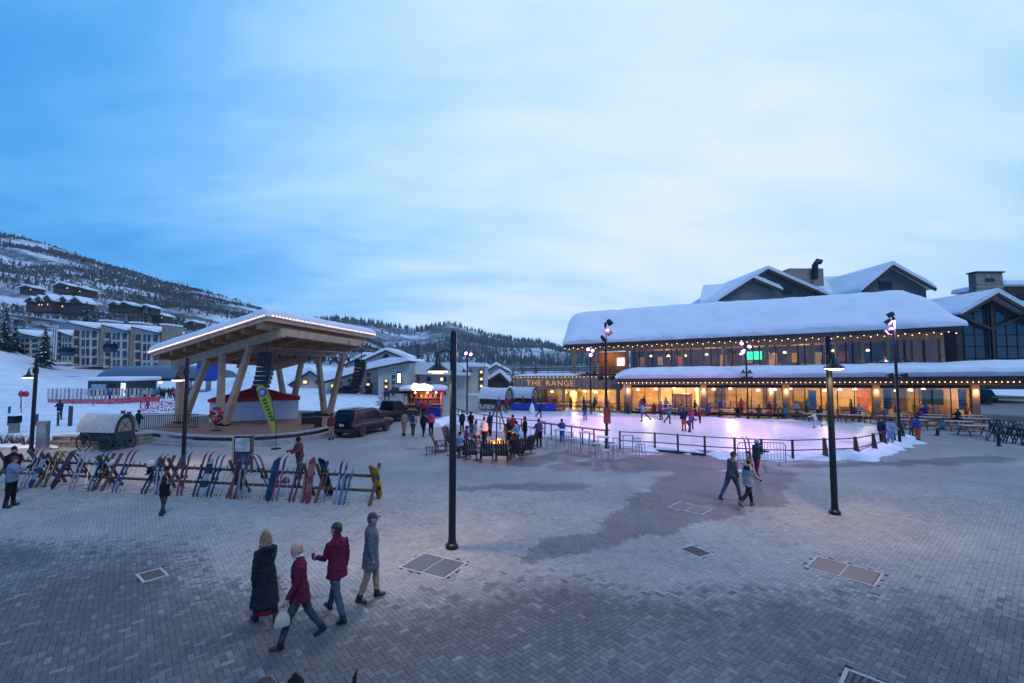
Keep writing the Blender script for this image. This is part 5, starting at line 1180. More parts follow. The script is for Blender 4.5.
apt3 = thing('apartment_block', 'small white stepped block behind the conifer at far left', 'building', W(25, 369, YC), world=True)
unit(12, 40, 331, 360, YC+6, apt3, False)
# --- chalets up the mountainside
def chalet(px, Y, wpx, hpx, label, seed, lit=True, roofs=2, yb=None):
    r2 = random.Random(seed); zb = gz(px, Y)-2; y_b = yb
    w = wpx/455*Y; h = hpx/455*Y; x = (px-512)/455*Y
    if yb: zb = W(px, yb, Y).z
    t = thing('hill_house', label, 'house', (x, Y, zb), world=True)
    DW = mat('chalet_wood_%d' % (seed % 3), [(.075, .05, .04), (.10, .06, .045), (.06, .055, .055)][seed % 3], .8, var=.3)
    for k in range(roofs):
        x0 = x-w/2+w*k/roofs; ww = w/roofs*1.04; hh = h*r2.uniform(.65, .85)
        MB().hull([(x0, Y, zb-2.5), (x0+ww, Y, zb-2.5), (x0+ww, Y+9, zb-2.5), (x0, Y+9, zb-2.5)], [(x0, Y, zb+hh*.55), (x0+ww, Y, zb+hh*.55), (x0+ww, Y+9, zb+hh*.55), (x0, Y+9, zb+hh*.55)]).build('wall', DW, t)
        xm = x0+ww*r2.uniform(.4, .6)
        MB().hull([(x0-.8, Y-1, zb+hh*.5), (x0+ww+.8, Y-1, zb+hh*.5), (xm, Y-1, zb+hh*.93)], [(x0-.8, Y+10, zb+hh*.5), (x0+ww+.8, Y+10, zb+hh*.5), (xm, Y+10, zb+hh*.93)]).build('roof', TRIMD, t)
        for sg, xe in ((-1, x0-1), (1, x0+ww+1)):
            a, b = Vector((xe, Y-1.3, zb+hh*.5)), Vector((xm, Y-1.3, zb+hh*.95)); u_ = Vector((0, 0, 1.0)); bk = Vector((0, 11.6, 0))
            MB().hull([a, b, b+bk, a+bk], [a+u_*.8, b+u_, b+bk+u_, a+bk+u_*.8]).build('roof_snow', SNOW, t)
        for q in range(3):
            wx = x0+ww*(.18+.32*q); f = MB().box((wx, Y-.1, zb+hh*.26), (ww*.12, .2, hh*.14)).build('window', TRIMD, t)
            MB().box((wx, Y-.22, zb+hh*.26), (ww*.09, .06, hh*.11)).build('pane', WARMW if lit and r2.random() < .12 else BLUEG, f)
HL = [(36, 300, 26, 17, 'broad snow-roofed chalet with dark walls, leftmost on the mountainside', 1, 3, 308), (66, 305, 26, 17, 'broad dark chalet beside the leftmost chalet', 2, 2, 310), (58, 345, 16, 11, 'small chalet with pointed gable behind the broad chalets', 4, 1, 290), (76, 350, 14, 9, 'chalet with a warm lit window uphill of the apartment towers', 7, 1, 293), (117, 330, 22, 11, 'dark wooden house in the trees above the apartment towers', 3, 2, 309), (142, 340, 13, 8, 'small dark house right of the wooden house in the trees', 5, 1, 311), (156, 350, 12, 7, 'small house partly hidden uphill of the pavilion roof', 6, 1, 319), (190, 330, 10, 6, 'tiny house above the pavilion roof', 8, 1, 325), (22, 360, 13, 8, 'small dark house in the trees at the left edge', 9, 1, 291)]
for px, Y, w, h, lb, sd, rf, yb in HL: chalet(px, Y, w, h, lb, sd, roofs=rf, yb=yb)
# --- grey apartments in the middle
def condo(name, label, walls, Y, roofpts, snowm, cat='building'):
    t = thing(name, label, cat, W(walls[0][0], 369, Y), world=True); return t
YG = 84.0
g1 = thing('apartment_house', 'grey apartment house with long snowy roof right of the pavilion', 'building', W(370, 369, YG), world=True)
def prismpx(parent, name, pts, Y, d, m_): 
    p = [W(x, y, Y) for x, y in pts]; return MB().hull(p, [q+Vector((0, d, 0)) for q in p]).build(name, m_, parent)
prismpx(g1, 'wall', [(325, 412), (378, 412), (378, 366), (325, 382)], YG, 12, GREYS); prismpx(g1, 'wall', [(378.2, 412), (409, 412), (409, 363), (395, 362), (378.2, 366)], YG-4, 14, GREYS)
prismpx(g1, 'roof_snow', [(318, 383), (368, 369), (409.5, 360.5), (406, 357.5), (390, 357), (322, 374)], YG-5, 15, SNOW)
prismpx(g1, 'fascia', [(318, 384.5), (368, 370.5), (409.5, 362), (409.5, 360.7), (368, 369.2), (318, 383.2)], YG-5.1, 2, TRIMD)
for (x, y0) in ((334, 388), (343, 386), (352, 384), (366, 383)):
    for k in range(4):
        b = pxbox(MB(), x, x+6, y0+k*6, y0+k*6+5, YG, .2, -.24).build('balcony', BALC, g1)
        pxbox(MB(), x-.2, x+6.2, y0+k*6+3, y0+k*6+5.2, YG, .1, -.7).build('balcony_rail', TRIMD, b)
        if (x+k) % 3 == 0: pxbox(MB(), x+1, x+4, y0+k*6+.4, y0+k*6+2.4, YG, .06, -.32).build('porch_lamp', WARMW, b)
for k in range(5):
    b = pxbox(MB(), 384.4, 388.6, 379+k*6, 384+k*6, YG-4, .2, -.22).build('balcony', BALC, g1)
    if k in (0, 1, 3): pxbox(MB(), 385.4, 387.6, 379.6+k*6, 381.8+k*6, YG-4, .06, -.3).build('porch_lamp', WARMW, b)
for x in (330, 338, 347, 357, 366, 391, 404):
    for k in range(4):
        y_ = (385.5-(x-325)*.30 if x < 378 else 375)+k*5.6
        if 396 < x < 405 and k < 2: continue
        f = pxbox(MB(), x+1, x+4, y_, y_+3.6, YG if x < 378 else YG-4, .12, -.14).build('window', TRIMD, g1); pxbox(MB(), x+1.5, x+3.5, y_+.5, y_+3.1, YG if x < 378 else YG-4, .05, -.2).build('pane', BLUEG if (x+k) % 5 else WARMW, f)
w_ = pxbox(MB(), 397, 402, 372, 383.5, YG-4, .2, -.22).build('window', TRIMD, g1); pxbox(MB(), 398, 401, 373.5, 382.5, YG-4, .06, -.3).build('pane', mat('bright_window', (1, .9, .7), var=0, emit=(1, .88, .65), estr=2.2), w_)
g2 = thing('apartment_house', 'middle grey apartment house with balconies behind the kiosk', 'building', W(440, 369, YG), world=True)
prismpx(g2, 'wall', [(409.5, 412), (466, 412), (466, 374), (409.5, 374)], YG+3, 12, GREYS)
prismpx(g2, 'roof_snow', [(407, 374), (468, 375.5), (463, 365), (455, 362.5), (412, 362)], YG+1, 10, SNOW)
for x in (415, 427, 440, 452):
    for k in range(4):
        lit = (x*3+k*5) % 4 == 0
        f = pxbox(MB(), x, x+(4 if x != 440 else 6), 377+k*7.5, 381.5+k*7.5, YG+3, .16, -.18).build('window' if x != 440 else 'balcony', TRIMD, g2); pxbox(MB(), x+.5, x+3.4, 377.6+k*7.5, 380.8+k*7.5, YG+3, .05, -.25).build('pane', WARMW if lit else BLUEG, f)
g3 = thing('apartment_house', 'right-hand grey apartment house with stacked lit balconies', 'building', W(474, 369, YG), world=True)
prismpx(g3, 'wall', [(458, 412), (485, 412), (485, 366), (458, 366)], YG+8, 12, GREYS); prismpx(g3, 'roof_snow', [(456, 366.5), (487, 366.5), (485, 363.3), (470, 362), (457, 363.3)], YG+7, 14, SNOW)
for k in range(5):
    b = pxbox(MB(), 479, 483.4, 370+k*7, 376+k*7, YG+8, .2, -.24).build('balcony', BALC, g3); pxbox(MB(), 480.2, 482.6, 370.8+k*7, 373.2+k*7, YG+8, .05, -.3).build('porch_lamp', WARMW, b)
for k in range(3):
    f = pxbox(MB(), 461, 465, 378+k*9, 382.5+k*9, YG+8, .16, -.18).build('window', TRIMD, g3); pxbox(MB(), 461.6, 464.4, 378.6+k*9, 381.8+k*9, YG+8, .05, -.25).build('pane', BLUEG, f)
g4 = thing('gabled_house', 'snowy gabled house behind the grey apartment roof', 'house', W(385, 369, 108), world=True)
gable(g4, (362, 363), (387, 351.5), (410, 361), 108, 10, GREYS, over=1, zb=0, snow=.7); gable(g4, (345, 366), (366, 356), (392, 363), 116, 10, GREYS, over=1, zb=0, snow=.7)
disc(MB(), W(386, 357, 107.8), .7).build('round_vent', TRIMD, g4)
g5 = thing('gabled_house', 'snow-roofed house right of the grey apartments by the conifers', 'house', W(500, 369, 100), world=True)
gable(g5, (484, 384), (500, 374), (512, 386), 104, 10, TRIMD, over=1, zb=-1, snow=.8); gable(g5, (486, 372), (496, 366), (508, 372), 130, 8, GREYS, over=1, zb=-1, snow=.8)
g6 = thing('gabled_house', 'low snowy house seen under the pavilion roof behind the tent', 'house', W(290, 369, 95), world=True)
gable(g6, (236, 391), (252, 377), (268, 391), 90, 10, GREYS, over=1, zb=-1, snow=.8); gable(g6, (292, 385), (312, 372), (330, 384), 98, 10, CREAM, over=1, zb=-1, snow=.8)
for x in (246, 256, 303, 316):
    f = pxbox(MB(), x, x+5, 386 if x < 290 else 380, 390 if x < 290 else 384, 90 if x < 290 else 98, .16, -.18).build('window', TRIMD, g6); pxbox(MB(), x+.6, x+4.4, 386.6 if x < 290 else 380.6, 389.4 if x < 290 else 383.4, 90 if x < 290 else 98, .05, -.26).build('pane', WARMW if x in (256, 303) else BLUEG, f)
# --- conifers that stand out singly
NEED = mat('conifer_needles', (.022, .040, .036), .9, var=.5, vscale=1.2, col2=(.06, .085, .08)); BARK = mat('conifer_bark', (.06, .045, .035), .95, var=.3)
def conifer(px, Y, ybase, ytop, label, seed, dens=1.0, wk=.30, snow=.25):
    a, b = W(px, ybase, Y), W(px, ytop, Y); a.z = min(a.z, gz(px, Y)+.2) if px < 340 else a.z; h = b.z-a.z; r2 = random.Random(seed)
    t = thing('pine_tree', label, 'tree', a, 0, 'conifers')
    MB().tube([(0, 0, -.3), (0.04*h*.1, 0, h*.5), (0, 0, h*.97)], [h*.022, h*.013, h*.003], 7).build('trunk', BARK, t)
    v = []; f = []; mi = []; nl = int(22*dens)+8
    for i in range(nl):
        z = h*(.10+.88*i/nl); rad = h*wk*.5*(1-(z/h)**1.15)*r2.uniform(.8, 1.2)+.02*h; nbk = int(9+7*(1-z/h))
        for k in range(nbk):
            a0 = r2.uniform(0, 6.28); rr = rad*r2.uniform(.65, 1.15); dz = -rr*r2.uniform(.25, .55)
            for q in range(4):
                f0, f1 = q/4, (q+1)/4+.08; w = rr*.20*(1-f0*.7)*r2.uniform(.7, 1.3)
                ca, sa = math.cos(a0), math.sin(a0); bs = len(v); zz0 = z+dz*f0+r2.uniform(-.02, .02)*h*.5; zz1 = z+dz*f1-.015*h
                v += [(ca*rr*f0-sa*w, sa*rr*f0+ca*w, zz0), (ca*rr*f0+sa*w, sa*rr*f0-ca*w, zz0), (ca*rr*f1+sa*w*.3, sa*rr*f1-ca*w*.3, zz1), (ca*rr*f1-sa*w*.3, sa*rr*f1+ca*w*.3, zz1)]
                f.append((bs, bs+1, bs+2, bs+3)); mi.append(1 if r2.random() < snow*(1-.4*f0) else 0)
    me = bpy.data.meshes.new('crown'); me.from_pydata(v, [], f); me.materials.append(NEED); me.materials.append(SNOW); me.polygons.foreach_set('material_index', mi); stuff(link('crown', me, t))
CT = [(417.5, 112, 366, 340, 'lone tall dark conifer rising above the apartment roofs', .8, .30, .05), (513, 75, 404, 366, 'snow-dusted conifer left of the low wing, nearest the wagons', 1, .45, .3), (522, 92, 400, 360, 'taller snow-dusted conifer behind the corner of the low wing', 1, .4, .3), (502, 108, 396, 364, 'conifer with snow patches right of the grey apartments', 1, .45, .3), (492, 120, 392, 364, 'slender conifer left of the snow-patched conifer', .8, .4, .3),
      (44, 121, 358, 325, 'dense dark conifer in front of the narrow end block', 1, .5, .12), (4, 126, 356, 308, 'tall dark conifer at the left edge', 1, .45, .12), (14, 132, 356, 322, 'dark conifer second from the left edge', 1, .45, .15), (-6, 122, 358, 318, 'dark conifer cut by the left edge', 1, .5, .12),
      (34, 150, 352, 330, 'small conifer behind the white stepped block', .8, .5, .2), (110, 290, 326, 312, 'conifer downhill of the dark wooden house', .7, .5, .2), (86, 290, 322, 300, 'thin conifer right of the broad chalets', .7, .45, .15), (145, 280, 328, 305, 'round-headed conifer beside the small hill house', .8, .8, .3), (94, 285, 326, 304, 'thin conifer between the chalets and the wooden house', .7, .4, .15), (428, 130, 364, 350, 'small conifer left of the central lamp post', .7, .5, .3), (352, 120, 366, 352, 'small conifer behind the loudspeaker', .7, .5, .3), (536, 150, 378, 360, 'conifer seen above the sign band', .7, .45, .3)]
for i, (px, Y, yb, yt, lb, dn, wk, sn) in enumerate(CT): conifer(px, Y, yb, yt, lb, 40+i, dn, wk, sn)
# ================================================================ lift base area at the left
lb_ = thing('lift_building', 'dark lift building with a snowy flat roof and lit corner', 'building', W(105, 369, 76), world=True)
pxbox(MB(), 87, 128, 381, 400, 76, 6).build('wall', mat('charcoal_cladding', (.045, .05, .06), .6, var=.2), lb_); pxbox(MB(), 86, 130, 377, 381, 75.4, 7).build('roof_snow', SNOW, lb_, bevel=.2)
f = pxbox(MB(), 92, 107, 384, 390, 76, .1, -.15).build('window', STEEL, lb_); pxbox(MB(), 92.6, 106.4, 384.6, 389.4, 76, .04, -.2).build('pane', mat('pale_blue_glass', (.25, .35, .45), .2, var=.2), f)
pxbox(MB(), 109, 115, 384, 399, 76, .1, -.15).build('door', BLACK, lb_); pxbox(MB(), 121, 126, 383, 397, 76, .1, -.15).build('lit_panel', mat('pale_lit_panel', (.8, .85, .9), var=0, emit=(.7, .85, 1), estr=.55), lb_)
lt = thing('lift_terminal', 'long grey rounded lift terminal roof above the crowd', 'lift terminal', W(140, 369, 84), world=True)
m = MB(); vs = []; nA = 9
for xi, (px, Y) in enumerate(((96, 88), (104, 86), (150, 84), (196, 82), (216, 82))):
    for j in range(nA):
        a = math.pi*j/(nA-1); rz_ = 1.0 if 0 < xi < 4 else .6
        p = W(px, 378, Y); vs.append((p.x, Y+3.2-3.2*math.cos(a), p.z+2.3*math.sin(a)*rz_))
fs = [(i*nA+j, (i+1)*nA+j, (i+1)*nA+j+1, i*nA+j+1) for i in range(4) for j in range(nA-1)] + [tuple(range(nA)), tuple(range(4*nA, 5*nA))] + [(i*nA, i*nA+nA-1, (i+1)*nA+nA-1, (i+1)*nA) for i in range(4)]
m.add(vs, fs).build('housing', mat('grey_terminal_shell', (.12, .15, .20), .4, var=.15), lt, smooth=True)
for px in (118, 150, 186, 205): pxbox(MB(), px, px+3, 378, 400, 85, 1).build('pylon', STEEL, lt)
pxbox(MB(), 100, 212, 378.2, 381, 84, 1.2).build('girder', mat('blue_girder', (.03, .06, .20), .5), lt)
for px in (130, 158, 146): pxbox(MB(), px, px+3, 381.5, 383.5, 83.8, .4).build('downlight', WARMW, lt)
pxbox(MB(), 196, 222, 362, 380, 80, 1).build('blue_end_panel', mat('blue_panel', (.02, .06, .30), .5), lt)
for k, (px, py, Y, lb) in enumerate(((67, 352, 110, 'dark gondola cabin hanging over the snow rise'), (19, 322, 160, 'dark gondola cabin high at the left edge'), (110, 348, 116, 'dark gondola cabin in front of the stone towers'))):
    p = W(px, py+4, Y); t = thing('gondola_cabin', lb, 'gondola', p, world=True, group='gondola cabins')
    M_ = Matrix.Translation(p); MB(M_).hull([(-.9, -.9, 0), (.9, -.9, 0), (.9, .9, 0), (-.9, .9, 0)], [(-1.1, -1.1, 1.0), (1.1, -1.1, 1.0), (1.1, 1.1, 1.0), (-1.1, 1.1, 1.0)]).build('shell', mat('gondola_paint', (.03, .05, .09), .4), t)
    MB(M_).hull([(-1.1, -1.1, 1.004), (1.1, -1.1, 1.004), (1.1, 1.1, 1.004), (-1.1, 1.1, 1.004)], [(-.85, -.85, 2.1), (.85, -.85, 2.1), (.85, .85, 2.1), (-.85, .85, 2.1)]).build('window_band', GLASSD, t)
    MB(M_).tube([(0, 0, 2.1), (0, 0, 3.4), (.6, 0, 3.9)], .06, 6).build('hanger', DARKM, t)
cable = thing('lift_cable', 'dark lift cable running up over the snow rise', 'cable', W(60, 369, 110), world=True); MB().tube([W(120, 366, 86), W(67, 345.5, 110), W(19, 313, 160), W(-40, 270, 220)], .035, 5).build('rope', DARKM, cable)
# fences, white boards and nets
bd = thing('board_fence', 'row of pale upright boards along the lift queue', 'fence', W(90, 398, 66), world=True)
for i in range(26):
    px = 48+i*4.1; p = W(px, 401, 66-i*.05); MB().box((p.x, p.y, p.z+.9), (.34, .06, 1.8)).build('board', mat('pale_board_%d' % (i % 3), [(.55, .50, .47), (.42, .37, .34), (.30, .30, .32)][i % 3], .7), bd)
def netmat(name, c, cov):
    if name in MATS: return MATS[name]
    m = bpy.data.materials.new(name); m.use_nodes = True; t = m.node_tree; MATS[name] = m; b = t.nodes['Principled BSDF']; b.inputs['Base Color'].default_value = (*c, 1); b.inputs['Roughness'].default_value = .7
    ck = N(t, 'ShaderNodeTexNoise', inp={'Scale': 9.0, 'Detail': 3.0}); co = N(t, 'ShaderNodeTexCoord'); t.links.new(co.outputs['Object'], ck.inputs['Vector'])
    al = mathn(t, 'GREATER_THAN', ck.outputs[0], 1-cov); t.links.new(al, b.inputs['Alpha']); return m
def net(pts, h, label, m_, h0=.05):
    t = thing('safety_net', label, 'net fence', pts[0], world=True)
    for a, b in zip(pts, pts[1:]):
        n = max(1, int((b-a).length/3))
        for i in range(n):
            p, q = a.lerp(b, i/n), a.lerp(b, (i+1)/n); MB().tube([p, p+Vector((0, 0, h+.12))], .035, 5).build('pole', mat('red_pole', (.25, .03, .05), .6), t)
            MB().add([p+Vector((0, 0, h0)), q+Vector((0, 0, h0)), q+Vector((0, 0, h)), p+Vector((0, 0, h))], [(0, 1, 2, 3)]).build('netting', m_, t)
net([W(48, 405, 60), W(100, 405, 58), W(160, 402, 58)], .75, 'low red net in front of the lift queue', netmat('red_net', (.50, .05, .09), .62))
net([W(-20, 415, 52), W(20, 415, 52), W(60, 414, 53), W(125, 411, 55)], 1.5, 'pale pink safety net across the snow field', netmat('pink_net', (.62, .40, .46), .40))
net([W(140, 413, 46), W(176, 412, 47)], 1.2, 'magenta net by the stage steps', netmat('magenta_net', (.5, .10, .2), .5))
sg = thing('round_sign', 'round red double sign on a thin pole in the snow', 'sign', W(21, 416, 45), world=True); pB = W(21, 416, 45); pB.z = gz(21, 45)
MB().tube([pB, W(21, 390, 45)], .035, 6).build('pole', DARKM, sg)
for k in (-1, 1): disc(MB(), W(24+k*2.4, 394, 44.9), .30, dy=.05).build('disc', mat('red_sign_paint', (.45, .03, .05), .5, var=.3), sg)
for i, px in enumerate((13, 40, 62, 74, 126, 132)):
    Y = 36 if px not in (126, 132) else 35; p = Vector(((px-512)/455*Y, Y, gz(px, Y)-.02)); o = thing('marker_post', 'short dark marker post in the snow, %s from the left' % ORD[i], 'post', p, 0, 'marker posts in the snow')
    h = (1.5, .9, 1.1, 1.6, 1.2, 1.2)[i]; MB().box((0, 0, h/2), (.26 if i in (1, 3, 4, 5) else .1, .12, h)).build('post', mat('post_paint', (.05, .06, .08), .6), o); MB().box((0, 0, h+.03), (.3 if i in (1, 3, 4, 5) else .12, .16, .06)).build('cap', SNOW, o)
ln = thing('stone_lantern', 'small stone lantern standing on the snow near the left lamp', 'lantern', Vector(((19-512)/455*32, 32, gz(19, 32)))); MB().box((0, 0, .35), (.4, .4, .7)).build('pedestal', STONE, ln); MB().box((0, 0, .95), (.5, .5, .5)).build('light_box', GLASSD, ln); MB().hull([(-.4, -.4, 1.2), (.4, -.4, 1.2), (.4, .4, 1.2), (-.4, .4, 1.2)], [(-.05, -.05, 1.5), (.05, -.05, 1.5), (.05, .05, 1.5), (-.05, .05, 1.5)]).build('roof', SNOW, ln)
kb = thing('kiosk_pillar', 'grey information pillar beside the left lamp post', 'pillar', G(42, 450), 0); MB().box((0, 0, .85), (.62, .2, 1.7)).build('slab', mat('grey_pillar', (.16, .20, .25), .5), kb); MB().box((0, -.105, 1.1), (.5, .01, .8)).build('panel', mat('pillar_panel', (.22, .28, .35), .4, var=.3, vscale=5), kb); MB().box((0, 0, .06), (.8, .36, .12)).build('base', KERB, kb)
r_ = random.Random(77)
for i, (px, py) in enumerate(((3, 446), (14, 446), (26, 447), (50, 447))):
    p = G(px, py); sh = thing('bare_shrub', 'low brown winter shrub by the left edge, %s from the left' % ORD[i], 'shrub', p, 0, 'low shrubs')
    m = MB()
    for k in range(70):
        a = r_.uniform(0, 6.28); l_ = r_.uniform(.35, .75); s_ = r_.uniform(.1, .5); e = .012
        m.add([(-e, 0, 0), (e, 0, 0), (s_*math.cos(a)*1.5+e, s_*math.sin(a), l_), (s_*math.cos(a)*1.5-e, s_*math.sin(a), l_)], [(0, 1, 2, 3)])
    stuff(m.build('twigs', mat('dry_twigs', (.10, .075, .045), .9, var=.3), sh)); MB().lathe([(.5, 0), (.4, .10), (.05, .16)], n=9, sx=1.5).build('snow_cap', SNOW, sh, smooth=True)
# ================================================================ covered wagons, kiosk
CANV = mat('wagon_canvas', (.50, .48, .46), .85, var=.12, vscale=2, bump=.4, bscale=5)
def wagon(loc, rz, label, L=3.4, big=1.0, flap=True, cm=CANV):
    t = thing('covered_wagon', label, 'wagon', loc, rz, 'covered wagons')
    WG = mat('wagon_green', (.025, .038, .036), .6, var=.3, vscale=3)
    for x in (-1, 1):
        for i in range(3): MB().box((x*.72, 0, .86+i*.2), (.06, L, .185)).build('side_board', WG, t)
    MB().box((0, 0, .72), (1.4, L, .08)).build('bed', WG, t)
    for y in (-L/2+.03, L/2-.03): MB().box((0, y, 1.05), (1.38, .06, .56)).build('end_board', WG, t)
    n = 11; vs = []; ny = 11
    for j in range(ny):
        y = -L/2-.1+(L+.2)*j/(ny-1); sag = .04*abs(math.sin(math.pi*j/2.0)) if j % 2 else 0; fl = .08*(abs(j-5)/5)**2
        for i in range(n):
            a = math.pi*i/(n-1); vs.append(((.80+fl-sag)*math.cos(a)*(1.05-.05*math.sin(a)), y, 1.32+(1.28+fl-sag)*math.sin(a)))
    fs = [(j*n+i, (j+1)*n+i, (j+1)*n+i+1, j*n+i+1) for j in range(ny-1) for i in range(n-1)]
    MB().add(vs, fs).build('canvas', cm, t, smooth=True)
    if flap:
        pts = [(.78*math.cos(math.pi*i/10), 1.32+1.22*math.sin(math.pi*i/10)) for i in range(11)]
        for y in (-L/2+.08,):
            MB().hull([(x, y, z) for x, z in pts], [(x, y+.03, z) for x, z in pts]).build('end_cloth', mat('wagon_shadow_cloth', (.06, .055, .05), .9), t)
            pts2 = [(.5*math.cos(math.pi*i/10), 1.36+.95*math.sin(math.pi*i/10)) for i in range(11)]
            MB().hull([(x, y-.03, z) for x, z in pts2], [(x, y-.002, z) for x, z in pts2]).build('door_panel', mat('tan_panel', (.34, .29, .22), .8, var=.25), t)
            for sgn_ in (-1, 1): MB().beam((sgn_*-.36, y-.05, 1.42), (sgn_*.3, y-.05, 2.1), .03, .03).build('cross_lath', WG, t)
    for y in (-L/2+.6, L/2-.6):
        for x in (-.95, .95):
            rr = .62 if y > 0 else .52
            rim_ = MB(Matrix.Translation((x, y, rr)) @ Matrix.Rotation(R(90), 4, 'Y')); rim_.tube([(rr*math.cos(k*math.pi/9), rr*math.sin(k*math.pi/9), 0) for k in range(19)], .045, 5)
            w_ = rim_.build('wheel', WG, t)
            hb = MB(Matrix.Translation((x, y, rr)) @ Matrix.Rotation(R(90), 4, 'Y')).lathe([(.09, -.1), (.09, .1)], n=8).build('hub', WG, w_)
            for k in range(6): a = k*math.pi/6; MB(Matrix.Translation((x, y, rr)) @ Matrix.Rotation(R(90), 4, 'Y')).beam((rr*math.cos(a), rr*math.sin(a), 0), (-rr*math.cos(a), -rr*math.sin(a), 0), .03, .03).build('spoke', WG, w_)
    t.scale = (big, big, big); return t
wagon(G(107, 449), R(82), 'covered wagon with a dark green box before the low stone wall', 3.0, big=.80)
SNC = mat('snowy_canvas', (.70, .72, .75), .85, var=.06)
wagon(G(496, 411.5)+Vector((0, 1.5, 0)), R(52), 'snow-topped covered wagon nearer the kiosk', 3.8, cm=SNC)
wagon(G(513, 411)+Vector((1.2, 3, 0)), R(50), 'snow-topped covered wagon beside the low wing', 3.8, cm=SNC)
kp = G(424, 413.5); ki = thing('ticket_kiosk', 'small wooden kiosk with a snowy roof and a glowing white sign', 'kiosk', kp, R(4))
KW = mat('kiosk_wood', (.22, .12, .07), .7, var=.3)
for x in (-1.9, 1.9):
    for y in (-1.2, 1.2): MB().box((x, y, 1.2), (.14, .14, 2.4)).build('post', PALEW, ki)
for i in range(5): MB().box((0, -1.22, .12+i*.2), (3.66, .06, .185)).build('counter_board', KW, ki)
MB().box((0, -1.35, 1.08), (3.9, .45, .06)).build('counter_top', PALEW, ki); MB().box((0, 1.2, 1.2), (3.66, .06, 2.3)).build('back_wall', KW, ki)
MB().box((0, 0, 2.45), (4.6, 3.2, .12)).build('roof', WOODD, ki)
vs = []; 
for z, kx, ky in ((2.515, 2.35, 1.65), (2.72, 2.4, 1.7), (2.95, 2.2, 1.5), (3.05, 1.7, 1.0)): vs.append([(sx*kx, sy*ky, z) for sx, sy in ((-1, -1), (-.5, -1.02), (.5, -1.02), (1, -1), (1, 1), (-1, 1))])
m = MB(); m.add(sum(vs, []), [(l*6+i, l*6+(i+1) % 6, l*6+6+(i+1) % 6, l*6+6+i) for l in range(3) for i in range(6)]+[tuple(range(6))[::-1], tuple(range(18, 24))]); m.build('roof_snow', SNOW, ki, smooth=True)
sgw = mat('glowing_sign', (1, .9, .7), var=0, emit=(1, .80, .55), estr=1.7)
pts = [(-1.0, 2.55), (.9, 2.5), (1.05, 2.9), (.6, 3.15), (.2, 3.25), (-.3, 3.18), (-.9, 3.3), (-1.1, 3.0)]
MB().hull([(x, -1.78, z) for x, z in pts], [(x, -1.70, z) for x, z in pts]).build('sign', sgw, ki)
for i, (x, w, h) in enumerate(((-.72, .14, .34), (-.45, .16, .22), (-.18, .14, .22), (.1, .16, .22), (.36, .12, .34), (.62, .16, .22))): MB().box((x, -1.795, 2.82), (w, .012, h)).build('sign_letter', mat('orange_sign_letter', (.8, .3, .08), var=0, emit=(1, .35, .08), estr=.8), ki)
for x, c in ((-.9, BULB), (.4, BULB), (1.3, PURPLE)): MB().ball((x, -.4, 2.25), .1).build('hanging_lamp', c, ki)
MB().box((0, .9, 1.6), (3.2, .3, .06)).build('shelf', PALEW, ki)
for i in range(6): MB().box((-1.4+i*.5, .88, 1.82), (.3, .2, .36)).build('shelf_goods', mat('goods_%d' % (i % 3), [(.6, .25, .05), (.6, .1, .25), (.5, .4, .1)][i % 3], .7), ki)
lamp('kiosk_light', 'POINT', (.2, -.2, 2.1), 45, (1, .55, .3), ki, .15); lamp('pink_light', 'POINT', (1.7, -1.6, 1.9), 12, (1, .12, .45), ki, .15)
# dark awning stall left of the kiosk
aw = thing('dark_stall', 'dark awning stall left of the glowing kiosk', 'stall', G(399, 414)); 
for x in (-1.3, 1.3): 
    for y in (-.8, .8): MB().box((x, y, 1.1), (.1, .1, 2.2)).build('post', DARKM, aw)
MB().hull([(-1.6, -1.2, 2.2), (1.6, -1.2, 2.2), (1.6, 1.2, 2.2), (-1.6, 1.2, 2.2)], [(-.3, -.2, 2.8), (.3, -.2, 2.8), (.3, .2, 2.8), (-.3, .2, 2.8)]).build('awning', mat('black_canvas', (.015, .015, .018), .8), aw)
MB().box((0, -.7, .5), (2.5, .5, 1.0)).build('counter', WOODD, aw)
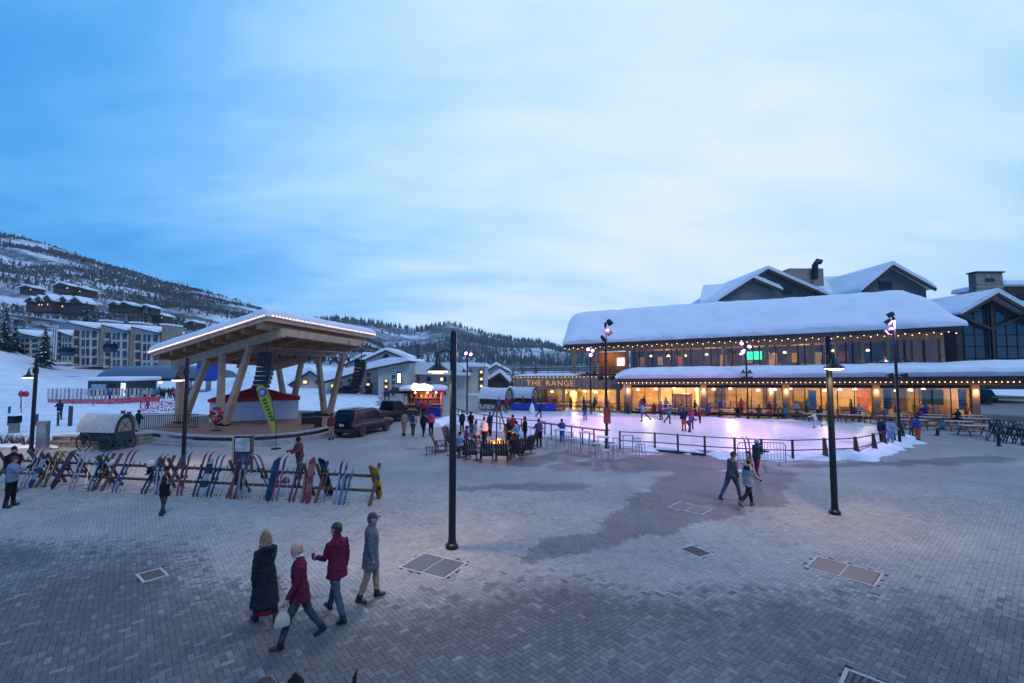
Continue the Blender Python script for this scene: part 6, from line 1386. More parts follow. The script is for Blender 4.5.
# ================================================================ vehicles
def vehicle(loc, rz, L, Wd, H, label, pick=False, cat='car', name='parked_car'):
    t = thing(name, label, cat, loc, rz); PN = mat('black_car_paint', (.006, .007, .010), .34, var=.15, coat=.08, spec=.25); hw = Wd/2
    # side profile (y along car, nose at +y), cross-sections swept with tumblehome
    zb, zs = .34, H*.56
    secs = [(-L/2, .45, .80), (-L/2+.03, .36, zs-.02), (-L/2+.4, .33, zs), (-L*.2, .32, zs+.01), (L*.15, .32, zs), (L*.28, .33, zs-.02), (L*.44, .36, zs-.10), (L/2-.03, .42, zs-.20), (L/2, .48, .72)]
    vs = []
    for k, (y, a, b) in enumerate(secs):
        e = .10 if k in (0, len(secs)-1) else .03 if k in (1, len(secs)-2) else 0
        w = hw-e
        vs += [(-w+.08, y, a), (-w+.01, y, a+.12), (-w, y, (a+b)/2+.08), (-w+.05, y, b-.06), (-w+.13, y, b), (w-.13, y, b), (w-.05, y, b-.06), (w, y, (a+b)/2+.08), (w-.01, y, a+.12), (w-.08, y, a)]
    n = 10; fs = [(i*n+j, i*n+(j+1) % n, (i+1)*n+(j+1) % n, (i+1)*n+j) for i in range(len(secs)-1) for j in range(n)]+[tuple(range(n)), tuple(range((len(secs)-1)*n, len(secs)*n))[::-1]]
    MB().add(vs, fs).build('body', PN, t, smooth=True)
    y0, y1, ya, yb = (-L/2+.12, L*.24, -L/2+.42, L*.10) if not pick else (-L*.08, L*.26, -L*.05, L*.13)
    bt, tp_ = hw-.10, hw-.26
    zt_ = H-.09
    MB().hull([(-bt, y0, zs), (bt, y0, zs), (bt, y1, zs-.02), (-bt, y1, zs-.02)], [(-tp_, ya, zt_), (tp_, ya, zt_), (tp_, yb, zt_), (-tp_, yb, zt_)]).build('cabin', PN, t, bevel=.03)
    MB().hull([(-tp_-.01, ya-.04, zt_+.002), (tp_+.01, ya-.04, zt_+.002), (tp_+.01, yb, zt_+.002), (-tp_-.01, yb, zt_+.002)], [(-tp_+.1, ya+.1, H), (tp_-.1, ya+.1, H), (tp_-.1, yb-.15, H-.01), (-tp_+.1, yb-.15, H-.01)]).build('roof', PN, t)
    for sg_ in (-1, 1):
        pts = lambda yy, z: None
        nwin = 3 if not pick else 2
        for k in range(nwin):
            f0, f1 = k/nwin+.02, (k+1)/nwin-.02
            def P_(f, g): 
                yl, yh = y0+.12+(y1-y0-.28)*f, ya+.06+(yb-ya-.08)*f; x = (bt+(tp_-bt)*g)*sg_+sg_*.014; return (x, yl+(yh-yl)*g, zs+(zt_-zs)*g)
            MB().add([P_(f0, .12), P_(f1, .12), P_(f1, .86), P_(f0, .86)], [(0, 1, 2, 3)]).build('side_window', GLASSD, t)
        MB().box((sg_*(hw+.06), y1-.35, zs+.08), (.2, .12, .16)).build('mirror', PN, t)
        MB().box((sg_*(hw-.13), -L/2-.005, .98), (.16, .05, .42 if not pick else .32)).build('tail_light', mat('tail_light_red', (.25, .01, .012), .3, var=0), t)
        MB().box((sg_*(hw-.28), L/2-.02, .78), (.36, .06, .16)).build('headlight', mat('headlight_lens', (.5, .5, .5), .15, var=0), t)
        if not pick: MB().tube([(sg_*(tp_-.06), ya+.15, H+.05), (sg_*(tp_-.06), yb-.3, H+.05)], .02, 5).build('roof_rail', STEEL, t)
        for yw in (-L*.305, L*.30):
            M = Matrix.Translation((sg_*(hw-.10), yw, .40)) @ Matrix.Rotation(R(90), 4, 'Y')
            w_ = MB(M).lathe([(.26, -.13), (.38, -.12), (.40, -.06), (.40, .06), (.38, .12), (.26, .13)], n=20).build('wheel', RUBBER, t, smooth=True)
            MB(M).lathe([(.25, -.02), (.25, sg_*.135), (.2, sg_*.11), (.06, sg_*.125), (.02, sg_*.13)], n=12).build('rim', STEEL, w_)
            MB(Matrix.Translation((sg_*(hw-.012), yw, .42))).tube([(0, .47*math.cos(math.pi*k/8), .46*math.sin(math.pi*k/8)) for k in range(9)], .035, 5).build('wheel_arch', BLACK, t)
    MB().add([(-bt+.14, y0+.065, zs+.08), (bt-.14, y0+.065, zs+.08), (tp_-.1, ya-.035, zt_-.06), (-tp_+.1, ya-.035, zt_-.06)], [(0, 1, 2, 3)]).build('rear_window', GLASSD, t)
    MB().box((0, -L/2-.03, .52), (Wd-.16, .14, .20)).build('rear_bumper', mat('dark_bumper', (.03, .03, .032), .5), t, bevel=.03)
    MB().box((0, -L/2-.012, .88), (.36, .03, .17)).build('number_plate', mat('plate', (.5, .52, .55), .5), t)
    if pick: MB().box((0, -L*.29, zs+.012), (Wd-.4, L*.36, .02)).build('bed_cover', BLACK, t)
    return t
vehicle(Vector((-11.0, 34.1, 0)), -math.atan2(.9, 3.1), 5.2, 2.0, 1.88, 'black sport utility car parked beside the stage, seen from behind')
vehicle(Vector((-11.1, 41.6, 0)), R(-28), 5.6, 2.0, 1.90, 'black pickup parked ahead of the sport utility car', pick=True, cat='pickup', name='parked_pickup')
vp = G(985, 401); van = vehicle(Vector((62, 62, 0)), R(70), 5.0, 2.0, 2.0, 'dark parked car seen through the open arcade at the right', name='parked_car')
# ================================================================ people: lofted body parts fused into one continuous skin
SLOTS = ['skin', 'hair', 'top', 'pants', 'shoes', 'hat', 'gloves', 'detail', 'accent']
BIAS = {2: -.014, 8: -.012, 1: -.006, 5: -.012, 4: -.006}
class Body:
    def __init__(s): s.v = []; s.f = []; s.sl = []
    def loft(s, rings, slot, n=12):
        # rings: (centre, xdir, ydir, rx, ry); densify
        dense = []
        for a, b in zip(rings, rings[1:]):
            k = max(1, int((b[0]-a[0]).length/.03))
            for i in range(k):
                f = i/k; dense.append((a[0].lerp(b[0], f), a[1].lerp(b[1], f).normalized(), a[2].lerp(b[2], f).normalized(), a[3]+(b[3]-a[3])*f, a[4]+(b[4]-a[4])*f))
        dense.append(rings[-1]); b0 = len(s.v); sid = SLOTS.index(slot)
        for c, x, y, rx, ry in dense:
            for k in range(n):
                a = 2*math.pi*k/n; s.v.append(c + x*(rx*math.cos(a)) + y*(ry*math.sin(a))); s.sl.append(sid)
        m = len(dense)
        for i in range(m-1):
            for k in range(n): s.f.append((b0+i*n+k, b0+i*n+(k+1) % n, b0+(i+1)*n+(k+1) % n, b0+(i+1)*n+k))
        for e, idx in ((0, list(range(n))[::-1]), (m-1, list(range((m-1)*n, m*n)))):
            c = len(s.v); s.v.append(dense[e][0].copy()); s.sl.append(sid)
            for k in range(n): s.f.append((b0+idx[k], b0+idx[(k+1) % n], c))
    def limb(s, pts, rs, slot, n=10, flat=1.0, ref=Vector((1, 0, 0))):
        rings = []
        for i, p in enumerate(pts):
            d = (pts[min(i+1, len(pts)-1)]-pts[max(i-1, 0)]).normalized(); x = ref-d*ref.dot(d)
            if x.length < .2: x = Vector((0, 1, 0))-d*d.y
            x.normalize(); y = d.cross(x); rings.append((p, x, y, rs[i], rs[i]*flat))
        s.loft(rings, slot, n)
    def ell(s, c, rx, ry, rz, slot, n=12, m=8, X=Vector((1, 0, 0)), Y=Vector((0, 1, 0)), Z=Vector((0, 0, 1)), z0=-1, z1=1):
        rings = []
        for i in range(m+1):
            t = z0+(z1-z0)*i/m; k = math.sqrt(max(.002, 1-t*t)); rings.append((c+Z*(rz*t), X, Y, rx*k, ry*k))
        s.loft(rings, slot, n)
def make_body(h=1.75, legs=((0, 0), (0, 0)), arms=((5, 8, 10), (5, 8, 10)), lean=0, head=(0, 0), bulk=1.0, coat=0.0, flare=.0, hair='short', hat=None, brim=True, voxel=.02, fingers=False, glove=False, boots=1.0, female=False, splay=0, belly=0.0, skirt=False, mask=None, twist=0, collar=0.0, scarf=False, hood=False):
    B_ = Body(); k = h/1.75; V = Vector; ln = R(lean); sp = V((0, math.sin(ln), math.cos(ln))); fwd = V((0, math.cos(ln), -math.sin(ln))); rt = V((1, 0, 0))
    pel = V((0, 0, 0)); hw = .09*k; bw = bulk
    # legs
    low = 1e9; feet = []
    for i, sd in enumerate((-1, 1)):
        a, kn = R(legs[i][0]), R(legs[i][1]); ab = R(legs[i][2] if len(legs[i]) > 2 else splay)
        hp = pel + V((sd*hw, 0, -.03*k)); td = V((sd*math.sin(ab), math.sin(a)*math.cos(ab), -math.cos(a)*math.cos(ab))); knee = hp+td*(.42*k)
        b = a-kn; sdv = V((sd*math.sin(ab)*.5, math.sin(b), -math.cos(b))).normalized(); ank = knee+sdv*(.42*k)
        pr = bw**.6
        B_.limb([hp+V((0, 0, .08*k)), hp, hp.lerp(knee, .5), knee, knee.lerp(ank, .35), knee.lerp(ank, .75), ank+sdv*.02*k], [.095*k*pr, .098*k*pr, .082*k*pr, .064*k*pr, .062*k*pr, .052*k*pr, .055*k*pr], 'pants')
        fa = b*.75 if b < 0 else b*.6; fd = V((sd*.12, math.cos(fa), math.sin(fa))).normalized(); fu = V((0, -math.sin(fa), math.cos(fa)))
        heel = ank - fd*.065*k - fu*.045*k; toe = ank + fd*.17*k - fu*.055*k; xs = fd.cross(fu)
        bo = boots
        B_.loft([(heel, xs, fu, .03*k*bo, .035*k*bo), (heel+fd*.03*k, xs, fu, .038*k*bo, .045*k*bo), (heel.lerp(toe, .45), xs, fu, .042*k*bo, .042*k*bo), (heel.lerp(toe, .78), xs, fu, .047*k*bo, .032*k*bo), (toe, xs, fu, .03*k*bo, .022*k*bo)], 'shoes')
        B_.limb([ank+V((0, 0, .045*k))-sdv*(.05*k*(bo-.6)), ank-fu*.03*k], [.052*k*bo, .05*k*bo], 'shoes')
        low = min(low, (heel-fu*.045*k*bo).z, (toe-fu*.03*k*bo).z)
    # torso
    T = lambda u, f=0.0: pel + sp*(u*k) + fwd*(f*k)
    tw = R(twist); rx_ = V((math.cos(tw), math.sin(tw), 0))
    sh_ = .182 if not female else .165
    B_.loft([(T(-.09), rt, fwd, .145*k*bw**.5, .11*k*bw**.5), (T(0), rt, fwd, (.165 if not female else .17)*k*bw**.5, .118*k*bw**.5)], 'pants')
    hem = -.04-coat
    rings = []
    if coat > .05:
        hl = V((0, 0, 1))
        mf = max(abs(q[0]) for q in legs)
        for f in (1, .6, .3): rings.append((T(0)+V((0, 0, (hem*f)*k)), rt, fwd, (.175+flare*f)*k*bw, max((.135+flare*f*.8)*bw, .105+abs(hem)*f*math.tan(R(mf))*.95)*k))
    else: rings.append((T(hem), rt, fwd, .172*k*bw, .132*k*bw))
    rings += [(T(.02), rt, fwd, .170*k*bw, (.130+belly)*k*bw), (T(.14, .01), rt, fwd, (.155 if not female else .142)*k*bw, (.118+belly)*k*bw), (T(.28, .01), rt.lerp(rx_, .6), fwd, .168*k*bw, .125*k*bw), (T(.38), rx_, fwd, sh_*.98*k*bw**.8, .118*k*bw), (T(.445, -.01), rx_, fwd, sh_*.86*k*bw**.6, .095*k*bw), (T(.485, -.012), rx_, fwd, sh_*.56*k*bw**.5, .08*k*bw), (T(.52, -.005), rx_, fwd, .075*k, .07*k), (T(.545), rx_, fwd, .068*k, .065*k)]
    B_.loft(rings, 'top', 16)
    if skirt: B_.loft([(T(-.74), rt, fwd, .215*k, .23*k), (T(-.55), rt, fwd, .19*k, .19*k), (T(-.05), rt, fwd, .12*k, .10*k)], 'accent', 14)
    # arms
    hands = []
    for i, sd in enumerate((-1, 1)):
        fl, ab, el = arms[i][0], arms[i][1], arms[i][2]; inw = arms[i][3] if len(arms[i]) > 3 else .10
        f_, a_, e_ = R(fl)+ln*.6, R(ab), R(el)
        shd = T(.435, -.01) + rx_*(sd*(sh_-.022)*k)
        ud = V((sd*math.sin(a_), math.sin(f_)*math.cos(a_), -math.cos(f_)*math.cos(a_))).normalized(); elb = shd+ud*(.28*k)
        g = f_+e_; fd = V((sd*(math.sin(a_)*.6-inw), math.sin(g), -math.cos(g))).normalized(); wr = elb+fd*(.25*k)
        q = bw**.7
        B_.limb([shd+V((0, 0, .0)), shd.lerp(elb, .3), shd.lerp(elb, .7), elb, elb.lerp(wr, .4), elb.lerp(wr, .85), wr-fd*.01*k], [.060*k*q, .062*k*q, .055*k*q, .052*k*q, .050*k*q, .043*k*q, .044*k*q], 'top')
        hs = 'gloves' if glove else 'skin'; th = .0
        side = V((sd, 0, 0)); pn = fd.cross(V((0, 1, 0)) if abs(fd.y) < .7 else V((0, 0, 1))).normalized()   # palm normal-ish
        across = fd.cross(pn).normalized()
        pc = wr+fd*.05*k
        B_.loft([(wr-fd*.01*k, pn, across, .024*k, .028*k), (wr+fd*.03*k, pn, across, .02*k, .038*k), (wr+fd*.085*k, pn, across, .017*k, .041*k)], hs, 10)
        for j in range(4):
            o = across*((j-1.5)*.0205*k); L_ = (.068, .078, .074, .058)[j]*k; b_ = wr+fd*.08*k+o; curl = pn*(-sd)*.35 if not fingers else pn*(-sd)*.55
            m1 = b_+(fd+curl*.35).normalized()*L_*.5; m2 = m1+(fd+curl*1.3).normalized()*L_*.5
            B_.limb([b_-fd*.015*k, m1, m2], [.0098*k, .0092*k, .0078*k], hs, 7)
        tb = wr+fd*.03*k+across*.033*k; t1 = tb+(fd*.8+across*.7).normalized()*.04*k; t2 = t1+(fd+across*.1-pn*sd*.3).normalized()*.032*k
        B_.limb([tb, t1, t2], [.014*k, .0115*k, .0088*k], hs, 7)
        hands.append(wr+fd*.11*k)
    # neck and head
    hy, hp_ = R(head[0]), R(head[1]); nb_ = T(.54); hc = T(.645, .015)+V((0, .0, 0))
    up = (sp*math.cos(hp_)+fwd*(-math.sin(hp_))).normalized() if False else V((0, math.sin(ln*.3), math.cos(ln*.3))).normalized()
    F0 = V((-math.sin(hy)*math.cos(hp_), math.cos(hy)*math.cos(hp_), math.sin(hp_))); X0 = F0.cross(V((0, 0, 1))).normalized(); U0 = X0.cross(F0).normalized()
    B_.limb([T(.50), T(.58, .01), hc-U0*.05*k], [.06*k, .054*k, .055*k], 'skin' if not scarf else 'detail', 10)
    if collar: B_.loft([(T(.50), rt, fwd, .080*k, .078*k), (T(.53+collar), rt, fwd, .074*k, .074*k)], 'accent' if fingers and not scarf else 'top')
    hh = .115*k
    prof = [(-1.0, .30, .30, .030), (-.86, .44, .50, .022), (-.62, .54, .66, .012), (-.3, .62, .78, .006), (0, .665, .84, 0), (.35, .66, .86, -.004), (.65, .58, .78, -.008), (.88, .38, .54, -.01), (1.0, .12, .2, -.012)]
    B_.loft([(hc+U0*hh*z+F0*(o*k), X0, F0, hh*rx, hh*ry) for z, rx, ry, o in prof], 'skin', 14)
    nz = hc+F0*(.098*k)-U0*.012*k
    B_.loft([(nz+U0*.03*k-F0*.012*k, X0, F0, .006*k, .008*k), (nz-U0*.012*k+F0*.006*k, X0, F0, .013*k, .015*k), (nz-U0*.02*k-F0*.006*k, X0, F0, .010*k, .010*k)], 'skin', 8)
    for sd in (-1, 1):
        B_.ell(hc+X0*(sd*.077*k)-U0*.005*k-F0*.008*k, .009*k, .018*k, .030*k, 'skin', 8, 5, X0, F0, U0)
        B_.ell(hc+X0*(sd*.032*k)+F0*(.087*k)+U0*.012*k, .014*k, .008*k, .007*k, 'detail' if not scarf else 'hair', 8, 4, X0, F0, U0)
        B_.ell(hc+X0*(sd*.032*k)+F0*(.089*k)+U0*.030*k, .020*k, .008*k, .005*k, 'hair', 8, 4, X0, F0, U0)
    B_.ell(hc+F0*(.092*k)-U0*.052*k, .022*k, .008*k, .006*k, 'detail' if not scarf else 'skin', 8, 4, X0, F0, U0)
    if mask: B_.ell(hc+F0*(.05*k)-U0*.05*k, .066*k, .06*k, .05*k, 'accent', 10, 6, X0, F0, U0)
    if hair == 'short': B_.ell(hc+U0*.022*k-F0*.018*k, .084*k, .094*k, .105*k, 'hair', 14, 8, X0, F0, U0, z0=.05); B_.ell(hc-F0*.035*k-U0*.005*k, .080*k, .074*k, .08*k, 'hair', 14, 8, X0, F0, U0)
    if hair == 'bald': B_.ell(hc-F0*.045*k-U0*.02*k, .076*k, .058*k, .035*k, 'hair', 14, 6, X0, F0, U0)
    if hair == 'long':
        B_.ell(hc+U0*.02*k-F0*.015*k, .090*k, .100*k, .110*k, 'hair', 14, 8, X0, F0, U0, z0=.0)
        B_.loft([(hc+U0*.03*k-F0*.03*k, X0, F0, .096*k, .088*k), (hc-U0*.06*k-F0*.045*k, X0, F0, .112*k, .080*k), (hc-U0*.14*k-F0*.06*k, X0, F0, .125*k, .08*k), (hc-U0*.21*k-F0*.075*k, X0, F0, .115*k, .06*k), (hc-U0*.25*k-F0*.08*k, X0, F0, .08*k, .03*k)], 'hair', 14)
    if hat in ('beanie', 'helmet', 'cap'):
        g = {'beanie': 1.0, 'helmet': 1.18, 'cap': .98}[hat]
        B_.ell(hc+U0*(.030 if hat != 'helmet' else .012)*k-F0*.006*k, .088*k*g, .102*k*g, .102*k*g, 'hat', 14, 8, X0, F0, U0, z0=(.0 if hat != 'helmet' else -.35))
        if hat == 'beanie': B_.ell(hc+U0*.140*k, .03*k, .03*k, .03*k, 'accent', 8, 6)
        if hat == 'cap': B_.loft([(hc+U0*.04*k+F0*.075*k, X0, U0, .07*k, .011*k), (hc+U0*.032*k+F0*.13*k, X0, U0, .058*k, .009*k), (hc+U0*.024*k+F0*.158*k, X0, U0, .03*k, .007*k)], 'hat', 10)
        if hat == 'helmet': B_.ell(hc+F0*.088*k+U0*.03*k, .075*k, .03*k, .032*k, 'detail', 10, 6, X0, F0, U0)
    if hood: B_.loft([(T(.37, -.10), rx_, fwd, .12*k, .04*k), (T(.44, -.10), rx_, fwd, .135*k, .06*k), (T(.50, -.085), rx_, fwd, .11*k, .05*k)], 'top' if hood is True else hood, 12)
    # fuse
    off = V((0, 0, -low)); me = bpy.data.meshes.new('src'); me.from_pydata([tuple(p+off) for p in B_.v], [], B_.f)
    o = bpy.data.objects.new('src', me); COL.objects.link(o); md = o.modifiers.new('r', 'REMESH'); md.mode = 'VOXEL'; md.voxel_size = voxel; md.use_smooth_shade = True
    sm_ = o.modifiers.new('s', 'SMOOTH'); sm_.factor = .5; sm_.iterations = 2 if voxel < .015 else 1
    dg = bpy.context.evaluated_depsgraph_get(); out = bpy.data.meshes.new_from_object(o.evaluated_get(dg))
    if voxel < .016:      # cloth folds and strands of hair on the nearer figures
        amp = {2: .007, 3: .006, 8: .006, 1: .013}
        bvs = {sid: BVHTree.FromPolygons([p+off for p in B_.v], [f for f in B_.f if B_.sl[f[0]] == sid]) for sid in sorted(set(B_.sl))}
        cs = [v_.co.copy() for v_ in out.vertices]; ns_ = [v_.normal.copy() for v_ in out.vertices]
        for vi, (c_, n_) in enumerate(zip(cs, ns_)):
            best, bd = -1, .03
            for sid, tr in bvs.items():
                q_ = tr.find_nearest(c_, bd)
                if q_[0] is not None and q_[3] < bd: best, bd = sid, q_[3]
            if best in amp:
                if best == 1: d_ = noise.noise(Vector((c_.x*55, c_.y*55, c_.z*9)))*1.0
                else: d_ = (abs(noise.noise(Vector((c_.x*7+c_.z*5, c_.y*7-c_.z*4, c_.z*13+h))))*2-.5) + .5*noise.noise(c_*22)
                out.vertices[vi].co = c_ + n_*(amp[best]*d_*1.15)
    bv = []
    for sid in sorted(set(B_.sl)):
        bv.append((sid, BVHTree.FromPolygons([p+off for p in B_.v], [f for f in B_.f if B_.sl[f[0]] == sid])))
    out.materials.clear(); mi = []
    for pl in out.polygons:
        best, bd = 0, 1e9
        for sid, tr in bv:
            h_ = tr.find_nearest(pl.center, .2)
            if h_[0] is not None and h_[3]+BIAS.get(sid, 0) < bd: best, bd = sid, h_[3]+BIAS.get(sid, 0)
        mi.append(best)
    bpy.data.objects.remove(o); bpy.data.meshes.remove(me)
    return out, mi, [q+off for q in hands]
SKINM = mat('skin', (.46, .26, .19), .55, var=.08, vscale=12); SKIN2 = mat('skin_tan', (.34, .19, .13), .55, var=.08, vscale=12)
EYE = mat('face_detail', (.05, .025, .022), .5, var=0)
def hairm(c): return mat('hair_%.2f_%.2f_%.2f' % c, c, .6, var=.35, vscale=18, bump=.5, bscale=40)
def dress(mesh, mi, top, pants, shoes=(.02, .02, .022), hat=(.03, .03, .035), gloves=None, hair=(.06, .035, .02), accent=(.3, .3, .3), skin=SKINM):
    me = mesh.copy()
    for m_ in (skin, hairm(hair), cloth(top), cloth(pants), mat('shoe_%.2f_%.2f_%.2f' % shoes, shoes, .6, var=.2), cloth(hat), cloth(gloves or (.02, .02, .02)), EYE, cloth(accent)): me.materials.append(m_)
    me.polygons.foreach_set('material_index', mi); me.polygons.foreach_set('use_smooth', [True]*len(me.polygons)); return me
def place(me, loc, yaw, label, sc=1.0, group=None):
    o = link('person', me); o.location = loc; o.rotation_euler = (0, 0, yaw); o.scale = (sc, sc, sc); return tag(o, label, 'person', group)
NAVYJ, CHAR, DENIM, MAROON = (.012, .016, .03), (.10, .12, .145), (.055, .085, .13), (.115, .012, .035)
# ---- the four walkers in the foreground
VX = .009
b, mi, hd = make_body(1.70, legs=((16, 12), (-13, 20)), arms=((-14, 14, 14, .05), (22, 10, 30, .1)), lean=3, head=(-14, -10), bulk=1.12, coat=.58, flare=.06, hair='long', voxel=VX, female=True, skirt=True, hood=True, glove=True, boots=1.1)
place(dress(b, mi, (.014, .020, .030), (.012, .012, .016), hair=(.19, .125, .07), accent=(.12, .012, .02), gloves=(.012, .012, .015)), G(264, 622), R(50), 'woman with blonde hair in a long black hooded coat over a dark red skirt')
b, mi, hd = make_body(1.78, legs=((24, 8), (-20, 12)), arms=((8, 8, 20, .02), (-16, 8, 16, .05)), lean=5, head=(12, -6), bulk=1.04, coat=.15, flare=.012, hair='bald', voxel=VX, fingers=True, collar=.03)
pB_ = G(299, 644); yB = R(118)
place(dress(b, mi, MAROON, (.045, .062, .085), shoes=(.012, .012, .014), hair=(.24, .20, .17), accent=(.55, .55, .56), skin=SKINM), pB_, yB, 'bald man in a maroon blazer and grey-blue trousers striding left')
hl = pB_ + Matrix.Rotation(yB, 3, 'Z') @ hd[0]
bag = thing('cloth_bag', 'cream drawstring cloth bag carried by the bald man', 'bag', (hl.x-.01, hl.y, hl.z-.40), yB)
vs = []; prof = [(.02, .0), (.15, .004), (.165, .04), (.155, .13), (.125, .22), (.075, .28), (.03, .31), (.048, .345)]; n = 20
for rr, z in [(a_*.74, z_*.8+.08) for a_, z_ in prof]:
    for q in range(n): a = 2*math.pi*q/n; w = 1+.10*noise.noise(Vector((math.cos(a)*2, math.sin(a)*2, z*8))); sq_ = 1/max(abs(math.cos(a)), abs(math.sin(a)))**.6; vs.append((rr*.42*w*sq_*math.cos(a), rr*1.0*w*sq_*math.sin(a), z))
MB().add(vs, [(i*n+q, i*n+(q+1) % n, (i+1)*n+(q+1) % n, (i+1)*n+q) for i in range(len(prof)-1) for q in range(n)]+[tuple(range(n))[::-1]]).build('pouch', cloth((.50, .45, .38)), bag, smooth=True)
MB().tube([(0, -.04, .33), (0, -.03, .40), (0, .03, .40), (0, .04, .33)], .008, 6).build('drawstring', cloth((.35, .3, .24)), bag)
b, mi, hd = make_body(1.84, legs=((-18, 8), (24, 6)), arms=((14, 9, 66, .15), (-6, 9, 14, .05)), lean=3, head=(18, 0), bulk=1.03, coat=.15, flare=.01, hair='short', voxel=VX, fingers=True, collar=.03)
pM = G(336, 619); yM = R(58)
place(dress(b, mi, (.12, .014, .038), (.06, .085, .115), shoes=(.012, .012, .014), hair=(.045, .03, .02), accent=(.10, .012, .03)), pM, yM, 'man with dark hair in a maroon blazer walking away with a cup')
hl = pM + Matrix.Rotation(yM, 3, 'Z') @ hd[0]
cup = thing('paper_cup', 'small dark cup in the hand of the man in the second maroon blazer', 'cup', (hl.x, hl.y, hl.z-.045)); MB().lathe([(.026, 0), (.036, .10)], n=12).build('cup', mat('cup_paper', (.07, .07, .16), .6), cup); MB().lathe([(.038, .1005), (.038, .112), (.03, .118)], n=12).build('lid', BLACK, cup)
b, mi, hd = make_body(1.79, legs=((14, 10), (-9, 10)), arms=((4, 7, 14, .06), (-4, 7, 14, .06)), lean=1, head=(-10, 0), bulk=1.14, coat=.26, flare=.015, hair='short', hat='cap', voxel=VX, fingers=True, scarf=True, collar=.04, boots=1.15)
place(dress(b, mi, (.115, .135, .155), (.30, .215, .135), shoes=(.015, .014, .014), hat=(.07, .075, .085), hair=(.10, .09, .08), gloves=None), G(370, 601), R(-72), 'man in a flat cap, grey wool coat and khaki trousers')
# ---- the couple and the skier by the rink
b, mi, hd = make_body(1.84, legs=((-24, 8), (26, 14)), arms=((14, 7, 30, .1), (-10, 8, 24, .05)), lean=9, head=(0, -14), bulk=1.16, coat=.05, hair='short', hat='cap', voxel=.013, hood=True)
place(dress(b, mi, (.095, .10, .10), (.06, .10, .16), shoes=(.02, .02, .022), hat=(.03, .03, .035)), G(732, 501), R(-74), 'man in a grey jacket, jeans and dark cap walking right past the rink')
b, mi, hd = make_body(1.74, legs=((24, 10), (-26, 26)), arms=((-8, 8, 20, .05), (20, 8, 34, .1)), lean=5, head=(-4, -4), bulk=1.12, coat=.12, hair='short', hat='beanie', voxel=.013, female=True, hood='accent', boots=1.2, glove=True)
place(dress(b, mi, (.30, .30, .30), (.018, .020, .026), shoes=(.12, .09, .065), hat=(.16, .10, .07), accent=(.03, .03, .03), gloves=(.02, .02, .02)), G(749, 508), R(-66), 'woman in a pale grey jacket, dark trousers and brown beanie')
b, mi, hd = make_body(1.66, legs=((8, 6), (-6, 8)), arms=((60, 12, 70, .2), (35, 12, 50, .1)), lean=4, head=(-10, 0), bulk=1.18, coat=.06, hat='helmet', voxel=.013, glove=True, boots=1.4)
pK = G(757, 477)
place(dress(b, mi, (.035, .055, .065), (.28, .03, .06), shoes=(.02, .02, .02), hat=(.55, .52, .45), gloves=(.02, .02, .02)), pK, R(-70), 'skier in a dark jacket, red trousers and cream helmet carrying skis')
skc = skis(pK+Vector((-.20, -.02, 0)), R(10), R(-4), R(-5), 1.78, 'pink', 'white', 'pale pink skis held upright by the skier in red trousers')
# ---- mid-size figures on the left
b, mi, hd = make_body(1.74, legs=((3, 2), (-3, 4)), arms=((40, 10, 80, .35), (40, 10, 80, .35)), lean=2, head=(10, -10), bulk=1.28, coat=.04, hat='cap', voxel=.014, boots=1.4, splay=5, glove=True)
place(dress(b, mi, (.17, .22, .30), (.014, .013, .015), hat=(.05, .05, .07), gloves=(.02, .02, .02)), G(10, 507), R(-60), 'person in a light blue and grey jacket with baggy black trousers at the left edge')
b, mi, hd = make_body(1.78, legs=((3, 2), (-3, 4)), arms=((30, 10, 60, .3), (10, 10, 30, .1)), lean=2, head=(10, -5), bulk=1.3, coat=.06, hat='beanie', voxel=.016, boots=1.4)
place(dress(b, mi, (.014, .014, .017), (.015, .015, .018), hat=(.02, .02, .022)), G(11, 493), R(-120), 'person all in black with a beanie by the racks at the left edge')
b, mi, hd = make_body(1.22, legs=((10, 6), (-10, 14)), arms=((6, 14, 20), (-6, 14, 20)), lean=2, bulk=1.2, coat=.03, hair='short', hat='beanie', voxel=.013, boots=1.3)
place(dress(b, mi, (.012, .012, .014), (.045, .05, .062), hat=(.015, .014, .015), accent=(.02, .02, .02)), G(163, 515), R(-5), 'child in a black jacket and grey trousers walking towards the racks')
b, mi, hd = make_body(1.80, legs=((4, 6), (-4, 6)), arms=((30, 14, 50, .2), (20, 10, 70, .25)), lean=6, head=(20, -15), bulk=1.22, coat=.05, hat='helmet', voxel=.015, boots=1.4, glove=True)
place(dress(b, mi, (.14, .05, .045), (.07, .085, .11), hat=(.015, .015, .018), gloves=(.02, .02, .02)), G(299, 478), R(150), 'person with a black helmet and orange-red jacket standing behind the racks')
# ---- heads and a raised glove at the bottom edge
b, mi, hd = make_body(1.78, arms=((5, 8, 10), (5, 8, 10)), hat='beanie', voxel=.012, bulk=1.2)
place(dress(b, mi, (.014, .014, .017), (.02, .02, .025), hat=(.012, .012, .014), accent=(.012, .012, .014)), Vector((W(295, 676, 4.6).x, 4.6, 0)), R(20), 'person in a dark hat, only its top showing at the bottom edge')
b, mi, hd = make_body(1.76, arms=((5, 8, 10), (5, 8, 10)), hat='cap', voxel=.012, bulk=1.2)
place(dress(b, mi, (.03, .025, .022), (.02, .02, .025), hat=(.09, .065, .05)), Vector((W(266, 680, 4.62).x, 4.62, 0)), R(60), 'person in a brown cap, barely showing left of the dark hat')
b, mi, hd = make_body(1.66, arms=((5, 8, 10), (150, 12, 20, .1)), hat='beanie', voxel=.011, bulk=1.2, glove=True)
hh_ = hd[1]; tgt = W(355, 674, (4.75-hh_.z)/.641)
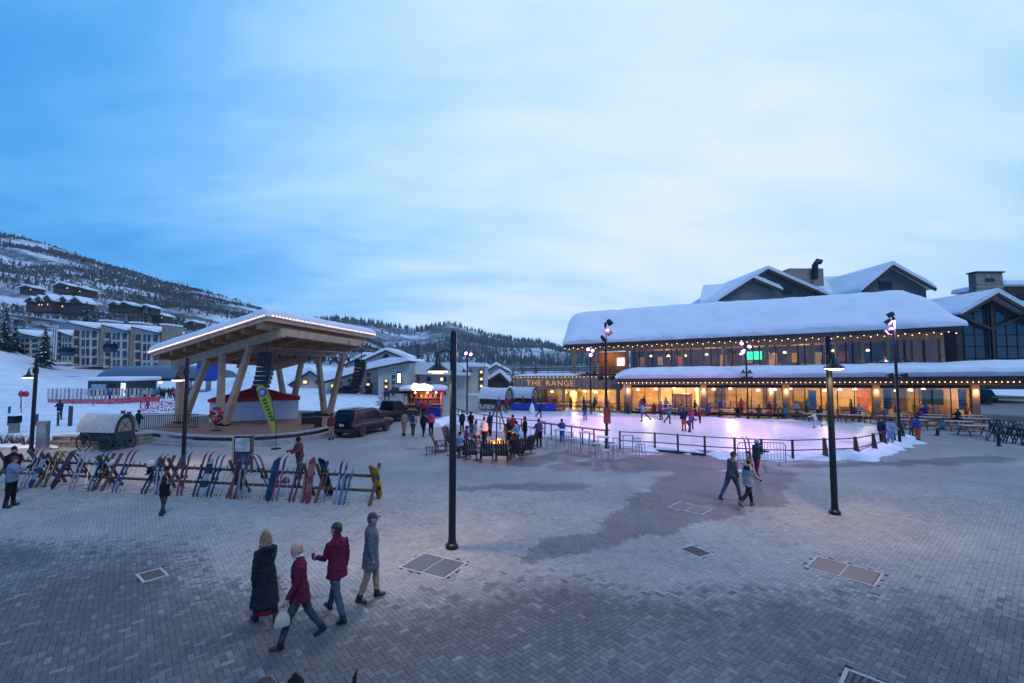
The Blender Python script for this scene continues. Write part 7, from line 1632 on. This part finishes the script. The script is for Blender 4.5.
place(dress(b, mi, (.02, .02, .024), (.02, .02, .025), gloves=(.012, .012, .014)), Vector((tgt.x-hh_.x, tgt.y-hh_.y, 0)), 0.0, 'person raising a black gloved hand at the bottom edge')
# ---- small figures share a few bodies
TPL = {
 'stand': make_body(1.75, legs=((3, 3), (-4, 4)), arms=((8, 10, 25), (5, 10, 20)), bulk=1.22, hat='beanie', voxel=.028, boots=1.3)[:2],
 'walk': make_body(1.75, legs=((22, 8), (-18, 16)), arms=((-14, 9, 20), (18, 9, 25)), lean=3, bulk=1.2, hat='beanie', voxel=.028, boots=1.2)[:2],
 'helm': make_body(1.75, legs=((4, 6), (-6, 8)), arms=((28, 14, 50), (15, 12, 40)), lean=4, bulk=1.25, hat='helmet', voxel=.028, boots=1.4)[:2],
 'skate': make_body(1.75, legs=((26, 30), (-32, 18)), arms=((-24, 24, 24), (34, 20, 30)), lean=18, bulk=1.15, hat='beanie', voxel=.028, boots=1.3)[:2],
 'bend': make_body(1.6, legs=((34, 28), (18, 30)), arms=((45, 8, 20), (45, 8, 20)), lean=58, head=(0, -20), bulk=1.2, hat='helmet', voxel=.028, boots=1.3)[:2],
 'long': make_body(1.72, legs=((3, 3), (-4, 4)), arms=((25, 10, 60), (5, 10, 20)), bulk=1.18, hair='long', voxel=.028, female=True, coat=.12, boots=1.3)[:2],
 'sit': make_body(1.74, legs=((84, 84), (80, 78)), arms=((35, 12, 55), (30, 12, 60)), lean=4, bulk=1.22, hat='beanie', voxel=.028, boots=1.3)[:2],
}
C = dict(black=(.014, .014, .017), navy=(.02, .03, .075), grey=(.16, .17, .19), pale=(.40, .42, .46), red=(.32, .025, .035), pink=(.55, .05, .16), teal=(.05, .20, .26), blue=(.04, .09, .32), orange=(.60, .10, .04), tan=(.30, .22, .14), olive=(.10, .10, .055), white=(.58, .60, .64), purple=(.14, .06, .20), lblue=(.22, .34, .48), dred=(.15, .025, .03), dgrey=(.06, .065, .075))
def small(px, py, tpl, top, pants, yaw, label, h=1.75, hat='black', z=0.0, accent='grey'):
    me_, mi_ = TPL[tpl]; me2 = dress(me_, mi_, C[top], C[pants], hat=C[hat], accent=C[accent], gloves=C['black'], hair=(.10, .06, .035))
    return place(me2, G(px, py, z), R(yaw), label, h/1.75)
WALK = [(404, 436, 'helm', 'tan', 'tan', -10, 'person in tan walking away beside the black cars', 1.78), (413, 436, 'walk', 'lblue', 'dgrey', 5, 'person in a light blue jacket with a dark backpack walking away', 1.72), (423.5, 436.5, 'walk', 'black', 'black', -5, 'person in black walking away beside the pink jacket', 1.75), (431, 435.5, 'stand', 'pink', 'black', 10, 'person in a bright pink jacket and black trousers', 1.78), (331, 440, 'stand', 'dred', 'tan', 30, 'person in a dark red jacket behind the parked car', 1.80)]
for a in WALK: small(*a[:7], h=a[7])
YA = G(413, 436)
bk = thing('backpack', 'dark backpack worn by the person in light blue', 'backpack', (YA.x+.0, YA.y-.20, 1.02)); MB().box((0, 0, .22), (.30, .16, .42)).build('sack', cloth((.03, .04, .06)), bk, bevel=.04); MB().box((0, -.09, .14), (.2, .05, .18)).build('pocket', cloth((.025, .03, .05)), bk)
FIRE_P = [(476, 448, 'long', 'pale', 'dgrey', -60, 'person in a pale jacket standing left of the flame', 1.72), (484, 446, 'stand', 'white', 'black', -20, 'person in a white jacket behind the flame', 1.78), (508, 449, 'stand', 'black', 'black', 30, 'person in black standing right of the flame', 1.80), (517, 450.5, 'helm', 'lblue', 'dgrey', 70, 'person in a light blue jacket right of the fire pit', 1.72), (525, 446, 'stand', 'black', 'black', 100, 'person in a black coat by the right-hand chairs', 1.82), (513, 440, 'helm', 'red', 'black', 160, 'person in red behind the fire pit', 1.7), (466, 452, 'helm', 'purple', 'dred', -80, 'person in a purple jacket at the left of the fire pit', 1.5), (490, 436, 'stand', 'navy', 'black', 150, 'person in navy by the fence behind the fire pit', 1.7), (471, 434, 'helm', 'black', 'dgrey', 170, 'dark figure by the rail left of the tripod', 1.65), (462, 432, 'stand', 'navy', 'black', 190, 'dark blue figure by the rail behind the lamp post', 1.6)]
for a in FIRE_P: small(*a[:7], h=a[7])
for i, (px, py) in enumerate(((515, 459), (459, 457))):
    p = G(px, py); d = FC-p; yw = math.atan2(d.y, d.x)-math.pi/2; me_, mi_ = TPL['sit']; me2 = dress(me_, mi_, C[('dred', 'lblue')[i]], C[('dgrey', 'purple')[i]], hat=C['black'])
    place(me2, (p.x, p.y, 0.0), yw, ('person in dark red sitting in a front rocking chair', 'person in light blue sitting in the front left rocking chair')[i], .98)
BARP = [(539, 447, 'helm', 'purple', 'black', 10, 'person in purple leaning at the bar counter', 1.72), (562, 443, 'helm', 'blue', 'blue', 0, 'child in blue at the bar counter', 1.55)]
for a in BARP: small(*a[:7], h=a[7])
ICEZ = .10
SK = [(688, 432.5, 'bend', 'blue', 'navy', -80, 'child in blue bending over on the ice by the near fence', 1.5), (684, 431, 'stand', 'navy', 'orange', 10, 'skater in a navy top and orange trousers behind the bending child', 1.70), (691.5, 429.5, 'long', 'pink', 'red', -10, 'skater in pink beside the orange trousers', 1.68), (669, 424, 'skate', 'teal', 'dgrey', -70, 'skater in teal gliding across the ice', 1.72), (661, 420, 'stand', 'purple', 'navy', 40, 'skater in purple on the far side of the ice', 1.7), (644, 421.5, 'skate', 'lblue', 'dgrey', 60, 'skater with legs apart near the patio edge', 1.75), (585, 420, 'stand', 'navy', 'blue', 20, 'lone skater in blue in front of the low wing', 1.7), (816, 428, 'skate', 'white', 'pale', 70, 'small skater in white near the right lamp post', 1.35), (540, 418, 'skate', 'navy', 'black', -60, 'skater in dark clothes near the blue pads', 1.65), (700, 423, 'stand', 'red', 'black', 120, 'child in red at the far edge of the ice', 1.2)]
for a in SK: small(*a[:7], h=a[7], z=ICEZ)
RT = [(883, 446, 'stand', 'navy', 'black', 150, 'person in navy standing at the rink end fence', 1.75), (891, 447, 'helm', 'lblue', 'lblue', 170, 'person in light blue at the rink end fence', 1.75), (918, 442, 'helm', 'blue', 'orange', 120, 'person in a blue jacket and bright orange trousers by the tables', 1.72), (912, 436, 'helm', 'red', 'dgrey', 200, 'child in red between the tables at the rink end', 1.3), (944, 436, 'sit', 'teal', 'dgrey', 80, 'person in turquoise sitting at a picnic table', 1.6)]
for a in RT: small(*a[:7], h=a[7])
# people at the patio tables, in front of the windows and inside
r_ = random.Random(31); cols = ['navy', 'black', 'red', 'dgrey', 'lblue', 'purple', 'orange', 'teal', 'pink', 'grey', 'blue', 'olive', 'pale', 'dred']
row1 = [0.6, 1.9, 3.2, 4.4, 5.8, 7.2, 8.3, 9.6, 10.9, 11.6, 12.8, 14.0, 15.0, 16.4, 17.9, 19.2, 20.6, 21.5, 23.0, 24.6, 25.6, 26.9, 28.3, 29.6]
for i, s in enumerate(row1):
    c1, c2 = cols[(i*5+3) % 14], cols[(i*3+1) % 4]; me_, mi_ = TPL[['sit', 'stand', 'sit', 'helm', 'sit', 'long'][i % 6]]; sitp = i % 6 in (0, 2, 4)
    me2 = dress(me_, mi_, C[c1], C[c2], hat=C[cols[(i*7) % 14]], hair=(.10, .06, .03))
    p = B(s, -2.75 if sitp else -.85-.3*(i % 3), 0); place(me2, (p.x, p.y, -.02 if sitp else 0), B_RZ+(0 if sitp else R(160+(i*50) % 90)), 'person in %s %s at the patio windows, %s from the left' % (c1.replace('lblue', 'light blue').replace('dgrey', 'dark grey').replace('dred', 'dark red'), 'sitting' if sitp else 'standing', (ORD+['twenty-first', 'twenty-second', 'twenty-third', 'twenty-fourth'])[i]), r_.uniform(.92, 1.04), 'people on the patio')
for i, s in enumerate((-11.2, -9.8, -8.1, -5.6, -4.2, -3.0, -1.7)):
    c1 = cols[(i*3+2) % 14]; me_, mi_ = TPL[['stand', 'helm', 'long', 'stand'][i % 4]]; p = B(s, WT-2.9-.3*(i % 2), 0); place(dress(me_, mi_, C[c1], C['black'], hat=C['dgrey']), p, R(120+i*37), 'person in %s below the glowing sign band, %s from the left' % (c1.replace('lblue', 'light blue').replace('dgrey', 'dark grey').replace('dred', 'dark red'), ORD[i]), .98, 'people on the patio')
for i in range(9):
    s = 2.2+i*3.3; c1 = cols[(i*4+1) % 14]; me_, mi_ = TPL[['stand', 'long'][i % 2]]; p = B(s, 1.6+(i % 3)*.8, .02); place(dress(me_, mi_, C[c1], C['black'], hat=C['dgrey']), p, R(i*70), 'diner in %s standing inside behind the ground-floor glass, %s from the left' % (c1.replace('lblue', 'light blue').replace('dgrey', 'dark grey').replace('dred', 'dark red'), ORD[i]), 1.0, 'diners inside')
KP = [(428, 415.5, 'long', 'pink', 'pink', 0, 'person in pink at the kiosk counter', 1.7), (418, 416, 'helm', 'purple', 'navy', 20, 'person in purple at the kiosk counter', 1.7), (423, 417, 'stand', 'red', 'black', 200, 'person in red in front of the kiosk', 1.65), (499, 413, 'stand', 'blue', 'black', 30, 'person in blue before the covered wagons', 1.7), (506, 413.5, 'helm', 'red', 'dgrey', 0, 'person in red before the covered wagons', 1.7)]
for a in KP: small(*a[:7], h=a[7])
# queue at the lift
r_ = random.Random(12)
for i in range(26):
    px = 128+i*2.6+r_.uniform(-1, 1); Y = 64+r_.uniform(0, 7); c1 = cols[r_.randrange(14)] if r_.random() < .45 else r_.choice(['black', 'navy', 'dgrey']); me_, mi_ = TPL[r_.choice(['stand', 'helm', 'helm', 'walk'])]
    place(dress(me_, mi_, C[c1], C['black'], hat=C['dgrey']), ((px-512)/455*Y, Y, gz(px, Y)), r_.uniform(0, 6.2), 'skier waiting in the crowd under the lift terminal', r_.uniform(.9, 1.05), 'crowd under the lift terminal')
for i, (px, Y, c1, lb) in enumerate(((141, 35, 'black', 'dark figure standing by the railing left of the stage'), (63, 40, 'navy', 'distant figure walking on the snow left of the wagon'), (112, 60, 'blue', 'small figure in blue at the lift fence'), (150, 52, 'pink', 'small figure in pink on the snow by the magenta net'))):
    me_, mi_ = TPL['helm']; place(dress(me_, mi_, C[c1], C['black'], hat=C['dgrey']), ((px-512)/455*Y, Y, gz(px, Y)), R(60*i), lb, 1.0)
# ================================================================ thin evening haze between the plaza and the far hills
hz = MB().hull([(-2900, -30, -3), (2900, -30, -3), (5200, 2300, -3), (-5200, 2300, -3)], [(-2900, -30, 300), (2900, -30, 300), (5200, 2300, 300), (-5200, 2300, 300)]).build('haze', [])
stuff(hz); hz['label'] = 'thin blue evening haze over the valley'; hz['category'] = 'haze'
hm = bpy.data.materials.new('evening_haze'); hm.use_nodes = True; ht_ = hm.node_tree; ht_.nodes.clear()
pv_ = N(ht_, 'ShaderNodeVolumePrincipled'); pv_.inputs['Density'].default_value = 0.00010; pv_.inputs['Color'].default_value = (.86, .92, 1, 1); pv_.inputs['Anisotropy'].default_value = 0.2
ou = N(ht_, 'ShaderNodeOutputMaterial'); ht_.links.new(pv_.outputs[0], ou.inputs['Volume']); hz.data.materials.append(hm)
S.cycles.volume_bounces = 0
